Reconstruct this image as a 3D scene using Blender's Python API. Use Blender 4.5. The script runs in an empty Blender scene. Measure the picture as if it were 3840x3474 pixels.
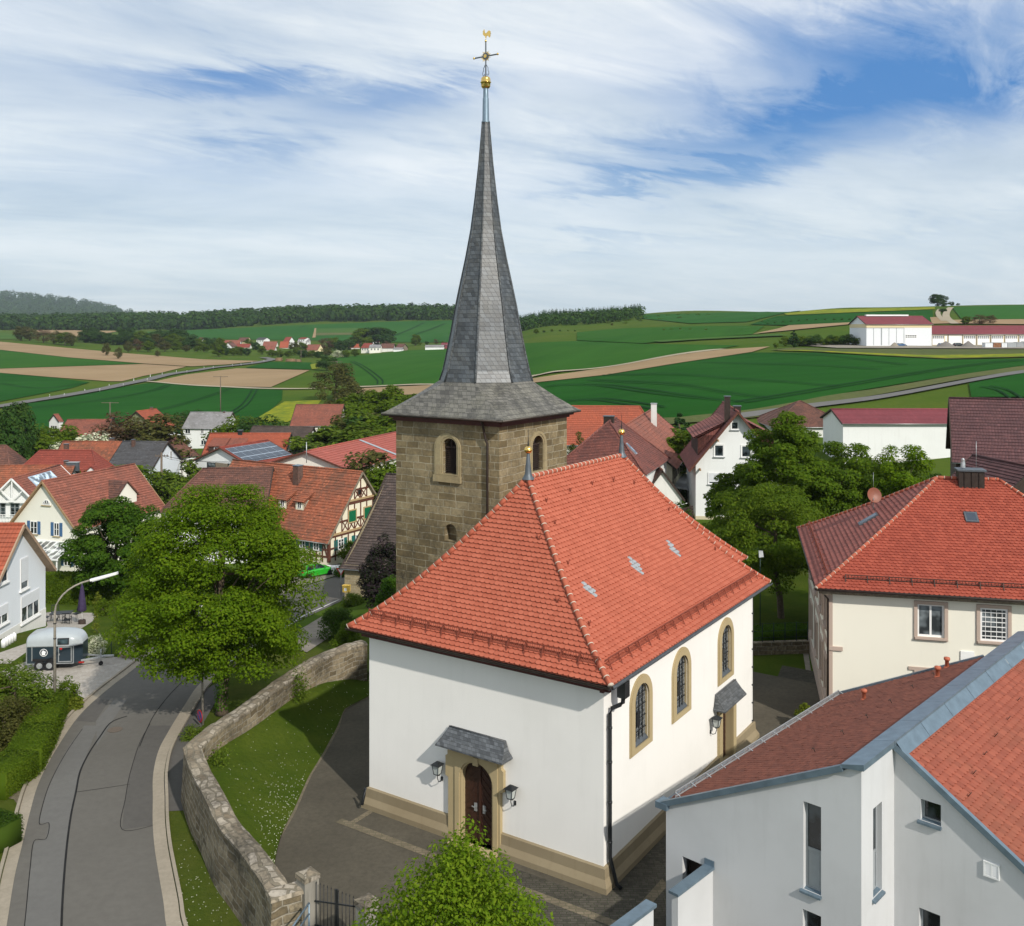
import bpy, bmesh, math, random
import numpy as np
from mathutils import Vector, Matrix, geometry, noise

SC = bpy.context.scene
COL = SC.collection
rad = math.radians
# ------------------------------------------------------------------ camera
F, HY, H = 975.0, 330.0, 19.5          # focal length (px of a 1024 wide frame), eye-level row, eye height
cd = bpy.data.cameras.new('camera'); cam = bpy.data.objects.new('camera', cd); COL.objects.link(cam)
cam.location = (0, 0, H); cam.rotation_euler = (rad(90), 0, 0)
cd.sensor_width = 36; cd.lens = F / 1024 * 36; cd.shift_y = (HY - 463) / 1024
cd.clip_start = .5; cd.clip_end = 20000
SC.camera = cam
# ------------------------------------------------------------------ sun, exposure
SUN = Vector((.866, -1.385, 1.22)).normalized()
SUN_EL = math.asin(SUN.z); SUN_AZ = math.atan2(SUN.x, SUN.y)
ld = bpy.data.lights.new('sun', 'SUN'); ld.energy = 3.7; ld.angle = rad(.9); ld.color = (1, .945, .86)
so = bpy.data.objects.new('sun', ld); COL.objects.link(so); so.rotation_euler = (-SUN).to_track_quat('-Z', 'Y').to_euler()
so.location = (60, -90, 120)
SC.view_settings.view_transform = 'Standard'; SC.view_settings.look = 'None'
SC.view_settings.exposure = .14; SC.view_settings.gamma = 1
SC.cycles.max_bounces = 6; SC.cycles.diffuse_bounces = 3; SC.cycles.transparent_max_bounces = 6

# ------------------------------------------------------------------ node helper
class G:
 def __init__(s, tree): s.t = tree
 def __call__(s, typ, ins=None, **at):
  n = s.t.nodes.new('ShaderNode' + typ)
  for k, v in at.items(): setattr(n, k, v)
  for k, v in (ins or {}).items(): s.put(n.inputs[k], v)
  return n
 def put(s, sock, v):
  if isinstance(v, bpy.types.NodeSocket): s.t.links.new(v, sock)
  elif isinstance(v, bpy.types.Node): s.t.links.new(v.outputs[0], sock)
  else:
   if sock.type == 'RGBA' and len(v) == 3: v = (*v, 1)
   sock.default_value = v
 def mix(s, f, a, b, blend='MIX'):
  n = s.t.nodes.new('ShaderNodeMix'); n.data_type = 'RGBA'; n.blend_type = blend
  s.put(n.inputs[0], f); s.put(n.inputs[6], a); s.put(n.inputs[7], b); return n.outputs[2]
 def m(s, op, a, b=0.0, c=None, clamp=False):
  n = s.t.nodes.new('ShaderNodeMath'); n.operation = op; n.use_clamp = clamp
  s.put(n.inputs[0], a); s.put(n.inputs[1], b)
  if c is not None: s.put(n.inputs[2], c)
  return n.outputs[0]
 def vm(s, op, a, b):
  n = s.t.nodes.new('ShaderNodeVectorMath'); n.operation = op
  s.put(n.inputs[0], a); s.put(n.inputs[1], b); return n.outputs[0]
 def ramp(s, f, stops):
  n = s.t.nodes.new('ShaderNodeValToRGB'); cr = n.color_ramp
  while len(cr.elements) < len(stops): cr.elements.new(.5)
  for e, (p, c) in zip(cr.elements, stops):
   e.position = p; e.color = (c, c, c, 1) if isinstance(c, (int, float)) else (*c, 1)
  s.put(n.inputs[0], f); return n.outputs[0]
 def noise(s, vec, scale, detail=4, rough=.55, dist=0.0):
  return s('TexNoise', {'Vector': vec, 'Scale': scale, 'Detail': detail, 'Roughness': rough, 'Distortion': dist}).outputs[0]
 def white(s, vec): return s('TexWhiteNoise', {'Vector': vec}).outputs[0]

# ------------------------------------------------------------------ sky
def make_world():
 w = bpy.data.worlds.new('World'); SC.world = w; w.use_nodes = True
 g = G(w.node_tree); w.node_tree.nodes.clear()
 d = g('TexCoord').outputs['Generated']
 sky = g('TexSky', sky_type='NISHITA', sun_disc=False, sun_elevation=SUN_EL, sun_rotation=SUN_AZ,
   altitude=300, air_density=1.0, dust_density=.6, ozone_density=2.5).outputs[0]
 sep = g('SeparateXYZ', {0: d}); x, y, z = sep.outputs
 zc = g.m('ADD', g.m('MAXIMUM', z, 0.0), .16)
 u = g.m('DIVIDE', x, zc); v = g.m('DIVIDE', y, zc)
 # cirrus sheet: veils and combed streaks drawn out along a slanting direction
 def sheetnoise(ang, along, across, scale, det, rough, dist, seed):
  ca, sa = math.cos(rad(ang)), math.sin(rad(ang))
  p = g.m('ADD', g.m('MULTIPLY', u, ca), g.m('MULTIPLY', v, sa)); q = g.m('SUBTRACT', g.m('MULTIPLY', v, ca), g.m('MULTIPLY', u, sa))
  return g.noise(g('CombineXYZ', {0: g.m('MULTIPLY', p, along), 1: g.m('MULTIPLY', q, across), 2: seed}).outputs[0], scale, det, rough, dist)
 n1 = sheetnoise(18, .55, 1.0, 1.05, 8, .56, .5, 3.7)
 n2 = sheetnoise(30, .46, 1.35, 2.2, 8, .62, .9, 9.1)
 n3 = sheetnoise(8, .75, 1.0, .9, 6, .55, .3, 1.3)
 n4 = sheetnoise(50, .6, 1.2, 5.0, 8, .66, 1.3, 5.2)
 # the open places in the cloud sheet, by bearing and height (tangents seen from the village)
 yy = g.m('MAXIMUM', y, .02); tx = g.m('DIVIDE', x, yy); tz = g.m('DIVIDE', z, yy)
 wob = g.m('SUBTRACT', n2, .5); wob2 = g.m('SUBTRACT', n4, .5)
 txw = g.m('ADD', tx, g.m('MULTIPLY', wob2, .16)); tzw = g.m('ADD', tz, g.m('ADD', g.m('MULTIPLY', wob, .13), g.m('MULTIPLY', wob2, .05)))
 gaps = None
 for (cx, cz, rx, rz, sl, amp) in [(.35, .285, .17, .055, -.10, .50), (.25, .205, .20, .030, .18, .44), (.52, .33, .16, .06, .1, .30), (.50, .22, .10, .04, .2, .30),
         (.13, .158, .10, .013, .10, .34), (.24, .163, .10, .020, .25, .34), (-.29, .248, .09, .020, .05, .34), (-.11, .238, .11, .028, .15, .32), (-.27, .165, .16, .036, .02, .26),
         (.10, .085, .14, .012, .1, .20), (.36, .09, .12, .010, .1, .16), (-.40, .255, .1, .02, 0, .15), (.17, .25, .12, .03, -.2, .22)]:
  a = g.m('DIVIDE', g.m('SUBTRACT', txw, cx), rx)
  b = g.m('DIVIDE', g.m('SUBTRACT', g.m('SUBTRACT', tzw, cz), g.m('MULTIPLY', g.m('SUBTRACT', tx, cx), sl)), rz)
  e = g.m('MULTIPLY', g.m('POWER', 2.718, g.m('MULTIPLY', g.m('ADD', g.m('MULTIPLY', a, a), g.m('MULTIPLY', b, b)), -1.0)), amp)
  gaps = e if gaps is None else g.m('ADD', gaps, e)
 front = g.m('GREATER_THAN', y, .05)
 dens = g.m('ADD', g.m('ADD', g.m('MULTIPLY', n1, .55), g.m('MULTIPLY', n2, .40)), g.m('MULTIPLY', n4, .28))
 dens = g.m('SUBTRACT', g.m('ADD', dens, .17), g.m('MULTIPLY', gaps, front))
 cover = g.ramp(dens, [(.22, 0.0), (.44, .34), (.62, .74), (.84, 1.0)])
 lum = g.ramp(g.m('ADD', g.m('ADD', g.m('MULTIPLY', n1, .45), g.m('MULTIPLY', n3, .40)), g.m('MULTIPLY', n2, .22)), [(.36, (.47, .55, .615)), (.47, (.62, .69, .74)), (.57, (.76, .81, .84)), (.68, (.87, .895, .915))])
 low = g.ramp(tz, [(0.0, 1.0), (.10, .55), (.26, 0.0)])
 cloud = g.mix(g.m('MULTIPLY', low, .55), lum, (.525, .63, .705))
 blue = g.mix(g.ramp(tz, [(.02, .0), (.22, 1.0)]), (.40, .56, .70), (.060, .215, .52))
 col = g.mix(cover, blue, cloud)
 below = g.ramp(z, [(.0, 0.0), (.012, 1.0)])
 col = g.mix(below, (.42, .46, .47), col)
 bg = g('Background', {'Color': col, 'Strength': .93})
 nish = g('Background', {'Color': sky, 'Strength': .012})
 add = g('AddShader'); g.put(add.inputs[0], bg.outputs[0]); g.put(add.inputs[1], nish.outputs[0])
 out = g('OutputWorld'); g.put(out.inputs[0], add.outputs[0])
make_world()

# ------------------------------------------------------------------ the lie of the land
def _herm(ys, zs, t):
 ys = np.array(ys, float); zs = np.array(zs, float); h = np.diff(ys); dl = np.diff(zs) / h
 m = np.zeros(len(ys)); m[0], m[-1] = dl[0], dl[-1]
 for i in range(1, len(ys) - 1):
  m[i] = 0 if dl[i - 1] * dl[i] <= 0 else 2 * dl[i - 1] * dl[i] / (dl[i - 1] + dl[i])
 i = np.clip(np.searchsorted(ys, t) - 1, 0, len(ys) - 2); s = np.clip((t - ys[i]) / h[i], 0, 1)
 return (2*s**3 - 3*s**2 + 1) * zs[i] + (s**3 - 2*s**2 + s) * h[i] * m[i] + (-2*s**3 + 3*s**2) * zs[i+1] + (s**3 - s**2) * h[i] * m[i+1]
LAND = {
 -500: [(0, 0), (46, 0), (58, -.2), (75, -2), (100, -6), (150, -9), (240, -9), (400, -5), (520, .5), (700, 5.5), (950, 13), (1300, 17), (1800, 25), (6000, 25)],
 0:    [(0, 0), (46, 0), (58, -.2), (75, -2.5), (100, -7), (150, -9), (240, -9), (400, -5), (520, .5), (700, 5.5), (950, 13), (1300, 18), (1800, 25), (6000, 25)],
 170:  [(0, 0), (46, 0), (58, -.2), (75, -3), (100, -7), (150, -9), (240, -9.3), (400, -5.5), (520, -.8), (700, 3), (950, 8), (1300, 18), (1800, 30), (6000, 30)],
 330:  [(0, 0), (46, 0), (58, -.2), (75, -3), (100, -6.6), (150, -8.5), (240, -7.5), (320, -4.5), (400, -2), (520, 0), (700, 1), (900, 2), (1100, 13), (1400, 33), (1800, 40), (6000, 40)],
 450:  [(0, 0), (46, 0), (58, 0), (75, -1), (100, -4), (150, -5.5), (240, -3.4), (320, -.8), (400, 1), (520, 3), (700, 5), (900, 7.5), (1100, 18), (1400, 35), (1800, 40), (6000, 40)],
 560:  [(0, 0), (75, 0), (100, -.8), (150, -1), (200, 2.4), (260, 5.8), (320, 8), (400, 11), (520, 15), (700, 20.5), (1000, 31), (1400, 37), (6000, 37)],
 700:  [(0, 0), (110, 0), (150, 2.2), (180, 5), (240, 8.3), (320, 11.5), (400, 15), (520, 20), (700, 27.5), (1000, 39), (1400, 37), (6000, 30)],
 860:  [(0, 0), (110, 0), (142, .2), (180, 4.5), (230, 8.5), (300, 13.2), (340, 14.5), (420, 20), (550, 28), (700, 35.5), (1000, 34), (6000, 20)],
 1024: [(0, 0), (110, .2), (142, 2), (180, 6.3), (230, 9.8), (300, 13.4), (340, 14.6), (420, 20.6), (550, 30), (700, 37.5), (1000, 35), (6000, 20)],
 1500: [(0, 0), (110, .5), (142, 3), (180, 7.3), (230, 10.8), (300, 13.6), (340, 14.8), (420, 20.6), (550, 30), (700, 37.5), (1000, 35), (6000, 20)]}
LK = sorted(LAND); LPX = np.array([(k - 512) / F for k in LK])
LT = np.concatenate([np.linspace(0, 20, 3), np.geomspace(25, 6000, 320)])
LZ = np.array([_herm(*zip(*LAND[k]), LT) for k in LK])
def T(x, y):
 y = max(y, .01); a = min(max(x / y, LPX[0]), LPX[-1])
 if y < 45: return 0.0
 i = min(max(int(np.searchsorted(LPX, a)) - 1, 0), len(LK) - 2); f = (a - LPX[i]) / (LPX[i+1] - LPX[i])
 f = f * f * (3 - 2 * f)
 j = min(max(int(np.searchsorted(LT, y)) - 1, 0), len(LT) - 2); s = (y - LT[j]) / (LT[j+1] - LT[j])
 a0 = LZ[i, j] * (1-s) + LZ[i, j+1] * s; a1 = LZ[i+1, j] * (1-s) + LZ[i+1, j+1] * s
 return float(a0 * (1-f) + a1 * f)
def at(px, py, Y): return Vector(((px - 512) / F * Y, Y, H - (py - HY) / F * Y))
def atz(px, py, z): return at(px, py, (H - z) * F / (py - HY))
def gp(px, py, off=0.0):
 k = (px - 512) / F; y = 20.0; step = 1.015; prev = y
 if py > HY + 60: y = prev = max(20.0, (H - 2) * F / (py - HY) * .5)
 while y < 5000:
  if H - (py - HY) / F * y <= T(k * y, y) : break
  prev = y; y *= step
 lo, hi = prev, y
 for _ in range(24):
  m = (lo + hi) / 2
  if H - (py - HY) / F * m <= T(k * m, m): hi = m
  else: lo = m
 return Vector((k * hi, hi, T(k * hi, hi) + off))
def gat(px, Y, off=0.0):
 x = (px - 512) / F * Y; return Vector((x, Y, T(x, Y) + off))

# ------------------------------------------------------------------ things and parts
def tag(o, label=None, cat=None, group=None, kind=None):
 if label: o['label'] = label
 if cat: o['category'] = cat
 if group: o['group'] = group
 if kind: o['kind'] = kind
 return o
def thing(name, label, cat, loc, group=None):
 o = bpy.data.objects.new(name, None); COL.objects.link(o); o.location = loc; o.empty_display_size = .3
 return tag(o, label, cat, group)
def copy_thing(o, loc, rz=0.0, sc=1.0, label=None, group=None):
 def rec(a, par):
  c = a.copy(); COL.objects.link(c)
  if par is not None: c.parent = par
  for ch in a.children: rec(ch, c)
  return c
 r = rec(o, None); r.location = loc; r.rotation_euler = (0, 0, rz); r.scale = (sc, sc, sc) if isinstance(sc, (int, float)) else sc
 if label: r['label'] = label
 if group: r['group'] = group
 return r
def wloc(o):
 v = Vector((0, 0, 0))
 while o is not None: v += Vector(o.location); o = o.parent
 return v

class MB:
 """collects faces in world coordinates with metre UVs; build() links them as ONE mesh object"""
 def __init__(s): s.v, s.f, s.uv, s.mi, s.rnd, s.sm = [], [], [], [], [], []
 def face(s, pts, uv=None, m=0, rnd=None, smooth=False):
  pts = [Vector(p) for p in pts]; i = len(s.v); s.v += [p[:] for p in pts]; s.f.append(tuple(range(i, i + len(pts))))
  if uv is None:
   n = Vector((0, 0, 0))
   for k in range(len(pts)):
    a, b = pts[k], pts[(k + 1) % len(pts)]
    n += Vector(((a.y - b.y) * (a.z + b.z), (a.z - b.z) * (a.x + b.x), (a.x - b.x) * (a.y + b.y)))
   if n.length < 1e-12: n = Vector((0, 0, 1))
   n.normalize()
   if abs(n.z) > .985: uv = [(p.x, p.y) for p in pts]
   else:
    t = Vector((-n.y, n.x, 0)).normalized(); w = n.cross(t)
    if w.z < 0: w = -w
    uv = [(p.dot(t), p.dot(w)) for p in pts]
  s.uv += uv; s.mi.append(m); s.rnd.append(random.random() if rnd is None else rnd); s.sm.append(smooth)
 def idx(s, verts, faces, m=0, smooth=True, rnd=None):
  i = len(s.v); s.v += [tuple(p) for p in verts]
  for f in faces:
   s.f.append(tuple(i + k for k in f)); s.mi.append(m); s.sm.append(smooth); s.rnd.append(random.random() if rnd is None else rnd)
   s.uv += [(verts[k][0] + verts[k][1] * .37, verts[k][2]) for k in f]
 def hexa(s, b, t, m=0, skip=()):
  """eight corners: b bottom four (counter-clockwise), t the four above them"""
  Q = {'b': [b[3], b[2], b[1], b[0]], 't': t, '0': [b[0], b[1], t[1], t[0]], '1': [b[1], b[2], t[2], t[1]], '2': [b[2], b[3], t[3], t[2]], '3': [b[3], b[0], t[0], t[3]]}
  for k, q in Q.items():
   if k not in skip: s.face(q, m=m)
 def box(s, c, sx, sy, sz, ang=0.0, m=0):
  """box standing on point c (centre of its base), turned by ang about z"""
  c = Vector(c); ex = Vector((math.cos(ang), math.sin(ang), 0)) * sx / 2; ey = Vector((-math.sin(ang), math.cos(ang), 0)) * sy / 2; up = Vector((0, 0, sz))
  b = [c - ex - ey, c + ex - ey, c + ex + ey, c - ex + ey]; s.hexa(b, [p + up for p in b], m)
 def fbox(s, fc, s0, s1, z0, z1, o0, o1, m=0):
  """box on a wall face: from s0 to s1 along it, z0 to z1, o0 to o1 outwards"""
  b = [fc.w(s0, z0, o1), fc.w(s1, z0, o1), fc.w(s1, z0, o0), fc.w(s0, z0, o0)]
  t = [fc.w(s0, z1, o1), fc.w(s1, z1, o1), fc.w(s1, z1, o0), fc.w(s0, z1, o0)]; s.hexa(b, t, m)
 def beam(s, p, q, w, h, up=(0, 0, 1), m=0):
  p, q = Vector(p), Vector(q); d = (q - p).normalized(); up = Vector(up)
  if abs(d.dot(up)) > .98: up = Vector((1, 0, 0))
  r = d.cross(up).normalized() * w / 2; u = r.cross(d).normalized() * h / 2
  b = [p - r - u, p + r - u, q + r - u, q - r - u]; t = [p - r + u, p + r + u, q + r + u, q - r + u]; s.hexa(b, t, m)
 def tube(s, pts, r, n=8, m=0, caps=True):
  pts = [Vector(p) for p in pts]; rs = r if isinstance(r, (list, tuple)) else [r] * len(pts); vs, fs = [], []
  ref = Vector((.31, .17, .93)).normalized()
  for i, p in enumerate(pts):
   d = (pts[min(i + 1, len(pts) - 1)] - pts[max(i - 1, 0)]).normalized()
   a = d.cross(ref)
   if a.length < .05: a = d.cross(Vector((1, 0, 0)))
   a.normalize(); b = d.cross(a)
   for k in range(n):
    t = 2 * math.pi * k / n; vs.append(p + (a * math.cos(t) + b * math.sin(t)) * rs[i])
  for i in range(len(pts) - 1):
   for k in range(n): fs.append((i*n + k, (i+1)*n + k, (i+1)*n + (k+1) % n, i*n + (k+1) % n))
  if caps: fs.append(tuple(range(n))); fs.append(tuple((len(pts)-1)*n + k for k in reversed(range(n))))
  s.idx(vs, fs, m)
 def lathe(s, c, prof, n=16, m=0, smooth=True):
  c = Vector(c); vs, fs = [], []
  for (r, z) in prof:
   for k in range(n):
    t = 2 * math.pi * k / n; vs.append(c + Vector((r * math.cos(t), r * math.sin(t), z)))
  for i in range(len(prof) - 1):
   for k in range(n): fs.append((i*n + k, i*n + (k+1) % n, (i+1)*n + (k+1) % n, (i+1)*n + k))
  s.idx(vs, fs, m, smooth)
 def disc(s, c, nrm, r, th=.02, n=20, m=0):
  c, nrm = Vector(c), Vector(nrm).normalized(); a = nrm.orthogonal().normalized(); b = nrm.cross(a)
  lo = [c + (a * math.cos(2*math.pi*k/n) + b * math.sin(2*math.pi*k/n)) * r for k in range(n)]; hi = [p + nrm * th for p in lo]
  s.face(hi, m=m); s.face(lo[::-1], m=m)
  for k in range(n): s.face([lo[k], lo[(k+1) % n], hi[(k+1) % n], hi[k]], m=m)
 def prism(s, loop, d, m=0, sides=True):
  """closed loop of points and the same loop moved by d"""
  lo = [Vector(p) for p in loop]; d = Vector(d); hi = [p + d for p in lo]
  s.poly(hi, m); s.poly(lo[::-1], m)
  if sides:
   for k in range(len(lo)): s.face([lo[k], lo[(k+1) % len(lo)], hi[(k+1) % len(lo)], hi[k]], m=m)
 def poly(s, loop, m=0):
  for t in geometry.tessellate_polygon([loop]): 
   s.face([loop[k] for k in t], m=m)
 def ring(s, fc, out, inn, o0, o1, m=0):
  """frame between two loops of (s, z) with equal counts, standing from o0 to o1 off the wall"""
  n = len(out)
  for k in range(n):
   j = (k + 1) % n; A = [fc.w(*out[k], o1), fc.w(*out[j], o1), fc.w(*inn[j], o1), fc.w(*inn[k], o1)]; s.face(A, m=m)
   s.face([fc.w(*out[j], o1), fc.w(*out[k], o1), fc.w(*out[k], o0), fc.w(*out[j], o0)], m=m)
   s.face([fc.w(*inn[k], o1), fc.w(*inn[j], o1), fc.w(*inn[j], o0), fc.w(*inn[k], o0)], m=m)
 def flat(s, fc, loop, off, m=0):
  pts = [fc.w(a, b, off) for a, b in loop]; s.poly(pts, m)
 def wall(s, fc, outer, holes=(), depth=.2, m=0, mr=None):
  loops = [[fc.w(a, b) for a, b in L] for L in [outer] + list(holes)]; flatp = [p for L in loops for p in L]
  nrm = fc.n
  for t in geometry.tessellate_polygon(loops):
   q = [flatp[k] for k in t]
   if (q[1] - q[0]).cross(q[2] - q[0]).dot(nrm) < 0: q.reverse()
   s.face(q, m=m)
  for L in holes:
   for k in range(len(L)):
    a, b = L[k], L[(k+1) % len(L)]
    s.face([fc.w(*a), fc.w(*b), fc.w(*b, -depth), fc.w(*a, -depth)], m=m if mr is None else mr)
 def build(s, name, mats, parent=None, smooth=False):
  me = bpy.data.meshes.new(name); off = wloc(parent) if parent is not None else Vector((0, 0, 0))
  V = np.array(s.v, dtype=np.float32).reshape(-1, 3) - np.array(off[:], dtype=np.float32)
  me.from_pydata(V.tolist() if len(V) < 400 else [tuple(r) for r in V.tolist()], [], s.f)
  uvl = me.uv_layers.new(name='UVMap'); uvl.data.foreach_set('uv', np.array(s.uv, dtype=np.float32).ravel())
  at_ = me.attributes.new('rnd', 'FLOAT', 'FACE'); at_.data.foreach_set('value', np.array(s.rnd, dtype=np.float32))
  me.polygons.foreach_set('material_index', np.array(s.mi, dtype=np.int32))
  me.polygons.foreach_set('use_smooth', np.array([x or smooth for x in s.sm], dtype=bool))
  for mm in (mats if isinstance(mats, (list, tuple)) else [mats]): me.materials.append(mm)
  me.update()
  o = bpy.data.objects.new(name, me); COL.objects.link(o)
  if parent is not None: o.parent = parent
  return o

class Face:
 """an upright wall face; d runs left to right as seen from outside"""
 def __init__(s, p0, d):
  s.p0 = Vector((p0[0], p0[1], 0)); s.d = Vector((d[0], d[1], 0)).normalized(); s.n = Vector((s.d.y, -s.d.x, 0))
 def w(s, a, z, off=0.0): q = s.p0 + s.d * a + s.n * off; return Vector((q.x, q.y, z))
 def p(s, px, py):
  k = (px - 512) / F; a = (k * s.p0.y - s.p0.x) / (s.d.x - k * s.d.y); Y = s.p0.y + a * s.d.y
  return a, H - (py - HY) / F * Y
def rect(s0, s1, z0, z1): return [(s0, z0), (s1, z0), (s1, z1), (s0, z1)]
def arch(s0, s1, z0, zt, n=12, k=1.0):
 r = (s1 - s0) / 2; c = (s0 + s1) / 2; zs = zt - r * k
 return [(s0, z0), (s1, z0)] + [(c + r * math.cos(math.pi * i / n), zs + r * k * math.sin(math.pi * i / n)) for i in range(n + 1)]
# ------------------------------------------------------------------ materials
M = {}
def new_mat(name):
 m = bpy.data.materials.new(name); m.use_nodes = True; m.node_tree.nodes.clear(); M[name] = m
 return m, G(m.node_tree)
def finish(g, col, rough=.8, bump=None, bs=.3, bd=.02, metal=0.0, spec=.35, coat=0.0, trans=None):
 b = g('BsdfPrincipled', {'Base Color': col, 'Roughness': rough, 'Metallic': metal, 'Specular IOR Level': spec, 'Coat Weight': coat})
 if bump is not None:
  bn = g('Bump', {'Height': bump, 'Strength': bs, 'Distance': bd}); g.put(b.inputs['Normal'], bn.outputs[0])
 sh = b.outputs[0]
 if trans is not None:
  t = g('BsdfTranslucent', {'Color': trans[0]}); mx = g('MixShader', {0: trans[1]}); g.put(mx.inputs[1], sh); g.put(mx.inputs[2], t.outputs[0]); sh = mx.outputs[0]
 o = g('OutputMaterial'); g.put(o.inputs[0], sh)
def pos(g): return g('NewGeometry').outputs['Position']
def uvn(g): return g('UVMap').outputs[0]
def rndn(g): return g('Attribute', attribute_name='rnd').outputs['Fac']
def mul(c, k): return tuple(min(1, x * k) for x in c)
def simple(name, col, rough=.6, var=.15, scale=6, metal=0.0, spec=.4, coat=0.0, bump=0.0):
 m, g = new_mat(name); n = g.noise(pos(g), scale, 4)
 c = g.mix(g.ramp(n, [(.3, 0.0), (.7, 1.0)]), mul(col, 1 - var), mul(col, 1 + var))
 finish(g, c, rough, n if bump else None, bump, .02, metal, spec, coat); return m
def plaster(name, col, dirt=.10, streak=.10, dcol=(.30, .29, .26)):
 m, g = new_mat(name); P = pos(g)
 a = g.noise(P, .35, 5, .6); b = g.noise(P, 26, 3, .6)
 sep = g('SeparateXYZ', {0: P}); sv = g('CombineXYZ', {0: g.m('MULTIPLY', sep.outputs[0], 3.0), 1: g.m('MULTIPLY', sep.outputs[1], 3.0), 2: g.m('MULTIPLY', sep.outputs[2], .25)}).outputs[0]
 st = g.noise(sv, 1.0, 5, .65)
 c = g.mix(g.m('MULTIPLY', g.ramp(a, [(.45, 0.0), (.75, 1.0)]), dirt), col, dcol)
 c = g.mix(g.m('MULTIPLY', g.ramp(st, [(.52, 0.0), (.78, 1.0)]), streak), c, dcol)
 c = g.mix(g.m('MULTIPLY', b, .10), c, mul(col, .8))
 finish(g, c, .88, g.m('ADD', g.m('MULTIPLY', a, .6), g.m('MULTIPLY', b, .25)), .35, .02, 0, .2); return m
def tile_geo(name, c1, c2, c3, tint=.0, dirt=(.12, .07, .05)):
 """material of modelled roof tiles: every tile its own shade, a little weathering"""
 m, g = new_mat(name); r = rndn(g); P = pos(g)
 c = g.ramp(r, [(0, c1), (.5, c2), (1, c3)]); n = g.noise(P, .45, 5, .6); f = g.noise(P, 14, 4)
 c = g.mix(g.m('MULTIPLY', g.ramp(n, [(.48, 0.0), (.8, 1.0)]), .35 + tint), c, dirt)
 c = g.mix(g.m('MULTIPLY', f, .22), c, mul(c2, .6))
 finish(g, c, .78, f, .25, .01, 0, .25); return m
def tile_rows(name, c1, c2, dark, tw=.24, rh=.34, age=.5, nscale=.35, groove=.5):
 """material of more distant tiled roofs: UV in metres, u along the eave, v up the slope"""
 m, g = new_mat(name); uv = uvn(g); sp = g('SeparateXYZ', {0: uv}); u, v = sp.outputs[0], sp.outputs[1]
 cu = g.m('FLOOR', g.m('DIVIDE', u, tw)); cv = g.m('FLOOR', g.m('DIVIDE', v, rh))
 w = g.white(g('CombineXYZ', {0: cu, 1: cv}).outputs[0]); P = pos(g)
 c = g.mix(w, c1, c2); n = g.noise(P, nscale, 6, .62); n2 = g.noise(P, nscale * 4, 5, .65)
 s = g.ramp(g.m('ADD', g.m('MULTIPLY', n, .7), g.m('MULTIPLY', n2, .35)), [(.44, 0.0), (.66, 1.0)])
 c = g.mix(g.m('MULTIPLY', s, age), c, dark)
 c = g.mix(g.m('MULTIPLY', g.m('GREATER_THAN', w, .93), .55), c, mul(c1, 1.35))
 fu = g.m('FRACT', g.m('DIVIDE', u, tw)); fv = g.m('FRACT', g.m('DIVIDE', v, rh))
 gr = g.m('MULTIPLY', g.m('SINE', g.m('MULTIPLY', fu, math.pi)), 1.0)
 lip = g.ramp(fv, [(0, .0), (.10, 1.0), (1, .55)])
 c = g.mix(g.m('MULTIPLY', g.m('LESS_THAN', fu, .13), .45 * groove), c, mul(dark, .45))
 finish(g, c, .8, g.m('ADD', g.m('MULTIPLY', gr, .5), g.m('MULTIPLY', lip, .6)), .8, .05, 0, .25); return m
def slate(name, base, tw=.26, rh=.20, var=.5, lich=.25, rough=.45):
 m, g = new_mat(name); uv = uvn(g); sp = g('SeparateXYZ', {0: uv}); u, v = sp.outputs[0], sp.outputs[1]
 row = g.m('FLOOR', g.m('DIVIDE', v, rh)); fv = g.m('FRACT', g.m('DIVIDE', v, rh))
 ur = g.m('ADD', g.m('ADD', g.m('DIVIDE', u, tw), g.m('MULTIPLY', g.white(g('CombineXYZ', {0: row}).outputs[0]), 1.0)), g.m('MULTIPLY', fv, .45))
 cu = g.m('FLOOR', ur); fu = g.m('FRACT', ur); w = g.white(g('CombineXYZ', {0: cu, 1: row}).outputs[0])
 P = pos(g); n = g.noise(P, .9, 6, .65); f = g.noise(P, 9, 5, .7)
 c = g.mix(w, mul(base, 1 - var), mul(base, 1 + var))
 c = g.mix(g.m('MULTIPLY', g.ramp(g.m('ADD', g.m('MULTIPLY', n, .5), g.m('MULTIPLY', f, .5)), [(.46, 0.0), (.6, 1.0)]), lich), c, (.20, .19, .15))
 edge = g.m('MAXIMUM', g.m('LESS_THAN', fu, .07), g.m('LESS_THAN', fv, .13))
 c = g.mix(g.m('MULTIPLY', edge, .75), c, mul(base, .28))
 h = g.m('ADD', g.m('MULTIPLY', g.m('SUBTRACT', 1.0, fv), .8), g.m('MULTIPLY', w, .5))
 finish(g, c, rough, g.m('SUBTRACT', h, edge), .5, .02, 0, .5); return m
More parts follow.
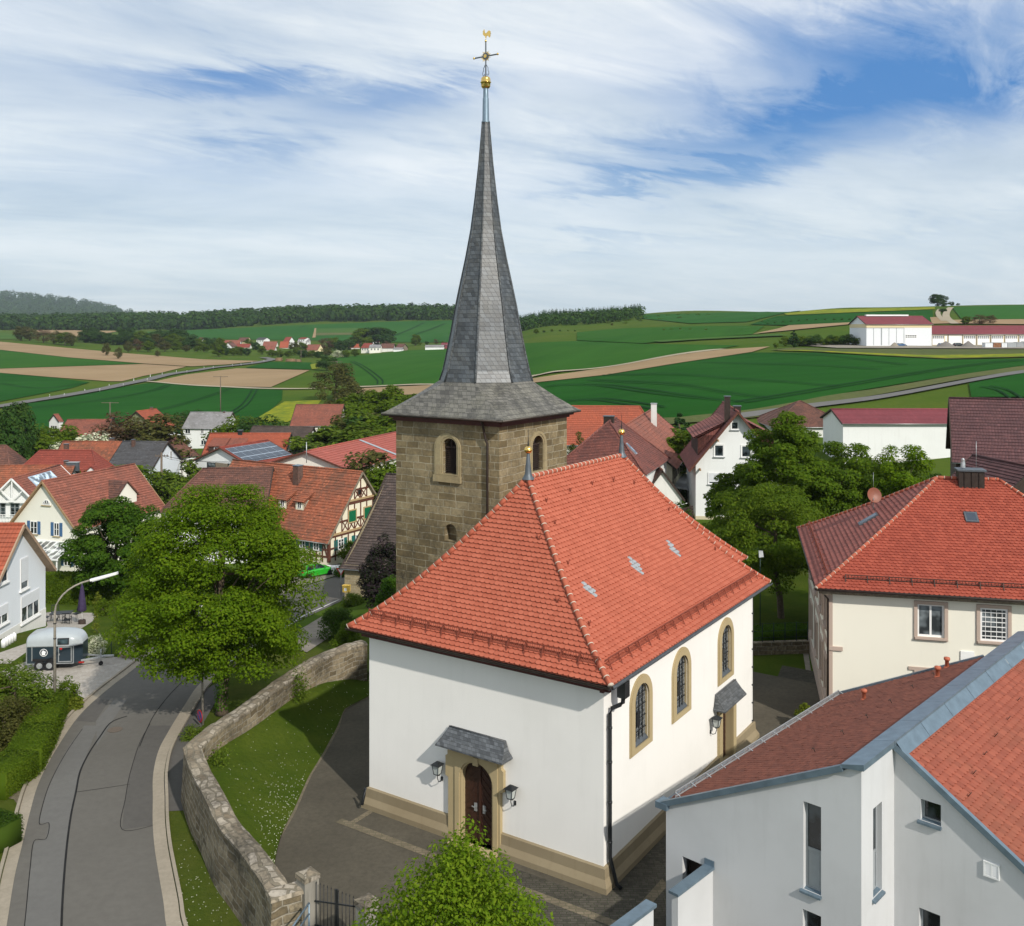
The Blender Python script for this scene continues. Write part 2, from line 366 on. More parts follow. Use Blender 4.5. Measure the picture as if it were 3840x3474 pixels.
def masonry(name, c1, c2, c3, mortar, bw, bh, msize=.012, stain=(.08, .075, .06), samt=.5, grad=None, bs=.8, dist=.0):
 if name in ('yard_wall_stone', 'coping_stone'): dist *= 2
 m, g = new_mat(name); uv = uvn(g); P = pos(g)
 if dist: uv = g.vm('ADD', uv, g.vm('MULTIPLY', g.vm('SUBTRACT', g('TexNoise', {'Vector': P, 'Scale': 1.1, 'Detail': 2}).outputs[1], (.5, .5, .5)), (dist, dist, 0)))
 br = g('TexBrick', {'Vector': uv, 'Color1': (0, 0, 0), 'Color2': (1, 1, 1), 'Mortar': (.5, .5, .5), 'Scale': 1, 'Mortar Size': msize, 'Mortar Smooth': .3, 'Bias': 0, 'Brick Width': bw, 'Row Height': bh}, offset=.42, squash=1.35, squash_frequency=3)
 n = g.noise(P, .5, 6, .62); f = g.noise(P, 7, 6, .7); w = br.outputs[0]
 c = g.ramp(w, [(0, c1), (.45, c2), (1, c3)]); c = g.mix(g.m('MULTIPLY', f, .55), c, mul(c1, .55)); c = g.mix(br.outputs[1], c, mortar)
 s = g.ramp(g.m('ADD', g.m('MULTIPLY', n, .6), g.m('MULTIPLY', f, .42)), [(.42, 0.0), (.66, 1.0)])
 amt = samt
 if grad:                                           # rougher, dirtier stone below the given height
  z = g('SeparateXYZ', {0: P}).outputs[2]; amt = g.m('MULTIPLY_ADD', g.ramp(g.m('DIVIDE', z, 20.0), [(grad[0] / 20, 1.0), (grad[1] / 20, 0.0)]), .42, samt)
 c = g.mix(g.m('MULTIPLY', s, amt), c, stain)
 h = g.m('SUBTRACT', g.m('ADD', g.m('MULTIPLY', f, .7), g.m('MULTIPLY', w, .5)), br.outputs[1])
 c = g.mix(g.m('MULTIPLY', g.ramp(g.noise(P, 2.3, 5, .7), [(.5, 0.0), (.62, 1.0)]), .25), c, mul(stain, 1.3)); finish(g, c, .92, h, bs, .04, 0, .15); return m
def ground(name, c1, c2, c3, s1=.25, s2=8, rough=.95, bs=.4, bd=.03, spec=.04, fine=40):
 m, g = new_mat(name); P = pos(g); a = g.noise(P, s1, 5, .6); b = g.noise(P, s2, 5, .7); d = g.noise(P, fine, 2, .6)
 c = g.mix(g.ramp(a, [(.35, 0.0), (.65, 1.0)]), c1, c2); c = g.mix(g.m('MULTIPLY', g.ramp(b, [(.4, 0.0), (.75, 1.0)]), .6), c, c3)
 c = g.mix(g.m('MULTIPLY', d, .35), c, mul(c1, .55))
 finish(g, c, rough, g.m('ADD', b, d), bs, bd, 0, spec); return m
def field(name, c1, c2, ang, step=.0, patch=.02, fine=2.0, lines=.25, wide=9.0):
 """crop field: drilled rows and broad passes along ang, soft patches of growth"""
 m, g = new_mat(name); P = pos(g); ca, sa = math.cos(ang), math.sin(ang); sp = g('SeparateXYZ', {0: P})
 w = g.m('ADD', g.m('MULTIPLY', sp.outputs[0], -sa), g.m('MULTIPLY', sp.outputs[1], ca)); l = g.m('ADD', g.m('MULTIPLY', sp.outputs[0], ca), g.m('MULTIPLY', sp.outputs[1], sa))
 rows = g.noise(g('CombineXYZ', {0: g.m('DIVIDE', w, wide), 1: g.m('DIVIDE', l, wide * 30)}).outputs[0], 1.0, 5, .65)
 n = g.noise(P, patch, 5, .6); f = g.noise(P, fine, 3, .7)
 c = g.mix(g.ramp(n, [(.35, 0.0), (.65, 1.0)]), c1, c2); c = g.mix(g.m('MULTIPLY', g.ramp(rows, [(.35, 0.0), (.7, 1.0)]), lines), c, mul(c1, .5)); c = g.mix(g.m('MULTIPLY', f, .4), c, mul(c2, .55))
 finish(g, c, .95, f, .4, .1, 0, .02); return m
def leaf(name, c1, c2, c3, tr=.32):
 m, g = new_mat(name); r = rndn(g); n = g.noise(pos(g), .5, 3)
 c1, c2, c3 = [(min(.8, q[0] * .95), min(.8, q[1] * .95), q[2] * .8) for q in (c1, c2, c3)]
 c = g.ramp(g.m('ADD', g.m('MULTIPLY', r, .6), g.m('MULTIPLY', n, .4)), [(.2, c1), (.5, c2), (.8, c3)])
 finish(g, c, .75, None, 0, 0, 0, .06, 0, (g.mix(.5, c, mul(c3, 1.5)), tr)); return m
def glass(name, col=(.012, .016, .018), rough=.06):
 m, g = new_mat(name); n = g.noise(pos(g), 1.3, 2); finish(g, g.mix(g.ramp(n, [(.45, 0.0), (.62, 1.0)]), mul(col, .7), mul(col, 4.0)), rough, None, 0, 0, 0, .5); return m

plaster('church_white', (.82, .80, .76), .10, .07)
plaster('white_wall', (.76, .77, .76), .10, .14)
plaster('old_white', (.70, .695, .66), .22, .30)
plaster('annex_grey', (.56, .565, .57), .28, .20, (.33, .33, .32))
plaster('cream_wall', (.80, .78, .69), .08, .08)
plaster('rectory_cream', (.80, .77, .665), .07, .07)
plaster('cool_white', (.70, .735, .78), .05, .05)
plaster('pale_yellow', (.72, .60, .36), .12, .12)
plaster('stone_trim', (.42, .335, .19), .35, .3, (.25, .19, .10))
plaster('plinth_stone', (.27, .22, .14), .45, .4, (.17, .125, .07))
plaster('rose_trim', (.46, .36, .30), .15, .12)
plaster('old_concrete', (.30, .28, .24), .5, .6, (.09, .085, .07))
tile_geo('church_tile', (.385, .100, .057), (.42, .114, .066), (.455, .129, .076), .0, (.29, .08, .046))
tile_geo('hip_tile', (.34, .082, .046), (.39, .10, .056), (.43, .12, .068))
tile_geo('rectory_tile', (.27, .056, .034), (.315, .067, .040), (.36, .082, .049), -.0, (.22, .05, .032))
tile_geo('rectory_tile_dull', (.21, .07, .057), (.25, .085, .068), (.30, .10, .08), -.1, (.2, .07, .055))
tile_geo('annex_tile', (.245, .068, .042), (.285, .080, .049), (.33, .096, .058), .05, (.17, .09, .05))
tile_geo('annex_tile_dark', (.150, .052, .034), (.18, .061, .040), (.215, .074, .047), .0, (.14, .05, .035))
tile_rows('roof_orange', (.37, .118, .06), (.26, .082, .046), (.12, .068, .046), .22, .32, .75)
tile_rows('roof_red', (.27, .062, .042), (.215, .052, .038), (.15, .04, .03), .25, .33, .35)
tile_rows('roof_redbrown', (.30, .105, .07), (.22, .08, .055), (.11, .06, .05), .25, .34, .5)
tile_rows('roof_brown', (.19, .085, .06), (.12, .06, .048), (.06, .04, .035), .25, .34, .65)
tile_rows('roof_dark', (.10, .072, .06), (.065, .05, .045), (.04, .033, .03), .26, .36, .5)
tile_rows('roof_slategrey', (.10, .10, .105), (.07, .07, .075), (.05, .045, .04), .28, .34, .4)
tile_rows('roof_maroon', (.22, .055, .065), (.18, .045, .055), (.14, .04, .05), .25, .36, .25, .1)
tile_rows('roof_plum', (.12, .055, .055), (.085, .042, .045), (.06, .035, .035), .28, .36, .35)
tile_rows('roof_cement', (.30, .29, .29), (.24, .235, .235), (.15, .14, .13), .9, .7, .5)
slate('slate_dark', (.058, .066, .073), .27, .23, .5, .20, .43)
slate('slate_weathered', (.105, .10, .088), .28, .24, .45, .6, .65)
slate('slate_light', (.24, .24, .25), .30, .24, .22, .10)
masonry('tower_stone', (.18, .135, .07), (.29, .225, .122), (.39, .32, .195), (.42, .37, .26), .80, .36, .024, (.058, .05, .034), .58, (7, 12.5), .9, .12)
masonry('tower_trim', (.40, .33, .19), (.43, .36, .22), (.38, .30, .17), (.3, .26, .17), 2.2, .9, .01, (.14, .115, .07), .4, None, .5)
masonry('yard_wall_stone', (.18, .14, .085), (.31, .25, .16), (.40, .335, .23), (.36, .32, .25), .62, .27, .03, (.046, .042, .033), .95, None, 1.0, .16)
masonry('coping_stone', (.24, .19, .13), (.44, .38, .29), (.56, .50, .42), (.22, .19, .14), .46, .30, .045, (.060, .053, .042), .85, None, 1.0, .3)
masonry('barn_blocks', (.34, .28, .17), (.40, .33, .21), (.29, .24, .15), (.52, .48, .38), .62, .26, .012, (.16, .13, .08), .35, None, .6)
masonry('brick_chimney', (.16, .08, .06), (.21, .11, .08), (.10, .06, .05), (.25, .21, .18), .25, .09, .008, (.05, .045, .04), .5)
masonry('pavers', (.095, .083, .068), (.125, .11, .09), (.07, .062, .053), (.045, .055, .03), .24, .13, .012, (.03, .028, .022), .55, None, .6)
masonry('light_pavers', (.43, .39, .345), (.50, .46, .41), (.37, .335, .30), (.30, .27, .22), .22, .22, .010, (.25, .22, .18), .3, None, .4)
masonry('border_pavers', (.19, .155, .11), (.245, .20, .14), (.15, .125, .088), (.12, .11, .07), .24, .16, .015, (.09, .08, .05), .5, None, .5)
ground('asphalt', (.120, .112, .098), (.143, .134, .118), (.10, .092, .082), .12, 3, .9, .25, .01, .25, 60)
ground('asphalt_light', (.132, .128, .12), (.155, .15, .139), (.113, .108, .102), .15, 3, .9, .25, .01, .25, 60)
ground('asphalt_dark', (.092, .086, .078), (.11, .103, .093), (.075, .070, .064), .15, 3, .9, .25, .01, .25, 60)
ground('yard_asphalt', (.085, .075, .057), (.118, .104, .078), (.05, .045, .036), .35, 5, .95, .5, .015, .15, 45)
ground('tar', (.02, .02, .02), (.03, .03, .03), (.02, .02, .02), 1, 8, .7)
ground('gutter_concrete', (.37, .32, .25), (.30, .26, .20), (.22, .19, .145), .5, 6, .9, .4, .01, .2, 50)
ground('gravel', (.34, .30, .245), (.25, .22, .18), (.10, .09, .07), .8, 7, .95, 1.0, .05, .1, 25)
ground('lawn', (.056, .092, .010), (.088, .118, .016), (.036, .062, .008), .45, 5, .95, .9, .06, .02, 30)
ground('verge', (.062, .094, .012), (.098, .11, .022), (.040, .064, .010), .3, 4, .95, .9, .06, .02, 30)
ground('meadow', (.055, .105, .012), (.092, .124, .017), (.036, .075, .010), .03, 1.2, .95, .5, .1, .02, 6)
ground('rough_grass', (.085, .105, .035), (.13, .13, .05), (.05, .07, .02), .03, .8, .95, .5, .1, .05, 4)
ground('rape', (.30, .29, .015), (.10, .16, .02), (.07, .13, .015), .22, .9, .95, .4, .1, .05, 3)
ground('track', (.42, .36, .26), (.34, .29, .21), (.24, .21, .14), .05, 1.5, .95, .3, .05, .1, 8)
ground('rubble', (.36, .32, .26), (.27, .24, .2), (.16, .15, .12), .2, 2, .95, .8, .2, .1, 6)
field('crop', (.012, .074, .009), (.019, .091, .012), rad(12), lines=.4)
field('crop_b', (.024, .095, .011), (.037, .113, .014), rad(75), lines=.3)
field('crop_far', (.022, .098, .017), (.036, .118, .021), rad(60), patch=.006, fine=.5, wide=18, lines=.35)
field('crop_light', (.050, .120, .026), (.080, .140, .030), rad(20), patch=.012, fine=.8, wide=14, lines=.3)
field('soil', (.285, .200, .112), (.335, .24, .14), rad(8), patch=.03, fine=1.5, lines=.18, wide=5)
leaf('leaf_tree', (.070, .138, .006), (.110, .19, .009), (.165, .245, .014), .45)
leaf('leaf_dark', (.034, .086, .008), (.056, .122, .011), (.085, .16, .016), .4)
leaf('leaf_linden', (.080, .150, .008), (.125, .205, .012), (.185, .260, .020), .42)
leaf('leaf_mid', (.060, .112, .009), (.092, .150, .012), (.135, .19, .018), .42)
leaf('leaf_olive', (.060, .065, .020), (.085, .088, .026), (.11, .105, .035))
leaf('leaf_yellow', (.085, .12, .016), (.13, .165, .02), (.18, .20, .03))
leaf('leaf_lilac', (.020, .018, .016), (.022, .034, .014), (.055, .030, .058))
leaf('leaf_blossom', (.06, .11, .04), (.55, .56, .46), (.72, .72, .64), .15)
leaf('leaf_far', (.022, .062, .015), (.036, .082, .018), (.056, .106, .021), .3)
leaf('leaf_conifer', (.014, .040, .014), (.022, .056, .018), (.034, .072, .021), .2)
leaf('leaf_brown', (.085, .05, .03), (.11, .065, .04), (.13, .08, .05))
leaf('daisy', (.75, .75, .68), (.8, .8, .74), (.8, .8, .76), .05)
simple('bark', (.10, .075, .05), .95, .4, 12, bump=.8)
simple('wood_grey', (.20, .165, .12), .9, .3, 10)
simple('wood_dark', (.035, .022, .016), .8, .3, 8)
simple('door_wood', (.040, .016, .010), .45, .35, 9, spec=.45)
simple('timber', (.105, .036, .022), .8, .2, 8)
simple('timber_light', (.42, .30, .16), .8, .15, 8)
simple('cornice_red', (.075, .022, .018), .7, .2, 5)
simple('white_paint', (.80, .80, .79), .4, .03, 4)
simple('line_paint', (.50, .49, .46), .8, .25, 3); simple('grey_paint', (.30, .32, .33), .45, .05, 4)
simple('zinc', (.165, .225, .275), .45, .15, 3, .5)
simple('zinc_light', (.45, .47, .49), .4, .1, 3, .6)
simple('lead', (.10, .115, .13), .5, .2, 3, .4)
simple('galvanised', (.45, .47, .48), .4, .15, 9, .6)
simple('dark_metal', (.022, .024, .026), .45, .2, 6, .3)
simple('copper_brown', (.040, .028, .022), .5, .25, 5, .3)
simple('guard_red', (.20, .045, .025), .6, .2, 6)
simple('gold', (.83, .56, .17), .22, .12, 5, 1.0)
simple('mortar', (.52, .44, .36), .9, .15, 14)
simple('glass_tile', (.30, .31, .32), .25, .45, 30, spec=.6)
simple('blind', (.62, .64, .66), .5, .04, 4)
simple('solar', (.035, .048, .070), .16, .2, 2, spec=.6)
simple('solar_line', (.35, .42, .50), .35, .1, 2)
simple('shutter_blue', (.055, .13, .26), .5, .1, 3)
simple('shutter_green', (.008, .135, .060), .5, .1, 3)
simple('shutter_teal', (.02, .135, .125), .5, .1, 3)
simple('trailer_blue', (.020, .034, .046), .3, .08, 2, coat=.3)
simple('trailer_grey', (.38, .415, .43), .28, .05, 2, coat=.3)
simple('black_rubber', (.012, .012, .013), .8, .2, 12)
simple('car_green', (.025, .34, .022), .22, .06, 3, coat=.8)
simple('car_silver', (.50, .52, .54), .25, .04, 3, .5, coat=.6)
simple('car_blue', (.03, .09, .20), .3, .1, 3, coat=.6)
simple('red_lens', (.35, .012, .008), .25, .1, 3)
simple('sign_red', (.45, .015, .015), .4, .05, 3)
simple('sign_blue', (.02, .06, .22), .4, .05, 3)
simple('post_yellow', (.70, .46, .08), .45, .06, 4)
simple('purple_cloth', (.042, .028, .075), .85, .25, 6)
simple('orange_cloth', (.62, .22, .10), .8, .1, 3)
simple('pole_concrete', (.27, .245, .205), .9, .2, 9)
simple('pole_wood', (.13, .10, .075), .9, .3, 9)
simple('milk_glass', (.45, .48, .46), .3, .1, 6)
simple('terracotta', (.42, .115, .06), .7, .15, 8)
simple('hall_white', (.72, .74, .76), .6, .05, 2)
simple('rust', (.26, .12, .06), .8, .4, 2)
simple('digger', (.40, .20, .07), .5, .2, 3)
simple('dish', (.22, .075, .045), .5, .08, 3)
simple('boulder', (.42, .33, .25), .9, .3, 3, bump=.6)
simple('logs', (.25, .16, .09), .9, .4, 2)
simple('ivy_wall', (.17, .19, .10), .9, .6, 3, bump=.8)
simple('hatch', (.02, .02, .022), .4, .1, 3)
glass('window_glass'); glass('window_glass_soft', (.05, .058, .062), .12); glass('car_glass', (.02, .03, .034), .05)
def leaded():
 m, g = new_mat('leaded_glass'); uv = uvn(g)
 br = g('TexBrick', {'Vector': uv, 'Color1': (.030, .036, .042), 'Color2': (.11, .125, .135), 'Mortar': (.25, .26, .26), 'Scale': 1, 'Mortar Size': .012, 'Brick Width': .13, 'Row Height': .15})
 finish(g, br.outputs[0], .15, br.outputs[1], .4, .01, 0, .6)
leaded()
# ------------------------------------------------------------------ ground: one sheet to the horizon, fields and roads laid on it
def struct(o, label=None): o['kind'] = 'structure'; return o
def stuff(o, label=None, cat=None):
 o['kind'] = 'stuff'
 if label: o['label'] = label
 if cat: o['category'] = cat
 return o
def build_terrain():
 pxs = list(np.arange(-900, 2000, 12)); ys = [2, 12, 22, 32, 44] + list(np.geomspace(45, 130, 64)) + list(np.geomspace(133, 6000, 130))
 vs, fs = [], []
 for Y in ys:
  for p in pxs: x = (p - 512) / F * Y; vs.append((x, Y, T(x, Y)))
 n = len(pxs)
 for j in range(len(ys) - 1):
  for i in range(n - 1): fs.append((j*n + i, j*n + i + 1, (j+1)*n + i + 1, (j+1)*n + i))
 b = MB(); b.idx(vs, fs); b.uv = [(0, 0)] * sum(len(f) for f in b.f)
 # the ground under and behind the viewer
 b.idx([(-90, -60, -.02), (90, -60, -.02), (90, 3, -.02), (-90, 3, -.02)], [(0, 1, 2, 3)])
 struct(b.build('ground', M['meadow']))
build_terrain()
def densify(P, step=7.0):
 out = []
 for i in range(len(P)):
  a, b = P[i], P[(i+1) % len(P)]; n = max(1, int(math.hypot(b[0]-a[0], b[1]-a[1]) / step))
  out += [(a[0] + (b[0]-a[0]) * k / n, a[1] + (b[1]-a[1]) * k / n) for k in range(n)]
 return out
def drape(loop, mat, off, cell, name):
 bm = bmesh.new(); pts = [Vector((p[0], p[1], 0)) for p in loop]
 vs = [bm.verts.new(p) for p in pts]
 for t in geometry.tessellate_polygon([pts]):
  try: bm.faces.new([vs[k] for k in t])
  except ValueError: pass
 if cell:
  xs = [p.x for p in pts]; ys = [p.y for p in pts]
  for ax, lo, hi in ((0, min(xs), max(xs)), (1, min(ys), max(ys))):
   k = math.floor(lo / cell) * cell + cell * .37
   while k < hi:
    co = [0, 0, 0]; co[ax] = k; no = [0, 0, 0]; no[ax] = 1
    bmesh.ops.bisect_plane(bm, geom=bm.verts[:] + bm.edges[:] + bm.faces[:], dist=1e-5, plane_co=co, plane_no=no); k += cell
 for v in bm.verts: v.co.z = T(v.co.x, v.co.y) + off
 bmesh.ops.recalc_face_normals(bm, faces=bm.faces)
 me = bpy.data.meshes.new(name); uv = bm.loops.layers.uv.new('UVMap')
 for f in bm.faces:
  if f.normal.z < 0: f.normal_flip()
  for l in f.loops: l[uv].uv = (l.vert.co.x, l.vert.co.y)
  f.smooth = True
 bm.to_mesh(me); bm.free(); me.materials.append(M[mat])
 o = bpy.data.objects.new(name, me); COL.objects.link(o); return struct(o)
def sheet(name, P, mat, off, cell=None): return drape([gp(*p) for p in densify(P)], mat, off, cell, name)
def catmull(P, n=8):
 out = []
 for i in range(len(P) - 1):
  p0, p1, p2, p3 = P[max(i-1, 0)], P[i], P[i+1], P[min(i+2, len(P)-1)]
  for k in range(n):
   t = k / n; out.append(tuple(.5 * (2*b + (c-a)*t + (2*a-5*b+4*c-d)*t*t + (3*b-a-3*c+d)*t**3) for a, b, c, d in zip(p0, p1, p2, p3)))
 out.append(tuple(P[-1])); return out
def ribbon_mb(b, pts, w, off, m=0):
 pts = [Vector((p[0], p[1], 0)) for p in pts]
 L = []
 for i, p in enumerate(pts):
  d = (pts[min(i+1, len(pts)-1)] - pts[max(i-1, 0)]).normalized(); n = Vector((-d.y, d.x, 0)) * w / 2
  q = []
  for k in (1, 0, -1): a = p + n * k; q.append(Vector((a.x, a.y, T(a.x, a.y) + off)))
  L.append(q)
 for i in range(len(L) - 1):
  for k in (0, 1): b.face([L[i][k], L[i][k+1], L[i+1][k+1], L[i+1][k]], m=m)
def ribbon(name, P, w, mat, off, px=True, n=6):
 b = MB(); pts = [gp(*p) for p in P] if px else [Vector((*p[:2], 0)) for p in P]
 ribbon_mb(b, catmull([(p.x, p.y) for p in pts], n), w, off); o = b.build(name, M[mat]); 
 for i, f in enumerate(o.data.polygons):
  if f.normal.z < 0: f.flip()
 return struct(o)

R1 = lambda P: [(.1693*x, 266.7 + .1693*y) for x, y in P]
R8 = lambda P: [(533.3 + .2434*x, 293.3 + .2434*y) for x, y in P]
# far fields, left of the tower
sheet('field', [(140, 332.4), (187, 330.6), (226, 329), (274, 326.6), (320, 324.5), (399, 321.7), (451, 320.8), (486, 320.6), (486, 343), (389, 342.5), (330, 341), (242, 339.5), (187, 338.5), (140, 336)], 'crop_far', .45, 40)
sheet('field', [(317, 328.9), (360, 328.4), (354, 333), (316, 333.2)], 'crop_light', .65, 40)
sheet('field', [(316.5, 333.3), (353, 333.1), (353, 335.4), (316, 336)], 'rough_grass', .65, 40)
sheet('dirt_track', [(314.6, 328.6), (316.4, 328.6), (315.6, 338), (312.2, 338.4)], 'soil', .7, 40)
sheet('field', R1([(-200, 330), (0, 345), (130, 360), (500, 380), (710, 380), (500, 420), (200, 385), (0, 370), (-200, 360)]), 'soil', .45, 30)
sheet('field', R1([(-200, 380), (0, 390), (240, 425), (0, 432), (-200, 430)]), 'crop_light', .45, 30)
sheet('field', R1([(-200, 425), (0, 445), (700, 510), (1200, 550), (1530, 560), (1350, 580), (1130, 592), (850, 575), (400, 538), (0, 493), (-200, 470)]), 'soil', .35, 20)
sheet('field', R1([(-200, 470), (0, 495), (400, 540), (830, 576), (600, 585), (0, 605), (-200, 615)]), 'crop_b', .35, 20)
sheet('field', R1([(-200, 616), (0, 606), (600, 586), (850, 578), (1100, 593), (950, 630), (850, 648), (720, 680), (640, 680), (300, 655), (0, 630), (-200, 620)]), 'soil', .30, 15)
sheet('field', R1([(-200, 622), (0, 632), (300, 657), (530, 685), (420, 720), (0, 800), (-200, 830)]), 'crop', .25, 15)
sheet('field', R1([(160, 812), (380, 780), (590, 741), (730, 712), (870, 690), (1000, 693), (1300, 714), (1560, 726), (1670, 732), (1665, 790), (1600, 850), (1530, 890), (1360, 940), (1060, 1010), (360, 1010), (120, 940)]), 'crop', .22, 12)
sheet('field', R1([(920, 680), (1100, 640), (1400, 603), (1830, 614), (1600, 715), (1300, 710), (1000, 690)]), 'soil', .30, 15)
sheet('field', R1([(1450, 599), (1600, 564), (1840, 569), (1835, 611)]), 'crop', .35, 15)
sheet('field', R1([(1832, 582), (1890, 571), (1885, 605), (1842, 609)]), 'rape', .40, 12)
sheet('field', R1([(1530, 890), (1680, 800), (1900, 790), (1850, 850), (1700, 920), (1560, 935)]), 'rape', .22, 10)
sheet('field', [(334.3, 358), (375.6, 354.4), (407, 350.8), (447, 349.6), (500, 345), (540, 343), (577, 341.4), (643, 344.5), (740, 346), (711, 351), (626, 364.5), (533, 376.2), (480, 381), (431, 384.6), (382, 386), (355, 386.8), (340, 370)], 'crop_b', .30, 6)
# right of the tower
sheet('field', [(500, 382.8), (538, 378.6), (606, 368.4), (679, 355.2), (723, 350.3), (770, 347.2), (752, 352.8), (679, 363.8), (606, 375.8), (538, 383.2), (500, 388), (440, 394), (352, 398), (360, 389)], 'soil', .32, 6)
ribbon('farm_track', [(352, 387.6), (431, 385.2), (500, 381.2), (533, 377.2), (570, 371.5), (626, 365), (680, 355), (711, 351), (724, 350)], 3.2, 'track', .42)
sheet('field', [(440, 396), (538, 383.6), (606, 376.2), (679, 364.2), (752, 353.2), (813, 353.4), (874, 356.8), (947, 360.4), (1024, 359.4), (1100, 356), (1100, 354), (1130, 352), (1130, 358), (1024, 366.3), (947, 377.3), (850, 393), (752, 412), (679, 420), (630, 421), (557, 424), (440, 424)], 'crop', .25, 5)
ribbon('field_verge', [(1110, 357), (1024, 369.3), (947, 380.5), (850, 397), (808, 405.3), (752, 415), (684, 421.5), (640, 424)], 5.5, 'rough_grass', .32)
ribbon('farm_lane', [(1110, 361), (1024, 373), (957, 384.4), (874, 399.4), (813, 407), (784, 411.5), (730, 419)], 3.2, 'asphalt_light', .40)
sheet('field', R8([(1790, 375), (2016, 333), (2250, 290), (2250, 430), (1800, 432)]), 'crop', .3, 9)
sheet('yard', R8([(1060, 214), (1350, 206), (2016, 214), (2250, 214), (2250, 232), (2016, 231), (1250, 228)]), 'rubble', .35, 12)
sheet('embankment', R8([(975, 236), (1060, 226), (1250, 231), (2016, 234), (2250, 234), (2250, 262), (2016, 266), (1700, 273), (1400, 258), (1150, 243)]), 'rough_grass', .30, 10)
sheet('weeds', R8([(1000, 239), (1100, 236), (1400, 250), (1600, 258), (1850, 256), (2016, 252), (2250, 250), (2250, 261), (2016, 264), (1700, 271), (1400, 257), (1150, 242)]), 'rape', .34, 10)
sheet('field', R8([(1030, 85), (1160, 71), (1650, 59), (1650, 68), (1040, 92)]), 'rape', .5, 25)
sheet('field', R8([(1000, 96), (1640, 70), (1645, 124), (1350, 121), (1040, 134), (890, 131)]), 'crop', .45, 25)
sheet('field', R8([(1000, 150), (1050, 135), (1330, 122), (1350, 126), (1200, 141), (900, 171)]), 'soil', .5, 20)
sheet('field', R8([(1720, 58), (2016, 51), (2250, 48), (2250, 108), (2016, 109), (1760, 111)]), 'crop_far', .45, 20)
sheet('field', R8([(1700, 113), (2016, 110), (2250, 109), (2250, 130), (2016, 131), (1740, 129)]), 'soil', .5, 20)
sheet('field', [(930, 318.2), (938, 317.8), (954, 324.2), (932, 324.8)], 'soil', .5, 12)
sheet('field', [(643, 315), (801, 311.4), (781, 314.4), (747, 322.4), (690, 324), (643, 319)], 'crop_far', .45, 25)
sheet('field', R8([(180, 162), (380, 146), (700, 137), (950, 137), (900, 172), (600, 196), (450, 209), (180, 196)]), 'crop_b', .42, 9)
sheet('field', R8([(490, 200), (700, 188), (1000, 171), (1050, 178), (700, 194), (520, 206)]), 'crop_light', .6, 18)
ribbon('dirt_track', [(955, 324.8), (948, 320), (946, 316), (948, 311), (951, 308.2)], 3.5, 'track', .6)
ribbon('dirt_track', [(944, 322), (939, 317), (938, 313), (940, 310)], 2.5, 'track', .6)
ribbon('country_road', [(-40, 413), (0, 407.5), (27, 402.8), (64, 396.8), (100, 390.4), (123.6, 385.3), (147, 380.6), (169, 375.2), (195, 371.3), (213, 368.4), (234, 366.2), (254, 363.8), (267, 361.4), (272.6, 359.9), (268, 359), (264, 358)], 6.0, 'asphalt_light', .55)
ribbon('farm_track', [(147, 382), (169, 384), (220, 387.4), (264, 389.3), (300, 389.6), (330, 389)], 2.6, 'track', .45)
def tramlines():
 b = MB()
 for P, g in [([(30, 409), (100, 401), (150, 392), (169, 385.5)], 1), ([(150, 413), (200, 400), (232, 389)], 1), ([(225, 418), (245, 405), (255, 390)], 3), ([(0, 384), (40, 389), (85, 384)], 1),
    ([(545, 388), (600, 386.5), (680, 397), (745, 404)], 2), ([(605, 376), (700, 377), (780, 383), (838, 388)], 2), ([(590, 381), (650, 384), (720, 393), (770, 400)], 1), ([(700, 363), (800, 366), (880, 371)], 2), ([(770, 354), (850, 359), (905, 366)], 2),
    ([(740, 404), (838, 388), (920, 374), (1024, 361)], 2), ([(560, 403), (600, 401), (660, 410)], 2), ([(352, 362), (362, 367), (378, 379), (380, 385)], 3), ([(985, 388), (1003, 392), (1018, 402)], 2),
    ([(410, 337), (430, 330), (445, 324)], 6), ([(395, 336), (412, 329), (424, 323)], 6), ([(300, 328), (306, 326)], 4)]:
  pts = [(p.x, p.y) for p in (gp(*q) for q in P)]; c = catmull(pts, 8)
  for s in (-1, 1):
   q = []
   for i, p in enumerate(c):
    d = Vector((c[min(i+1, len(c)-1)][0] - c[max(i-1, 0)][0], c[min(i+1, len(c)-1)][1] - c[max(i-1, 0)][1])).normalized(); q.append((p[0] - d.y * s * 1.0, p[1] + d.x * s * 1.0))
   ribbon_mb(b, q, (.32 + .09 * g), .48 if P[0][1] > 345 else .75)
 o = b.build('tramlines', M['tramline_green'])
 for f in o.data.polygons:
  if f.normal.z < 0: f.flip()
 struct(o)
ground('tramline_green', (.006, .034, .009), (.008, .042, .011), (.010, .04, .012), .05, 1)  # dark green of the tractor tracks in the crops
tramlines()
# ------------------------------------------------------------------ village street and church yard
Z4 = lambda P: [(.15873*x, 560 + .15873*y) for x, y in P]
Z5 = lambda P: [(.15873*x, 720 + .15873*y) for x, y in P]
GL = [(-6, 960), (.5, 922), (8, 879), (16, 847), (24, 815), (34, 783), (52.4, 749), (75.5, 716), (101.6, 692), (132.5, 668), (162, 647), (205, 624), (250, 604), (303, 587), (343, 574.6), (385, 563)]
GR = [(186, 960), (174, 926), (170.6, 902), (165, 871), (161, 847), (158.9, 823), (158.7, 799), (158.7, 775), (163.5, 751.7), (173, 732.7), (189, 706), (201.6, 687), (217.5, 674), (230, 664.5), (262, 643), (297, 622), (343, 600.5), (385, 586)]
sheet('verge', [(-500, 1500), (-300, 640), (60, 632), (200, 640), (330, 632), (420, 640), (420, 1500)], 'verge', .012, 3)
road = sheet('road', GL + GR[::-1], 'asphalt', .034, 3.0)
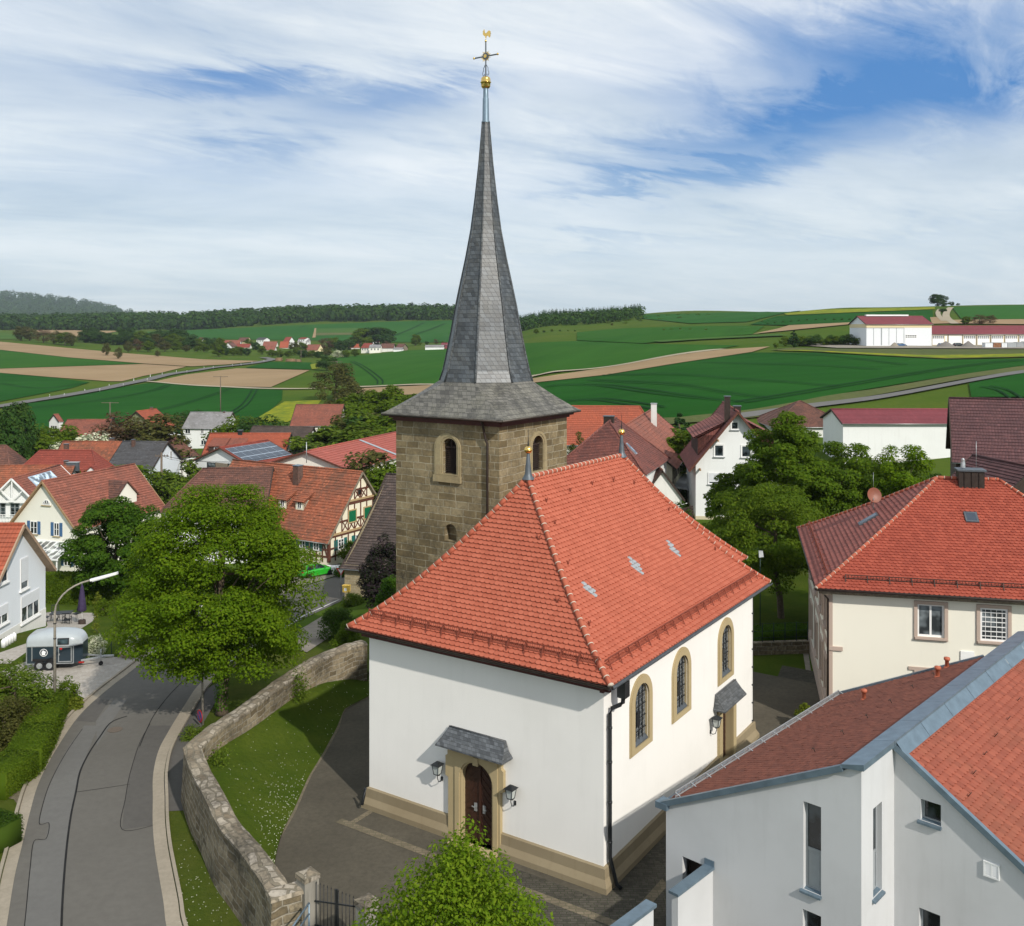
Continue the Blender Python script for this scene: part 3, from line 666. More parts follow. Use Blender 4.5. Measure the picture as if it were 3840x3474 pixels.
ribbon('road_gutter', GL[:11], .42, 'gutter_concrete', .046); ribbon('road_gutter', GR[:14], .46, 'gutter_concrete', .046)
def kerb(name, P, off):
 b = MB(); c = catmull([(p.x, p.y) for p in (gp(*q) for q in P)], 6); L = []
 for i, p in enumerate(c):
  d = Vector((c[min(i+1, len(c)-1)][0] - c[max(i-1, 0)][0], c[min(i+1, len(c)-1)][1] - c[max(i-1, 0)][1], 0)).normalized(); n = Vector((-d.y, d.x, 0)); L.append((Vector((*p, 0)) + n * off, n))
 for i in range(len(L) - 1):
  (p, n), (q, n2) = L[i], L[i+1]; z = T(p.x, p.y) - .02; k = Vector((0, 0, z)); e = Vector((0, 0, T(q.x, q.y) - .02))
  b.hexa([p + k, q + e, q + n2*.12 + e, p + n*.12 + k], [p + k + Vector((0, 0, .14)), q + e + Vector((0, 0, .14)), q + n2*.12 + e + Vector((0, 0, .14)), p + n*.12 + k + Vector((0, 0, .14))])
 struct(b.build(name, M['gutter_concrete']))
kerb('road_kerb', GL[:11], .24); kerb('road_kerb', GR[:14], -.38)
sheet('road_patch', Z5([(480, 470), (445, 640), (425, 800), (405, 980), (395, 1140), (385, 1400), (140, 1400), (165, 1200), (190, 940), (215, 770), (290, 755), (308, 655), (245, 655), (290, 470), (360, 300), (440, 160), (530, 40), (620, 40), (560, 190), (505, 330)]), 'asphalt_light', .0385)
sheet('road_patch', Z5([(770, 695), (785, 520), (815, 350), (860, 190), (935, 40), (1075, 40), (1025, 200), (985, 330), (972, 500), (974, 668), (880, 680)]), 'asphalt_dark', .0385)
sheet('road_patch', Z4([(480, 1020), (590, 880), (690, 885), (600, 1025)]), 'asphalt_dark', .0385)
0 and sheet('road_patch', Z4([(870, 860), (930, 690), (1200, 700), (1380, 720), (1190, 900), (1090, 1060), (960, 1040), (870, 1050)]), 'asphalt_dark', .0385)
sheet('road_patch', Z4([(605, 1020), (720, 885), (800, 885), (700, 1030), (610, 1180)]), 'asphalt_light', .041)
for P, w in [([(800, -20), (700, 20), (630, 110), (560, 215), (505, 330), (478, 460), (450, 590), (428, 740), (408, 940), (392, 1180), (385, 1400)], .075), ([(480, 460), (620, 440), (820, 410)], .03), ([(520, 60), (430, 190), (350, 330), (290, 470), (247, 655), (308, 655), (290, 755), (215, 770), (190, 940), (165, 1200), (145, 1400)], .03), ([(945, 30), (880, 150), (820, 340), (790, 500), (768, 695), (970, 670)], .025)]:
 ribbon('crack_seal', Z5(P), w, 'tar', .0435)
ribbon('crack_seal', Z4([(1330, 640), (1200, 730), (1090, 830), (985, 960), (930, 1060), (880, 1180)]), .04, 'tar', .0435)
ribbon('road_marking', [(228, 664), (262, 642.2), (297, 620.4), (320, 609), (343, 598.6), (380, 584)], .17, 'line_paint', .06)
sheet('sidewalk', [(205, 690), (216, 684), (226, 684), (210, 712), (193, 742), (184.5, 775), (185.5, 811), (165.5, 812), (163.6, 790), (165, 771), (170, 752), (178, 735), (192.5, 708)], 'asphalt_dark', .03, 3)
sheet('driveway', [(26, 662), (89, 659.5), (125.4, 656.8), (139.7, 658.4), (132.5, 667.5), (98.4, 694.4), (88.9, 701), (79, 696), (60, 689), (20, 690), (0, 672)], 'light_pavers', .03, 3)
sheet('driveway', [(-60, 760), (0, 769), (28, 775), (33, 783), (22, 812), (14, 800), (0, 797), (-60, 800)], 'border_pavers', .03)
sheet('terrace', [(-40, 660), (0, 653), (28.6, 643), (47.6, 626), (44, 613), (50.8, 612.4), (93.7, 613.2), (95.8, 617), (92, 622), (81, 629), (60, 628), (30, 650), (10, 664), (0, 664)], 'light_pavers', .03, 3)
sheet('front_lawn', [(8, 664), (30, 650.5), (60, 629), (81, 629.5), (92, 623), (97, 616), (118, 606), (150, 600), (150, 640), (125, 656), (89, 659), (26, 661.5)], 'lawn', .024, 4)
sheet('gravel_patch', [(295.6, 632.9), (312, 623), (326, 614.7), (333.6, 620.8), (331, 637), (307, 653), (296, 650)], 'gravel', .06, 3)
sheet('gravel_patch', [(278, 578), (292, 570), (326, 561), (345, 565), (343.5, 574), (303.2, 586.2), (280, 596)], 'gravel', .07, 3)
# church yard; everything here is laid out from the near corner of the church
CA = Vector((3.23, 33.7, 0)); CE = Vector((.5502, .835, 0)); CN = Vector((-.835, .5502, 0))
def cl(x, y, z=0.0): v = CA + CE * x + CN * y; return Vector((v.x, v.y, z))
PATH = [(385, 690), (369.6, 697), (344.3, 710), (336.8, 728.5), (323.9, 752.6), (308.1, 778.5), (293.3, 812), (273, 847)]
yard = [gp(*p) for p in PATH] + [Vector((-7.6, 31.5, 0)), Vector((-6.2, 28.5, 0)), Vector((-5.5, 24, 0)), Vector((14, 20, 0)), Vector((24, 34, 0)), cl(24, -10), cl(24, 11.3), cl(9.5, 11.3)]
drape([(p.x, p.y) for p in yard], 'yard_asphalt', .02, None, 'church_yard')
drape([cl(*p)[:2] for p in [(-1.2, 4.2), (-7, 3.2), (-9, -3), (-9, -12), (22, -12), (26, -8), (26, 3), (15.6, 1), (15.6, 0), (0, 0), (-.4, .1), (-.4, 4.3)]], 'pavers', .026, None, 'paved_walk')
for P in ([(-1.55, -1.6), (-1.2, -1.6), (-1.2, 11.2), (-1.55, 11.2)], [(-1.2, -1.6), (16.4, -1.6), (16.4, -1.25), (-1.2, -1.25)], [(-3.1, 4.4), (-1.55, 4.8), (-1.55, 5.1), (-3.1, 4.7)], [(-1.2, 10.5), (-.1, 10.5), (-.1, 10.75), (-1.2, 10.75)], [(-3.4, -3.3), (20, -3.3), (20, -3.18), (-3.4, -3.18)]):
 drape([cl(*p)[:2] for p in P], 'border_pavers', .032, None, 'paving_border')
ribbon('path_edging', PATH, .22, 'border_pavers', .04)
sheet('garden_lawn', [(754, 655), (806, 652), (809.5, 676), (810.5, 712), (803.8, 712), (788.6, 695), (762, 677), (750, 670)], 'lawn', .03, 3)
sheet('gravel_strip', [(803, 653), (808.5, 653), (812, 680), (826, 706), (812, 712)], 'rubble', .036, 3)
sheet('orchard_ground', [(700, 560), (830, 560), (835, 640), (806, 652), (754, 655), (700, 640)], 'lawn', .02, 3)
# raised lawn behind the yard wall: high along the wall, falling to the path
WALL_T = [(184, 747.6), (192, 770.8), (204.8, 794.6), (217.5, 821.6), (236.5, 845.4), (257, 872.4), (268.2, 891.5)]
WALL_F = [(184, 747.6), (206.3, 728.3), (238, 707.6), (260, 691.7), (279.4, 677.5), (301.6, 663.2), (320, 653.7), (345, 644), (362, 640)]
WN = [atz(*p, 2.2) for p in WALL_T]; WF = [atz(*p, 2.2) for p in WALL_F]
def build_raised_lawn():
 inn = [Vector((p.x + .30, p.y + .1, 0)) for p in WN[::-1]] + [Vector((p.x + .3, p.y - .2, 0)) for p in WF[1:]]
 zin = [.02, .55, .95, 1.15, 1.25, 1.35, 1.4] + [1.38, 1.3, 1.25, 1.15, 1.0, .8, .6, .45]
 pth = [gp(*p) for p in ([(270, 853)] + PATH[::-1])]
 pth += [Vector((-7.6, 54.5, 0)), Vector((-7.2, 57.5, 0))]
 def res(P, n):
  P = [Vector(p) for p in P]; d = [0]
  for a, b in zip(P, P[1:]): d.append(d[-1] + (Vector((b.x, b.y, 0)) - Vector((a.x, a.y, 0))).length)
  out = []
  for k in range(n):
   t = d[-1] * k / (n - 1); i = min(max(int(np.searchsorted(d, t)) - 1, 0), len(P) - 2); f = (t - d[i]) / (d[i+1] - d[i]); out.append(P[i].lerp(P[i+1], f))
  return out
 A = res([Vector((p.x, p.y, z)) for p, z in zip(inn, zin)], 50); B = res([Vector((p.x, p.y, .045)) for p in pth], 50); vs, fs = [], []
 for a, b in zip(A, B):
  for k in range(11):
   t = k / 10; q = a.lerp(b, t); q.z = a.z * (1 - t * t * (3 - 2 * t)) + .045 * t + .05 * math.sin(q.x * 2.1) * math.sin(q.y * 1.7) * t * (1 - t) * 4 * min(1, a.z); vs.append(q)
 for i in range(49):
  for k in range(10): fs.append((i*11 + k, i*11 + k + 1, (i+1)*11 + k + 1, (i+1)*11 + k))
 b = MB(); b.idx(vs, fs); o = b.build('churchyard_lawn', M['lawn'])
 for f in o.data.polygons:
  if f.normal.z < 0: f.flip()
 struct(o)
 rng = random.Random(5); d = MB()
 def fl(i, k): q = vs[i*11 + k]; return q
 for _ in range(420):
  if rng.random() < .6: i, k = min(48, max(0, int(rng.gauss(11, 5)))), min(9, max(0, int(rng.gauss(6.5, 1.8))))
  else: i, k = rng.randrange(2, 48), rng.randrange(1, 10)
  a, b2, c = Vector(vs[i*11 + k]), Vector(vs[(i+1)*11 + k]), Vector(vs[i*11 + k + 1]); p = a + (b2 - a) * rng.random() + (c - a) * rng.random() + Vector((0, 0, .05)); s = rng.uniform(.005, .012)
  d.face([p + Vector((-s, -s, 0)), p + Vector((s, -s, 0)), p + Vector((s, s, .01)), p + Vector((-s, s, .01))])
 for _ in range(110):
  p = gp(rng.uniform(178, 232), rng.uniform(840, 926)); p.z = .07; s = rng.uniform(.005, .011)
  if p.x > -9.2: continue
  d.face([p + Vector((-s, -s, 0)), p + Vector((s, -s, 0)), p + Vector((s, s, .01)), p + Vector((-s, s, .01))])
 stuff(d.build('daisies', M['daisy']), 'scattered white daisies in the churchyard grass', 'daisies')
build_raised_lawn()
# ------------------------------------------------------------------ modelled tiles
SCAL = [(0, .46), (.10, .22), (.30, .03), (.5, .0), (.70, .03), (.90, .22), (1, .46)]
class Slope:
 """a roof face from eave edge E0-E1 to upper edge K0-K1 (left to right seen from outside), bent along g(t)"""
 def __init__(s, E0, E1, K0, K1, g=lambda t: t):
  s.E0, s.E1, s.K0, s.K1, s.g = Vector(E0), Vector(E1), Vector(K0), Vector(K1), g
  s.d = Vector((s.E1.x - s.E0.x, s.E1.y - s.E0.y, 0)); s.L = s.d.length; s.d.normalize(); s.n2 = Vector((-s.d.y, s.d.x, 0))
  s.D = (s.K0 - s.E0).dot(s.n2); s.ze, s.zr = s.E0.z, s.K0.z; s.uL1 = (s.K0 - s.E0).dot(s.d); s.uR1 = (s.K1 - s.E0).dot(s.d)
  s.ts = np.linspace(0, 1, 121); zs = [s.ze + (s.zr - s.ze) * g(t) for t in s.ts]
  s.al = np.concatenate([[0], np.cumsum([math.hypot(s.D * (s.ts[i+1] - s.ts[i]), zs[i+1] - zs[i]) for i in range(120)])]); s.V = s.al[-1]
 def t(s, v): return float(np.interp(v, s.al, s.ts))
 def ul(s, t): return s.uL1 * t
 def ur(s, t): return s.L + (s.uR1 - s.L) * t
 def nrm(s, t):
  e = 1e-3; t0, t1 = max(0, t - e), min(1, t + e); dz = (s.zr - s.ze) * (s.g(t1) - s.g(t0)) / (s.D * (t1 - t0)); return (Vector((0, 0, 1)) - s.n2 * dz).normalized()
 def p(s, u, v, lift=0.0):
  t = s.t(v); q = s.E0 + s.d * u + s.n2 * (s.D * t); q.z = s.ze + (s.zr - s.ze) * s.g(t); return q + s.nrm(t) * lift
 def sheet(s, b, lift, m=0, n=10, rnd=None):
  for k in range(n):
   v0, v1 = s.V * k / n, s.V * (k + 1) / n; t0, t1 = s.t(v0), s.t(v1)
   q = [s.p(s.ul(t0), v0, lift), s.p(s.ur(t0), v0, lift), s.p(s.ur(t1), v1, lift), s.p(s.ul(t1), v1, lift)]
   if (q[2] - q[3]).length < .02: q = q[:3]
   b.face(q, m=m, rnd=rnd)
 def tiles(s, b, tw, th, lift=.028, m=0, skip=None, alt=None, top=0.0, rng=random.Random(3), eave=.0):
  v = -eave; row = 0
  while v < s.V - top - th * .3:
   nz = s.nrm(s.t(max(0, v))) * lift * .9; ta, tb = s.t(max(0, v)), s.t(min(s.V, v + th)); tm = (ta + tb) / 2; u0, u1 = s.ul(tm), s.ur(tm)
   k0 = math.floor(u0 / tw) - 1; k1 = math.ceil(u1 / tw) + 1
   for k in range(k0, k1):
    ua = (k + (.5 if row % 2 else 0)) * tw; ub = ua + tw * .985
    if ub < u0 + .02 or ua > u1 - .02: continue
    a, c = max(ua, u0), min(ub, u1); tgt = b; mm = m
    if skip is not None:
     w = skip((ua + ub) / 2, v)
     if w: tgt, mm = w, 0
    j = rng.uniform(-.006, .006); pts = []
    for f, h in SCAL:
     u = ua + (ub - ua) * f
     if u < a - 1e-4 or u > c + 1e-4: continue
     pts.append(s.p(u, max(v + h * th * .62, -.0), lift + j))
    if len(pts) < 2: pts = [s.p(a, max(v + .1 * th, 0), lift), s.p(c, max(v + .1 * th, 0), lift)]
    nb = len(pts); vt = min(v + th * 1.25, s.V); pts += [s.p(c, vt, .004), s.p(a, vt, .004)]
    rd = rng.random(); tgt.face(pts, m=mm, rnd=rd)
    for k2 in range(nb - 1): tgt.face([pts[k2 + 1], pts[k2], pts[k2] - nz, pts[k2 + 1] - nz], m=mm, rnd=rd)
   v += th; row += 1
def ridge_caps(b, pts, r=.10, step=.36, mort=1, m=0):
 """half-round cap tiles along a polyline, each lapped over the next and bedded in mortar"""
 P = [Vector(p) for p in pts]; d = [0]
 for a, c in zip(P, P[1:]): d.append(d[-1] + (c - a).length)
 def q(x):
  i = min(max(int(np.searchsorted(d, x)) - 1, 0), len(P) - 2); f = (x - d[i]) / (d[i+1] - d[i]); return P[i].lerp(P[i+1], f)
 x = 0.0
 while x < d[-1] - .1:
  e = min(x + step * 1.08, d[-1]); b.tube([q(x), q(e)], [r * 1.12, r * .92], 10, m)
  if mort is not None: b.tube([q(x) + (q(e) - q(x)) * -.03, q(x) + (q(e) - q(x)) * .06], [r * 1.16, r * 1.10], 10, mort)
  x += step
def snow_fence(b, sl, v, u0, u1, h=.30, gap=.10, br=.75, m=0, lattice=True):
 up = Vector((0, 0, 1))
 for zz in (.03, h): 
  b.beam(sl.p(u0, v, .03) + up * zz, sl.p(u1, v, .03) + up * zz, .03, .03, m=m)
 n = int((u1 - u0) / gap)
 for k in range(n + 1):
  u = u0 + (u1 - u0) * k / n; p = sl.p(u, v, .03); b.beam(p + up * .03, p + up * h, .017, .017, m=m)
 n = max(1, int((u1 - u0) / br))
 for k in range(n + 1):
  u = u0 + (u1 - u0) * k / n; p = sl.p(u, v, .02); lo = sl.p(u, max(0, v - .22), .03); hi = sl.p(u, v + .22, .03)
  b.beam(p, p + up * (h + .03), .03, .02, m=m); b.beam(lo, p + up * h, .032, .026, m=m); b.beam(hi, p + up * h * .9, .032, .026, m=m); b.beam(lo, hi, .022, .012, m=m)
def ring2(b, fc, out, inn, o0, o1, m=0):
 loops = [[fc.w(*p, o1) for p in out], [fc.w(*p, o1) for p in inn]]; fl = loops[0] + loops[1]
 for t in geometry.tessellate_polygon(loops):
  q = [fl[k] for k in t]
  if (q[1] - q[0]).cross(q[2] - q[0]).dot(fc.n) < 0: q.reverse()
  b.face(q, m=m)
 for L, rev in ((out, 0), (inn, 1)):
  for k in range(len(L)):
   a, c = L[k], L[(k+1) % len(L)]; b.face([fc.w(*a, o1), fc.w(*a, o0), fc.w(*c, o0), fc.w(*c, o1)], m=m)
def flat2(b, fc, loop, off, m=0):
 P = [fc.w(*p, off) for p in loop]
 for t in geometry.tessellate_polygon([P]):
  q = [P[k] for k in t]
  if (q[1] - q[0]).cross(q[2] - q[0]).dot(fc.n) < 0: q.reverse()
  b.face(q, uv=None, m=m)

# ------------------------------------------------------------------ the church
church = thing('church', 'whitewashed village church with red hipped tile roof and brown stone tower with slate spire', 'church', cl(7.7, 5.5))
FL, FR = Face(cl(.15, 10.95), -CN), Face(cl(.15, .15), CE)
EZ, RZ = 7.40, 13.45
def gch(t): return t - .30 * t * (1 - t) * (1.25 - .5 * t)
PORT = [(4.15, 0), (6.56, 0), (6.56, 2.35), (6.70, 2.40), (6.70, 3.15), (6.60, 3.22), (6.60, 3.62), (4.12, 3.62), (4.12, 3.22), (4.02, 3.15), (4.02, 2.40), (4.15, 2.35)]
DOOR = arch(4.77, 6.19, .12, 3.19, 14); SIDE = rect(10.9, 12.2, .22, 2.75)
CW = [(1.98, 3.86), (5.70, 7.56), (10.58, 12.43)]
def build_church():
 w = MB()
 w.wall(FL, rect(0, 10.8, .02, EZ + .05), [arch(4.77, 6.19, .12, 3.19, 14)], .28, 0, 1)
 holes = [SIDE] + [arch(a + .36, c - .36, 4.12, 6.32, 14) for a, c in CW]
 w.wall(FR, [(0, .05), (15.1, .05), (15.1, EZ + .05), (0, EZ + .05)], holes, .26, 0, 1)
 for a, c in ((cl(15.25, .15), cl(15.25, 10.95)), (cl(15.25, 10.95), cl(.15, 10.95))):
  w.face([(a.x, a.y, 0), (c.x, c.y, 0), (c.x, c.y, EZ), (a.x, a.y, EZ)])
 for a, c in ((cl(15.25, 2.7), cl(19.6, 2.7)), (cl(19.6, 2.7), cl(20.7, 4.2)), (cl(20.7, 4.2), cl(20.7, 6.9)), (cl(20.7, 6.9), cl(19.6, 8.4)), (cl(19.6, 8.4), cl(15.25, 8.4))):
  w.face([(a.x, a.y, 0), (c.x, c.y, 0), (c.x, c.y, EZ), (a.x, a.y, EZ)])
 w.build('wall', [M['church_white'], M['stone_trim']], church)
 p = MB(); prof = [(.24, 0), (.235, .22), (.17, .34), (.11, .45), (.09, .80), (0, .84)]
 def seg(fc, s0, s1, c0, c1):
  for (o0, z0), (o1, z1) in zip(prof, prof[1:]):
   q = lambda s, o, z, c: fc.w(s + o * c, z, o); p.face([q(s0, o0, z0, -c0), q(s1, o0, z0, c1), q(s1, o1, z1, c1), q(s0, o1, z1, -c0)])
 seg(FL, 0, 4.2, 1, 0); seg(FL, 6.5, 10.8, 0, 1); seg(FR, 0, 10.62, 1, 0); seg(FR, 12.48, 15.1, 0, 1)
 seg(Face(cl(15.25, .15), CN), 0, 3, 1, 0); seg(Face(cl(15.25, 10.95), -CE), 0, 15.1, 1, 1)
 p.build('plinth', M['plinth_stone'], church)
 # roof
 c = [cl(-.45, -.45, EZ), cl(15.85, -.45, EZ), cl(15.85, 11.55, EZ), cl(-.45, 11.55, EZ)]; K0, K1 = cl(3.76, 5.55, RZ), cl(12.13, 5.55, RZ)
 S = {'front': Slope(c[3], c[0], K0, K0, gch), 'right': Slope(c[0], c[1], K0, K1, gch), 'back': Slope(c[1], c[2], K1, K1, gch), 'left': Slope(c[2], c[3], K1, K0, gch)}
 r = MB(); glz = [MB(), MB(), MB()]; dm = []
 for px, py in ((591.7, 593.3), (636.4, 569.0), (674.5, 551.0)):
  best = None
  for iu in range(0, 160):
   for iv in range(5, 75):
    q = S['right'].p(iu * .1, iv * .1); dx = 512 + q.x / q.y * F - px; dy = HY + (H - q.z) / q.y * F - py
    if best is None or dx*dx + dy*dy < best[0]: best = (dx*dx + dy*dy, iu * .1, iv * .1)
  dm.append(best[1:])
 def isglass(u, v):
  for i, (a, b) in enumerate(dm):
   if abs(v - b) / .52 + abs(u - a) / .26 < 1: return glz[i]
  return None
 for k, s in S.items():
  s.sheet(r, -.012, 0, 12, .5)
  if k in ('front', 'right'): s.tiles(r, .225, .19, .066, 0, isglass if k == 'right' else None, glz)
  else: s.sheet(r, .02, 0, 24)
 # little polygonal choir behind
 ce = [cl(15.25, 2.2, EZ), cl(20.0, 2.2, EZ), cl(21.2, 4.0, EZ), cl(21.2, 7.1, EZ), cl(20.0, 8.9, EZ), cl(15.25, 8.9, EZ)]; ck = cl(17.0, 5.55, 10.7); cb = cl(13.4, 5.55, 10.7)
 def g2(t): return t - .18 * t * (1 - t)
 for a, b in zip(ce[1:4], ce[2:5]): Slope(a, b, ck, ck, g2).sheet(r, 0, 0, 6)
 s = Slope(ce[0], ce[1], cb, ck, g2); s.sheet(r, -.01, 0, 6, .5); s.tiles(r, .225, .185, .052); Slope(ce[4], ce[5], ck, cb, g2).sheet(r, 0, 0, 6)
 roof = r.build('roof', M['church_tile'], church)
 for q in glz: q.build('glass_tile', M['glass_tile'], church)
 h = MB()
 def hip(s, side, n=16):
  out = []
  for i in range(n + 1):
   t = i / n; v = float(np.interp(t, s.ts, s.al)); out.append(s.p(s.ur(t) if side else s.ul(t), v, .03) + Vector((0, 0, .03)))
  return out
 ridge_caps(h, hip(S['front'], 1)); ridge_caps(h, hip(S['front'], 0)); ridge_caps(h, hip(S['right'], 1)); ridge_caps(h, hip(S['back'], 1)); ridge_caps(h, [K0 + Vector((0, 0, .04)), K1 + Vector((0, 0, .04))])
 h.build('hip_tiles', [M['hip_tile'], M['mortar']], church); h = MB(); ridge_caps(h, hip(s, 1)); ridge_caps(h, [cb + Vector((0, 0, .04)), ck + Vector((0, 0, .04))])
 h.build('hip_tiles', [M['hip_tile'], M['mortar']], church)
 for k, u0, u1 in (('front', .75, 11.3), ('right', .75, 15.6)):
  f = MB(); snow_fence(f, S[k], .62, u0, u1); f.build('snow_guard', M['guard_red'], church)
 hk = MB(); sl = S['right']
 for k, (u, v) in [('right', (u, v)) for u, v in ((4.3, 7.3), (6.4, 7.45), (8.4, 7.5), (10.3, 7.4), (11.9, 7.0), (3.9, 6.3), (3.0, 4.6), (1.6, 2.2), (13.2, 5.2), (14.5, 2.6))] + [('front', (u, v)) for u, v in ((6.2, 6.9), (7.3, 4.9), (4.3, 4.9), (2.6, 2.7), (8.9, 2.6))]:
  q = S[k].p(u, v, .03); hk = MB(); t = S[k].d
  hk.beam(q, q + Vector((0, 0, .20)) + t * .09, .03, .02); hk.beam(q, q + Vector((0, 0, .20)) - t * .09, .03, .02); hk.beam(q - t * .06, q + t * .06, .04, .03); hk.build('roof_hook', M['guard_red'], church)
 # cornice and gutters
 g = MB()
 for fc, L in ((FL, 10.8), (FR, 15.1)):
  g.fbox(fc, -.30, L + .30, EZ - .42, EZ - .16, 0, .14); g.fbox(fc, -.5, L + .5, EZ - .16, EZ - .05, -.1, .42)
 g.build('cornice', M['cornice_red'], church)
 for fc, L, mt in ((FL, 10.8, 'copper_brown'), (FR, 15.1, 'lead')):
  g = MB(); cr = []
  for i in range(9):
   t = math.pi + math.pi * i / 8; cr.append((.66 + .085 * math.cos(t), EZ - .02 + .085 * math.sin(t)))
  for (o0, z0), (o1, z1) in zip(cr, cr[1:]): g.face([fc.w(-.62, z0, o0), fc.w(L + .62, z0, o0), fc.w(L + .62, z1, o1), fc.w(-.62, z1, o1)])
  g.fbox(fc, -.66, L + .66, EZ - .03, EZ + .0, .735, .755); g.fbox(fc, -.64, L + .64, EZ - .13, EZ - .03, .50, .585); g.build('gutter', M[mt], church)
 d = MB(); d.fbox(FR, .42, .78, EZ - .75, EZ - .18, .30, .62); d.tube([FR.w(.6, EZ - .7, .46), FR.w(.6, EZ - .95, .44), FR.w(.62, EZ - 1.05, .34), FR.w(.3, EZ - 1.12, .16), FR.w(.22, EZ - 1.3, .13), FR.w(.22, 1.1, .13), FR.w(.24, .75, .22), FR.w(.28, .2, .36), FR.w(.34, .08, .52)], .075, 10)
 for z in (1.6, 3.0, 4.4, 5.6): d.tube([FR.w(.22, z, .13), FR.w(.22, z + .06, .13)], .09, 10)
 d.build('downpipe', M['dark_metal'], church)
 d = MB(); d.tube([FR.w(14.95, EZ - .2, .05), FR.w(14.95, .2, .05)], .012, 6)
 for z in np.arange(.9, 7, .85): d.fbox(FR, 14.92, 14.98, z, z + .05, 0, .08)
 d.build('lightning_rod', M['dark_metal'], church)
 d = MB(); a = FL.w(.05, 0.9, .30); d.tube([a, FL.w(.0, .55, .34), FL.w(.06, .3, .5)], .06, 8); d.build('downpipe', M['dark_metal'], church)
 # windows
 for a, c in CW:
  f = MB(); ring2(f, FR, arch(a, c, 3.87, 6.66, 16), arch(a + .34, c - .34, 4.1, 6.34, 16), -.02, .055)
  ring2(f, FR, arch(a + .06, c - .06, 3.93, 6.6, 16), arch(a + .34, c - .34, 4.1, 6.34, 16), .05, .085); win = f.build('window', M['stone_trim'], church)
  q = MB(); flat2(q, FR, arch(a + .34, c - .34, 4.1, 6.34, 16), -.09); q.build('pane', M['leaded_glass'], win)
  q = MB(); cs = (a + c) / 2
  for s in (cs - .28, cs, cs + .28): q.fbox(FR, s - .016, s + .016, 4.1, 6.3 - abs(s - cs) * .35, -.09, -.05)
  for z in (4.55, 5.0, 5.45, 5.9): q.fbox(FR, a + .36, c - .36, z - .014, z + .014, -.09, -.06)
  q.fbox(FR, cs - .25, cs + .02, 4.75, 5.3, -.09, -.03); q.build('glazing_bars', M['dark_metal'], win)
  q = MB(); b0 = [FR.w(a + .36, 4.1, -.08), FR.w(c - .36, 4.1, -.08), FR.w(c - .36, 4.1, .03), FR.w(a + .36, 4.1, .03)]; q.hexa([b0[3], b0[2], b0[1], b0[0]], [FR.w(a + .36, 4.15, .03), FR.w(c - .36, 4.15, .03), FR.w(c - .36, 4.26, -.08), FR.w(a + .36, 4.26, -.08)]); q.build('sill', M['lead'], win)
 # west portal
 f = MB(); ring2(f, FL, PORT, DOOR, -.02, .16); ring2(f, FL, [(4.5, .0), (6.46, .0), (6.46, 3.42), (4.5, 3.42)], arch(4.70, 6.26, .1, 3.26, 14), .15, .21)
 f.fbox(FL, 3.98, 6.74, 3.50, 3.66, .1, .32); f.fbox(FL, 5.36, 5.6, 3.12, 3.42, .1, .25); port = f.build('portal', M['stone_trim'], church)
 f = MB(); f.fbox(FL, 4.45, 6.5, 0, .12, -.2, .62); f.build('doorstep', M['stone_trim'], port)
 def inside(s, z): 
  if z < 2.46: return 4.80 < s < 6.16
  return math.hypot(s - 5.48, z - 2.48) < .68
 for sgn in (-1, 1):
  L = [p for p in arch(4.74, 6.22, .12, 3.22, 14)]; half = [p for p in L if (p[0] - 5.48) * sgn >= -.001]; half = [(5.48, .12)] + [p for p in L if p[1] <= .13 and (p[0] - 5.48) * sgn > 0] + [p for p in L[2:] if (p[0] - 5.48) * sgn >= -.001]
  if sgn < 0: half = [(4.74, .12), (5.48, .12)] + [p for p in L[2:] if p[0] <= 5.481]
  f = MB(); flat2(f, FL, half, -.10)
  for k in range(14):
   z0 = -.3 + k * .29; A = (5.48 + sgn * .02, z0 + .62) if sgn < 0 else (5.48 + sgn * .02, z0 + .62); B = (5.48 + sgn * .68, z0)
   n = 8; run = []
   for i in range(n + 1):
    s = A[0] + (B[0] - A[0]) * i / n; z = A[1] + (B[1] - A[1]) * i / n
    if inside(s, z) and z > .16: run.append((s, z))
   if len(run) > 1: f.beam(FL.w(*run[0], -.09), FL.w(*run[-1], -.09), .03, .03, FL.n)
  if sgn > 0: f.fbox(FL, 5.44, 5.53, .14, 3.16, -.1, -.05)
  dr = f.build('door', M['door_wood'], church)
  f = MB(); f.fbox(FL, 5.48 + sgn * .14, 5.48 + sgn * .26, 1.25, 1.55, -.10, -.06); f.beam(FL.w(5.48 + sgn * .2, 1.4, -.02), FL.w(5.48 + sgn * .34, 1.42, -.02), .03, .03); f.build('handle', M['galvanised'], dr)
 # slate hoods
 def hood(fc, s0, s1, z0, zt, o, e, inset):
  f = MB(); A = [fc.w(s0, z0, 0.16), fc.w(s0 + .05, z0, o), fc.w(s1 - .05, z0, o), fc.w(s1, z0, .16)]; mid = [fc.w(s0 + inset * .45, z0 + (zt - z0) * .38, .05), fc.w(s0 + inset * .5, z0 + (zt - z0) * .38, o * .62), fc.w(s1 - inset * .5, z0 + (zt - z0) * .38, o * .62), fc.w(s1 - inset * .45, z0 + (zt - z0) * .38, .05)]
  B = [fc.w(s0 + inset, zt, .0), fc.w(s0 + inset, zt, .10), fc.w(s1 - inset, zt, .10), fc.w(s1 - inset, zt, .0)]; A[0] = fc.w(s0, z0, 0); A[3] = fc.w(s1, z0, 0)
  for lo, hi in ((A, mid), (mid, B)):
   for k in range(3): f.face([lo[k], lo[k+1], hi[k+1], hi[k]])
  f.face(B); f.face([p - Vector((0, 0, .001)) for p in A[::-1]]); up = Vector((0, 0, -.05)); f.hexa([p + up for p in A], A, skip=('t',))
  f.tube([B[1], B[2]], .03, 6); return f.build('canopy', M['slate_canopy'], church)
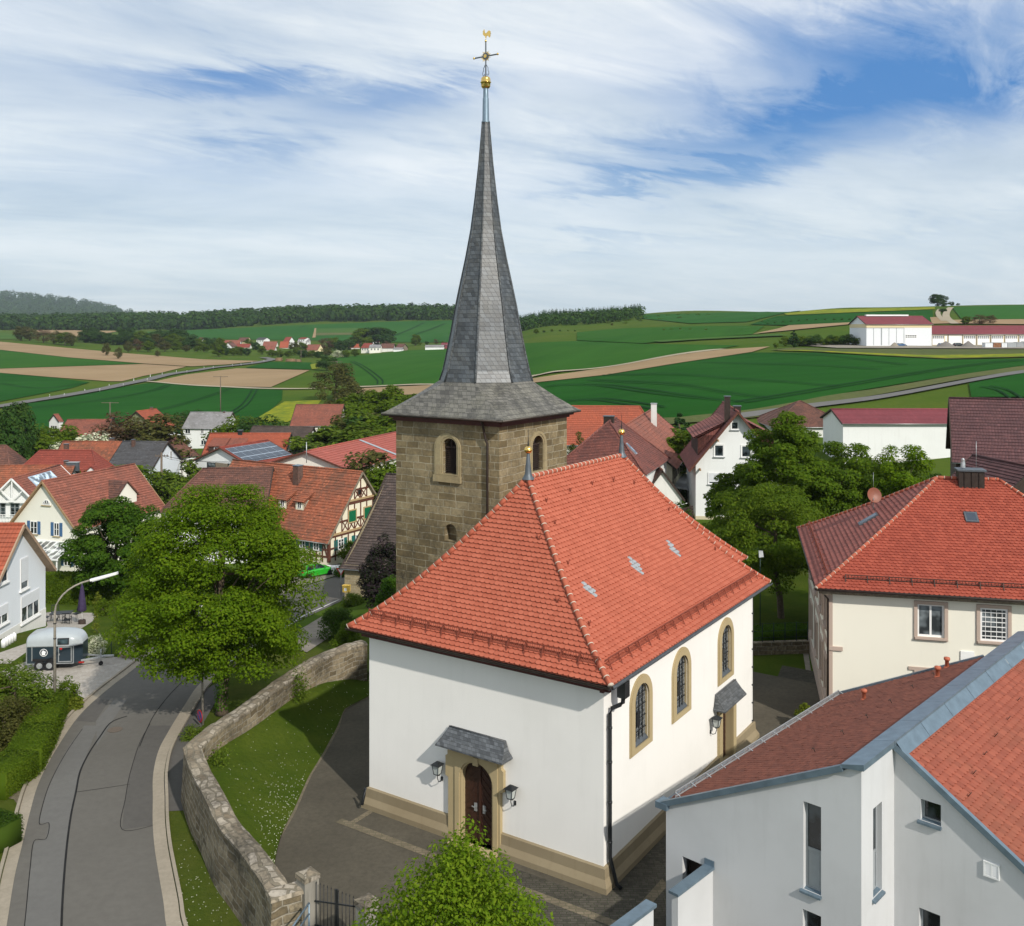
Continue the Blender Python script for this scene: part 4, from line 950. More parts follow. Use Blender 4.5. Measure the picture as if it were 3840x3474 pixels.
 slate('slate_canopy', (.085, .092, .10), .17, .13, .4, .06)
 hood(FL, 3.86, 7.02, 3.72, 4.28, .66, 0, .30); hood(FR, 10.05, 12.75, 3.02, 3.62, .55, 0, .22)
 f = MB(); ring2(f, FR, [(10.54, 0), (12.56, 0), (12.56, 3.0), (10.54, 3.0)], rect(10.9, 12.2, .2, 2.75), -.02, .13); f.fbox(FR, 10.4, 12.7, .0, .2, .0, .5); f.fbox(FR, 10.45, 12.65, 2.9, 3.04, .02, .24); f.build('portal', M['stone_trim'], church)
 f = MB(); f.fbox(FR, 10.9, 12.2, .2, 2.75, -.34, -.26)
 for k in range(8): f.beam(FR.w(10.95, .5 + k * .28, -.25), FR.w(12.15, .2 + k * .28, -.25), .03, .03, FR.n)
 f.build('door', M['door_wood'], church)
 # ridge finials
 for q in (K0, K1):
  f = MB(); f.lathe(q + Vector((0, 0, -.05)), [(.26, 0), (.20, .10), (.14, .22), (.10, .6), (.065, 1.0), (.05, 1.05)], 14); fin = f.build('finial', M['lead'], church)
  f = MB(); f.lathe(q + Vector((0, 0, 1.15)), [(.0, -.16)] + [(.165 * math.cos(t), .16 * math.sin(t)) for t in np.linspace(-1.4, 1.4, 12)] + [(.0, .16)], 18); f.lathe(q + Vector((0, 0, 1.15)), [(.17, -.02), (.19, 0), (.17, .02)], 18); f.build('ball', M['gold'], fin)
  f = MB(); f.lathe(q + Vector((0, 0, 1.3)), [(.035, 0), (.012, .3), (.006, .72)], 8); f.beam(q + Vector((-.05, 0, 1.92)), q + Vector((.05, 0, 1.92)), .01, .01); f.build('spike', M['dark_metal'], fin)
build_church()

# ------------------------------------------------------------------ tower
TN = Vector((-.625, 48, 0)); TS = 6.6; TZ = 14.85
def tl_(x, y, z=0.0): v = TN + CE * x + CN * y; return Vector((v.x, v.y, z))
TL, TR = Face(tl_(0, TS), -CN), Face(TN, CE)
def build_tower():
 w = MB()
 wl, wr = arch(3.13, 4.03, 12.16, 13.99, 12), arch(2.98, 4.05, 12.14, 13.98, 12)
 w.wall(TL, rect(0, TS, -.3, TZ), [wl, arch(3.22, 3.98, 8.75, 9.62, 10)], .42); w.wall(TR, rect(0, TS, -.3, TZ), [wr], .42)
 for fc in (Face(tl_(TS, 0), CN), Face(tl_(TS, TS), -CE)): w.wall(fc, rect(0, TS, -.3, TZ))
 w.build('tower_wall', M['tower_stone'], church)
 for fc, a, c, z0, zt in ((TL, 2.58, 4.28, 11.74, 14.25), (TR, 2.72, 4.42, 11.74, 14.22)):
  m0, m1 = (3.13, 4.03) if fc is TL else (2.98, 4.05)
  f = MB(); ring2(f, fc, arch(a, c, z0 + .32, zt, 16), arch(m0, m1, 12.16, 13.99, 12), -.02, .07); ring2(f, fc, arch(a + .1, c - .1, z0 + .36, zt - .1, 16), arch(m0 - .1, m1 + .1, 12.16, 14.09, 12), .06, .10); f.fbox(fc, a - .02, c + .02, z0, z0 + .34, -.02, .13)
  win = f.build('window', M['tower_trim'], church)
  q = MB()
  flat2(q, fc, arch(m0, m1, 12.14, 13.99, 12), -.40)
  for k in range(13):
   z = 12.2 + k * .10; q.face([fc.w(m0, z, -.16), fc.w(m1, z, -.16), fc.w(m1, z + .085, -.34), fc.w(m0, z + .085, -.34)])
  q.fbox(fc, (m0 + m1) / 2 - .02, (m0 + m1) / 2 + .02, 13.5, 13.98, -.36, -.14); q.fbox(fc, m0, m1, 13.48, 13.54, -.36, -.14); q.build('louvre', M['wood_dark'], win)
 f = MB(); flat2(f, TL, arch(3.22, 3.98, 8.75, 9.62, 10), -.41); f.build('niche', M['tower_stone'], church)
 g = MB()
 for fc in (TL, TR, Face(tl_(TS, 0), CN), Face(tl_(TS, TS), -CE)):
  g.fbox(fc, -.10, TS + .10, TZ - .12, TZ + .02, 0, .12); g.fbox(fc, -.25, TS + .25, TZ + .02, TZ + .14, -.1, .30)
 g.build('tower_cornice', M['cornice_red'], church)
 # skirt roof and spire
 o = .54; ze, zb = 15.10, 16.78; e = [tl_(-o, -o, ze), tl_(TS + o, -o, ze), tl_(TS + o, TS + o, ze), tl_(-o, TS + o, ze)]; ctr = tl_(TS / 2 + .12, TS / 2 - .10)
 def octp(R, z, k): a = math.atan2(CE.y, CE.x) + rad(45 * k + 22.5); return Vector((ctr.x + R * math.cos(a), ctr.y + R * math.sin(a), z))
 R0 = 2.56; sk = MB()
 # octagon corner k lies at 22.5+45k from the right-hand face direction; k=-1,0 face CE side ...
 A = [octp(R0, zb, k) for k in range(8)]
 corners = {0: e[2], 2: e[3], 4: e[0], 6: e[1]}
 def strips(lo0, lo1, hi0, hi1, n=5, mat=0):
  for i in range(n):
   f0, f1 = i / n, (i + 1) / n; dip = lambda f: -.16 * f * (1 - f) * 1.6
   q = [lo0.lerp(hi0, f0), lo1.lerp(hi1, f0), lo1.lerp(hi1, f1), lo0.lerp(hi0, f1)]
   for p, f in zip(q, (f0, f0, f1, f1)): p.z += dip(f)
   if (q[0] - q[1]).length < .01: q = q[1:]
   sk.face(q, m=mat)
 strips(e[2], e[2], A[0], A[1], 5); strips(e[3], e[3], A[2], A[3], 5); strips(e[0], e[0], A[4], A[5], 5); strips(e[1], e[1], A[6], A[7], 5)
 strips(e[2], e[3], A[1], A[2]); strips(e[3], e[0], A[3], A[4]); strips(e[0], e[1], A[5], A[6]); strips(e[1], e[2], A[7], A[0])
 for i in range(4):
  a, c = e[i], e[(i+1) % 4]; sk.beam(a + Vector((0, 0, .0)), c + Vector((0, 0, .0)), .09, .07)
 sk.build('skirt_roof', M['slate_weathered'], church)
 g = MB()
 for i in range(4):
  a, c = e[i] + Vector((0, 0, -.05)), e[(i+1) % 4] + Vector((0, 0, -.05)); g.tube([a, c], .06, 8)
 g.face([p + Vector((0, 0, -.03)) for p in e[::-1]])
 g.tube([tl_(-o + .1, .75, ze - .1), tl_(-.3, .8, ze - .25), tl_(-.18, .72, TZ - .7), tl_(-.14, .62, TZ - 1.0), tl_(-.14, .62, 3)], .065, 8); g.build('tower_gutter', M['copper_brown'], church)
 prof = [(2.56, 16.76), (2.36, 17.35), (2.15, 18.3), (1.92, 19.4), (1.66, 20.8), (1.36, 22.2), (1.10, 23.4), (.82, 24.9), (.60, 26.6), (.40, 28.4), (.27, 29.9), (.205, 30.75)]
 sp = MB(); v = 0
 for (r0, z0), (r1, z1) in zip(prof, prof[1:]):
  dv = math.hypot(r1 - r0, z1 - z0)
  for k in range(8):
   q = [octp(r0, z0, k), octp(r0, z0, k + 1), octp(r1, z1, k + 1), octp(r1, z1, k)]; w0, w1 = r0 * .383, r1 * .383
   sp.face(q, uv=[(k * 7 - w0, v), (k * 7 + w0, v), (k * 7 + w1, v + dv), (k * 7 - w1, v + dv)])
  v += dv
 sp.build('spire', M['slate_dark'], church)
 hp = MB()
 for k in range(8): hp.tube([octp(r, z, k) for r, z in prof], [.05 * min(1, r / 1.2) + .012 for r, z in prof], 6)
 hp.build('spire_ridges', M['slate_dark'], church)
 p = MB(); p.lathe((ctr.x, ctr.y, 30.70), [(.235, 0), (.225, .05), (.185, .1), (.165, 1.3), (.145, 1.32), (.13, 1.9)], 14); mast = p.build('spire_mast', M['zinc'], church)
 b = MB(); c0 = Vector((ctr.x, ctr.y, 32.85)); b.lathe(c0, [(.10, -.32), (.20, -.29), (.25, -.20), (.255, -.02), (.295, 0), (.295, .025), (.26, .05), (.255, .20), (.21, .29), (.10, .33), (0, .33)], 20); b.build('gilded_knob', M['gold'], mast)
 cr = MB(); a = CN; up = Vector((0, 0, 1)); top = c0 + up * 2.18
 cr.beam(c0 + up * .3, top, .075, .075, m=0); cs = c0 + up * 1.42; cr.beam(cs - a * .72, cs + a * .72, .06, .06, m=0)
 for p0 in (cs - a * .78, cs + a * .78, top + up * .06): cr.lathe(p0, [(0, -.07), (.055, -.03), (.06, .02), (0, .09)], 8, m=1)
 for k in range(20):
  t = 2 * math.pi * k / 20; d = a * math.cos(t) + up * math.sin(t); n = CE; r1 = .36 if k % 2 else .29; s = d.cross(n).normalized() * .025
  cr.face([cs + d * .16 - s + n * .03, cs + d * .16 + s + n * .03, cs + d * r1 + n * .02], m=1); cr.face([cs + d * .16 + s - n * .03, cs + d * .16 - s - n * .03, cs + d * r1 - n * .02], m=1)
 cr.disc(cs - CE * .05, CE, .185, .1, 20, 0); cr.disc(cs - CE * .065, CE, .10, .13, 16, 1)
 for s in (-1, 1):
  o_ = CE * 0
  cr.tube([c0 + up * (.95) + a * s * .05, c0 + up * .84 + a * s * .10, c0 + up * .80 + a * s * .15, c0 + up * .64 + a * s * .15, c0 + up * .55 + a * s * .20, c0 + up * .44 + a * s * .20, c0 + up * .37 + a * s * .14, c0 + up * .40 + a * s * .09, c0 + up * .47 + a * s * .09], .018, 6, m=0)
 cr.build('cross', [M['lead'], M['gold']], mast)
 # weathercock, a gilded cut plate
 out = [(-.02, 0), (.03, 0), (.05, .10), (.12, .13), (.20, .02), (.27, .04), (.24, .10), (.30, .12), (.26, .17), (.31, .22), (.27, .26), (.29, .33), (.22, .39), (.14, .38), (.08, .30), (.03, .26), (-.03, .27), (-.06, .34), (-.07, .44), (-.10, .50), (-.12, .45), (-.13, .40), (-.19, .36), (-.14, .33), (-.17, .28), (-.16, .20), (-.10, .13), (-.03, .10)]
 wv = Vector((.93, -.37, 0)); wn = Vector((wv.y, -wv.x, 0)); base = top + up * .22; rc = MB()
 rc.prism([base + wv * x + up * z - wn * .02 for x, z in out], wn * .04); rc.tube([top + up * .05, base + up * .1], .014, 6); rc.build('weathercock', M['gold'], mast)
build_tower()
def wall_lantern(fc, s, z, label):
 q = fc.w(s, z, 0); t = thing('wall_lantern', label, 'lantern', q, 'wall lanterns beside the church doors'); m = MB()
 c = fc.w(s, z, .30); up = Vector((0, 0, 1)); d, n = fc.d, fc.n
 m.tube([fc.w(s, z - .34, .02), fc.w(s, z - .42, .12), fc.w(s, z - .36, .24), fc.w(s, z - .2, .30), fc.w(s, z - .08, .30)], .016, 6); m.fbox(fc, s - .04, s + .04, z - .42, z - .26, 0, .03); m.beam(fc.w(s - .1, z - .08, .30), fc.w(s + .1, z - .08, .30), .05, .04); m.build('bracket', M['dark_metal'], t)
 def ringp(r, zz): return [c + d * (-r) - n * r + up * zz, c + d * r - n * r + up * zz, c + d * r + n * r + up * zz, c - d * r + n * r + up * zz]
 m = MB(); lo, hi = ringp(.10, -.05), ringp(.15, .30); m.hexa(ringp(.092, -.05), ringp(.142, .30)); m.build('lamp_glass', M['milk_glass'], t)
 m = MB()
 for a, b in zip(lo, hi): m.beam(a, b, .022, .022)
 for L in (lo, hi):
  for k in range(4): m.beam(L[k], L[(k+1) % 4], .025, .025)
 r0, r1 = ringp(.21, .31), ringp(.04, .43); m.hexa(r0, r1); m.build('lantern_frame', M['dark_metal'], t)
wall_lantern(FL, 3.74, 2.46, 'black wall lantern on white church wall left of the arched main door')
wall_lantern(FL, 7.13, 2.42, 'black wall lantern on white church wall right of the arched main door')
wall_lantern(FR, 9.72, 2.52, 'black wall lantern beside the small side door on the sunlit long wall')
# ------------------------------------------------------------------ generic windows for wall faces
def window(par, fc, s0, s1, z0, z1, fr='white_paint', gl='window_glass', trim=None, tw=.12, sill=None, mull=1, bars=0, proud=.05, blind=0.0, arched=False, depth=0.0):
 """window part (frame with its bars) and pane sub-part; trim is a raised surround"""
 f = MB(); L = (arch(s0, s1, z0, z1, 10) if arched else rect(s0, s1, z0, z1)); fw = min(.09, (s1 - s0) * .13); bw = fw if mull < 4 else .02
 I = (arch(s0 + fw, s1 - fw, z0 + fw, z1 - fw, 10) if arched else rect(s0 + fw, s1 - fw, z0 + fw, z1 - fw)); b = proud - depth
 ring2(f, fc, L, I, b - .05, b)
 for k in range(1, mull + 1):
  s = s0 + (s1 - s0) * k / (mull + 1); f.fbox(fc, s - bw * .5, s + bw * .5, z0 + fw, z1 - fw, b - .05, b - .006)
 for k in range(1, bars + 1):
  z = z0 + (z1 - z0) * k / (bars + 1); f.fbox(fc, s0 + fw, s1 - fw, z - min(.02, bw), z + min(.02, bw), b - .05, b - .01)
 w = f.build('window', M[fr], par)
 q = MB(); flat2(q, fc, I, b - .035); q.build('pane', M[gl], w)
 if blind:
  q = MB(); zz = z1 - (z1 - z0) * blind; n = max(3, int((z1 - zz) / .12))
  for k in range(n):
   a0, a1 = zz + (z1 - zz) * k / n, zz + (z1 - zz) * (k + 1) / n; q.face([fc.w(s0 + .03, a0, b + .03), fc.w(s1 - .03, a0, b + .03), fc.w(s1 - .03, a1, b + .008), fc.w(s0 + .03, a1, b + .008)])
  q.build('blind', M['blind'], w)
 if trim:
  q = MB(); ring2(q, fc, (arch(s0 - tw, s1 + tw, z0 - tw, z1 + tw, 10) if arched else rect(s0 - tw, s1 + tw, z0 - tw, z1 + tw)), L, -.01, proud + .02); q.build('surround', M[trim], w)
 if sill:
  q = MB(); q.fbox(fc, s0 - .12, s1 + .12, z0 - .10, z0 - .015, -.01, proud + .10); q.build('sill', M[sill], w)
 return w
def shutters(w, fc, s0, s1, z0, z1, mat, wd=.5):
 for a, c in ((s0 - wd, s0 - .02), (s1 + .02, s1 + wd)):
  f = MB(); f.fbox(fc, a, c, z0, z1, .01, .055)
  for k in range(8): z = z0 + .08 + (z1 - z0 - .16) * k / 8; f.fbox(fc, a + .05, c - .05, z, z + (z1 - z0) * .06, .055, .07)
  f.build('shutter', M[mat], w)
# ------------------------------------------------------------------ rectory
def build_rectory():
 C0 = Vector((15, 47, 0)); dx = Vector((.974, -.225, 0)).normalized(); dy = Vector((-dx.y, dx.x, 0)); L, W = 15.9, 13.8
 q = lambda x, y, z=0.0: Vector(((C0 + dx*x + dy*y).x, (C0 + dx*x + dy*y).y, z))
 t = thing('rectory', 'cream rectory with red hipped roof and rose window surrounds right of the church', 'house', q(8, 7)); EZ = 7.1
 Ff, Fl = Face(q(.3, .3), dx), Face(q(.3, W - .3), -dy); LF, LW = L - .6, W - .6
 ws = [(4.0, 5.2), (6.75, 7.95), (10.2, 11.4), (13, 14.2)]; w = MB(); z0, z1 = 4.95, 6.5
 w.wall(Ff, rect(0, LF, 0, EZ), [rect(a, b, z0, z1) for a, b in ws] + [rect(4.0, 5.2, 1.6, 3.2), rect(6.75, 7.95, 1.6, 3.2)], .14)
 lw = [1.6, 5.2, 8.6, 11.3]; w.wall(Fl, rect(0, LW, 0, EZ), [rect(a, a + 1.1, 4.9, 6.5) for a in lw] + [rect(a, a + 1.1, 1.5, 3.3) for a in lw], .14)
 for fc, l in ((Face(q(L - .3, .3), dy), LW), (Face(q(L - .3, W - .3), -dx), LF)): w.wall(fc, rect(0, l, 0, EZ))
 w.build('wall', M['rectory_cream'], t)
 for k, (a, b) in enumerate(ws):
  if k == 1:
   x = window(t, Ff, a, b, z0, z1, 'white_paint', 'window_glass_soft', 'rose_trim', .15, 'rose_trim', 4, 6, .05, 0, False, .05)
  else: window(t, Ff, a, b, z0, z1, 'white_paint', 'window_glass_soft', 'rose_trim', .15, 'rose_trim', 1, 0, .05, 0, False, .12)
 for a in (4.0, 6.75): window(t, Ff, a, a + 1.2, 1.6, 3.2, 'white_paint', 'window_glass_soft', 'rose_trim', .15, 'rose_trim', 1, 0, .05, 0, False, .12)
 for a in lw:
  for za in (1.5, 4.9): window(t, Fl, a, a + 1.1, za, za + 1.7, 'white_paint', 'window_glass', 'rose_trim', .17, 'rose_trim', 1, 0, .06, 0, False, .12)
 f = MB()
 for s in (.0, 4.2, 7.6, 10.4): f.fbox(Fl, s, s + .28, .9, EZ - .3, -.01, .05)
 f.fbox(Fl, LW - .5, LW + .06, .9, EZ - .3, -.01, .062); f.fbox(Ff, -.06, .16, .0, EZ - .3, -.01, .04); f.fbox(Fl, 0, LW - .52, 3.95, 4.2, -.01, .07); f.fbox(Ff, -.08, .62, 4.02, 4.2, -.01, .09); f.fbox(Fl, 0, LW + .08, EZ - .6, EZ - .3, -.01, .08)
 f.fbox(Fl, -.05, LW + .08, 0, .9, -.01, .1); f.fbox(Ff, .0, LF, 0, .85, -.01, .05); f.fbox(Ff, 3.6, 6.1, 3.35, 3.5, -.01, .06); f.build('trim', M['rose_trim'], t)
 f = MB(); f.fbox(Ff, 5.9, 6.5, 3.9, 4.4, 0, .06); f.build('vent', M['white_paint'], t)
 f = MB()
 for fc, l in ((Ff, LF), (Fl, LW)): f.fbox(fc, -.5, l + .5, EZ - .3, EZ - .12, -.1, .34); f.fbox(fc, -.5, l + .5, EZ - .12, EZ - .0, -.1, .5)
 f.build('cornice', M['wood_grey'], t)
 c = [q(-.35, -.35, EZ), q(L + .35, -.35, EZ), q(L + .35, W + .35, EZ), q(-.35, W + .35, EZ)]; K0, K1 = q(6.4, 6.9, 11.55), q(9.45, 6.9, 11.55); g = lambda x: x - .10 * x * (1 - x)
 S = [Slope(c[0], c[1], K0, K1, g), Slope(c[3], c[0], K0, K0, g), Slope(c[1], c[2], K1, K1, g), Slope(c[2], c[3], K1, K0, g)]
 r = MB(); S[0].sheet(r, -.012, 0, 8, .5); S[0].tiles(r, .22, .20, .05, 0); S[2].sheet(r, 0); S[3].sheet(r, 0); r.build('roof', M['rectory_tile'], t)
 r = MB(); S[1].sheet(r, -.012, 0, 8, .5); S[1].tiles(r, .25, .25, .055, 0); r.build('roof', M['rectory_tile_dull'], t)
 h = MB()
 def hp(s, side): return [s.p(s.ur(x) if side else s.ul(x), float(np.interp(x, s.ts, s.al)), .03) + Vector((0, 0, .02)) for x in np.linspace(0, 1, 10)]
 ridge_caps(h, hp(S[0], 0), .085); ridge_caps(h, hp(S[0], 1), .085); ridge_caps(h, hp(S[1], 0), .085); ridge_caps(h, [K0 + Vector((0, 0, .05)), K1 + Vector((0, 0, .05))], .085); h.build('hip_tiles', [M['hip_tile'], M['mortar']], t)
 f = MB(); snow_fence(f, S[0], .75, 1.4, L - .5, .20, .14, 1.0); f.build('snow_guard', M['copper_brown'], t)
 f = MB(); snow_fence(f, S[1], .75, .5, W - .6, .20, .16, 1.2); f.build('snow_guard', M['guard_red'], t)
 gt = MB(); gt.tube([c[0] + Vector((0, 0, -.03)), c[1] + Vector((0, 0, -.03))], .07, 8); gt.tube([c[3] + Vector((0, 0, -.03)), c[0] + Vector((0, 0, -.03))], .07, 8); gt.tube([q(-.2, .1, EZ - .1), q(.24, .22, EZ - .6), q(.24, .22, .2)], .05, 8); gt.build('gutter', M['copper_brown'], t)
 ch = MB(); a = math.atan2(dx.y, dx.x); cc = q(8.0, 6.7, 0); ch.box((cc.x, cc.y, 11.0), 1.25, .8, 1.05, a); chm = None
 for k in (-.36, 0, .36): p = cc + dx * k; ch.box((p.x - dy.x * .43, p.y - dy.y * .43, 11.15), .02, .03, .9, a)
 chm = ch.build('chimney', M['copper_brown'], t); ch = MB(); ch.box((cc.x, cc.y, 12.05), 1.42, .96, .09, a); ch.build('chimney_cap', M['lead'], chm)
 ch = MB(); p = cc - dx * .35; ch.lathe((p.x, p.y, 12.2), [(.12, 0), (.11, .25), (.09, .42), (.10, .44), (.0, .5)], 12); ch.build('flue', M['galvanised'], chm)
 ch = MB(); p = cc + dx * .3; ch.tube([(p.x, p.y, 12.2), (p.x, p.y, 13.6)], .012, 5); ch.build('antenna', M['galvanised'], chm)
 def rooflight(sl, u, v, w_, h_, nm='roof_window'):
  f = MB(); A = [sl.p(u, v, .10), sl.p(u + w_, v, .10), sl.p(u + w_, v + h_, .10), sl.p(u, v + h_, .10)]; B = [sl.p(u, v, -.02), sl.p(u + w_, v, -.02), sl.p(u + w_, v + h_, -.02), sl.p(u, v + h_, -.02)]; f.hexa(B, A); o = f.build(nm, M['lead'], t)
  f = MB(); f.face([sl.p(u + .09, v + .09, .107), sl.p(u + w_ - .09, v + .09, .107), sl.p(u + w_ - .09, v + h_ - .09, .107), sl.p(u + .09, v + h_ - .09, .107)]); f.build('pane', M['solar'], o)
 def nearest(sl, px, py):
  b = None
  for iu in np.arange(0, sl.L, .1):
   for iv in np.arange(.3, sl.V, .1):
    p = sl.p(iu, iv); e = (512 + p.x / p.y * F - px) ** 2 + (HY + (H - p.z) / p.y * F - py) ** 2
    if b is None or e < b[0]: b = (e, iu, iv)
  return b[1:]
 u, v = nearest(S[0], 966, 523); rooflight(S[0], u, v, .62, .72)
 u, v = nearest(S[1], 859, 524); rooflight(S[1], u, v, .7, 1.15)
 u, v = nearest(S[1], 873, 510); p = S[1].p(u, v, 0); d = MB(); d.tube([p, p + Vector((0, 0, 1.0))], .03, 8); d.tube([p + Vector((0, 0, 1)), p + Vector((0, 0, 2.1))], .008, 5); d.beam(p + Vector((0, 0, .75)), p + Vector((-.1, -.35, .6)), .03, .03); dish = d.build('antenna_mast', M['galvanised'], t)
 d = MB(); n = Vector((.15, -.93, .32)).normalized(); c_ = p + Vector((-.0, -.12, .85)); e1 = n.orthogonal().normalized(); e2_ = n.cross(e1); rings = []
 for r_ in (0, .15, .3, .42): rings.append([c_ + (e1 * math.cos(k * math.pi / 10) + e2_ * math.sin(k * math.pi / 10)) * r_ + n * (r_ * r_ * .55 - .05) for k in range(20)])
 vs = [x for R in rings for x in R]; fs = [(i*20 + k, i*20 + (k+1) % 20, (i+1)*20 + (k+1) % 20, (i+1)*20 + k) for i in range(3) for k in range(20)]; d.idx(vs, fs); d.build('satellite_dish', M['dish'], dish)
build_rectory()
# ------------------------------------------------------------------ parish hall in the right foreground
def build_annex():
 ea, eb = Vector((.681, .732, 0)), Vector((.732, -.681, 0)); Q, S_, R = Vector((4.98, 31.5, 0)), Vector((9.71, 27.1, 0)), Vector((11.28, 28.8, 0))
 t = thing('parish_hall', 'modern white parish hall with split red tile roof and zinc ridge beside the church', 'building', Vector((12, 33, 0)))
 FQ, FS, FRr = Face(Q, eb), Face(S_, ea), Face(R, eb); zl, zr = 4.10, 7.38; LQ = 6.46
 w = MB(); top = lambda s: zl + (zr - zl) * s / 6.46
 w.wall(FQ, [(0, -.3), (LQ, -.3), (LQ, zr - .02), (5.75, top(5.75) + .0), (0, zl)], [rect(4.74, 5.28, 3.30, 5.84), rect(.62, 1.62, .2, 2.73), rect(4.72, 5.28, .2, 2.71)], .24)
 w.wall(FS, rect(0, 2.32, -.3, zr - .02), [rect(.80, 1.42, 3.35, 5.9)], .24)
 sr = .66; LR = 6.8; w.wall(FRr, [(0, -.3), (LR, -.3), (LR, 7.25 - sr * LR), (0, 7.25)], [rect(.78, 1.35, 5.3, 5.91), rect(.73, 1.33, .9, 2.74)], .24)
 FL2 = Face(Q + ea * 12.8, -ea); w.wall(FL2, rect(0, 12.8, -.3, zl)); w.wall(Face(S_ + ea * 12.8, -eb), [(0, -.3), (LQ, -.3), (LQ, zl), (0, zr)])
 e = R + eb * LR; w.wall(Face(e, ea), rect(0, 16, -.3, 7.25 - sr * LR)); w.wall(Face(e + ea * 16, -eb), [(0, -.3), (LR, -.3), (LR, 7.25), (0, 7.25 - sr * LR)])
 w.build('wall', M['annex_grey'], t)
 # left, low roof
 zo = .06; up = Vector((0, 0, 1)); A = lambda s, d, z: Vector(((Q + eb*s + ea*d).x, (Q + eb*s + ea*d).y, z))
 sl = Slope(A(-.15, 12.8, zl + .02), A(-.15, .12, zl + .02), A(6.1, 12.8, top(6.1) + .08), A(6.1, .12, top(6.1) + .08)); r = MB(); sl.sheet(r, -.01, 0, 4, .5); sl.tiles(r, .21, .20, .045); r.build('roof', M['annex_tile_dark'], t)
 zr2 = 7.25; E0, E1 = R + eb * (LR + .3) + ea * (-.12), R + eb * (LR + .3) + ea * 16; k0, k1 = R + eb * .22 + ea * (-.12), R + eb * .22 + ea * 16
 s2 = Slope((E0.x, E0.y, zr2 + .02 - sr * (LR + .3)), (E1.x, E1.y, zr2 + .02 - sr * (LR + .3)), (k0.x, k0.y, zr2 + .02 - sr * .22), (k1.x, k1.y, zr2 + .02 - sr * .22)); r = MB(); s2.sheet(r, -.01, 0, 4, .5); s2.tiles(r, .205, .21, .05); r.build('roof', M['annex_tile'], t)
 # zinc ridge, verges and copings
 z = MB(); B = lambda s, d, zz: Vector(((Q + eb*s + ea*d).x, (Q + eb*s + ea*d).y, zz))
 n = 8
 for k in range(n):
  d0, d1 = (-.12 if k == 0 else 16.4 * k / n + .01), 16.4 * (k + 1) / n - .01
  P0 = [B(5.92, d0, top(5.92) + .10), B(5.92, d0, top(5.92) + .2), B(6.58, d0, zr + .10), B(6.58, d0, zr - .08)]; P1 = [B(5.92, d1, top(5.92) + .10), B(5.92, d1, top(5.92) + .2), B(6.58, d1, zr + .10), B(6.58, d1, zr - .08)]
  for i in range(4): z.face([P0[i], P1[i], P1[(i+1) % 4], P0[(i+1) % 4]])
  z.face(P0[::-1]); z.face(P1)
  dd = max(d0, 2.18); X0, X1 = [B(6.55, dd, zr + .06), B(6.86, dd, 7.34 - sr * .40)], [B(6.55, d1, zr + .06), B(6.86, d1, 7.34 - sr * .40)]
  if d1 > dd: z.face([X0[0], X0[1], X1[1], X1[0]])
 z.build('ridge_capping', M['zinc'], t)
 def verge(p, q_, w_=.16, h=.17): z = MB(); z.beam(p, q_, w_, h); z.build('verge', M['zinc'], t)
 verge(B(-.2, -.06, zl + .03), B(5.95, -.06, top(5.95) + .08)); verge(B(-.2, 12.86, zl + .03), B(5.7, 12.86, top(5.7) + .08)); z = MB(); z.hexa([B(-.32, -.16, zl - .06), B(.12, -.16, zl - .06), B(.12, .3, zl - .06), B(-.32, .3, zl - .06)], [B(-.32, -.16, zl + .14), B(.12, -.16, zl + .14), B(.12, .3, zl + .14), B(-.32, .3, zl + .14)])
 p0, p1 = R + eb * .0 - ea * .07, R + eb * (LR + .35) - ea * .07; verge(Vector((p0.x, p0.y, 7.30)), Vector((p1.x, p1.y, 7.30 - sr * (LR + .35)))); z.build('gutter_end', M['zinc'], t)
 gt = MB(); gt.tube([B(-.24, .3, zl - .04), B(-.24, 12.9, zl - .04)], .075, 8); gt.tube([B(-.06, .12, zl - .1), B(-.06, .12, .0)], .02, 6); gt.build('gutter', M['zinc'], t)
 f = MB(); snow_fence(f, sl, .28, .2, 12.4, .20, .085, .9); f.build('snow_guard', M['galvanised'], t)
 for u, v in ((8.6, 2.0), (3.6, 5.3), (2.2, 5.5)):
  f = MB(); 
 for px, py in ((864, 700), (937.5, 678), (947, 668)):
  k = (px - 512) / F; best = None
  for iu in np.arange(.2, 12.6, .08):
   for iv in np.arange(.3, sl.V - .3, .08):
    p = sl.p(iu, iv); er = (512 + p.x / p.y * F - px) ** 2 + (HY + (H - p.z) / p.y * F - py) ** 2
    if best is None or er < best[0]: best = (er, p)
  p = best[1]; f = MB(); f.lathe(p, [(.075, -.05), (.075, .30), (.11, .31), (.12, .36), (.11, .41), (.0, .43)], 12); f.lathe(p, [(.13, -.03), (.12, .05), (.08, .07)], 12); f.build('vent_pipe', M['terracotta'], t)
 for sl_, P in ((s2, [(.8, 6.3), (2.0, 6.6), (3.4, 6.75), (4.9, 6.9), (6.5, 7.0), (8.2, 7.2)]), (sl, [(1.6, 5.2), (3.2, 5.0), (5.0, 4.9), (6.8, 4.8), (8.5, 4.7), (10.2, 4.5)])):
  for u, v in P:
   q = sl_.p(u, v, .03); hk = MB(); n_ = sl_.nrm(.5); hk.tube([q, q + n_ * .09, q + n_ * .15 + sl_.d * .06, q + n_ * .12 + sl_.d * .12], .012, 5); hk.tube([q, q + n_ * .09, q + n_ * .15 - sl_.d * .06], .012, 5); hk.build('roof_hook', M['copper_brown'], t)
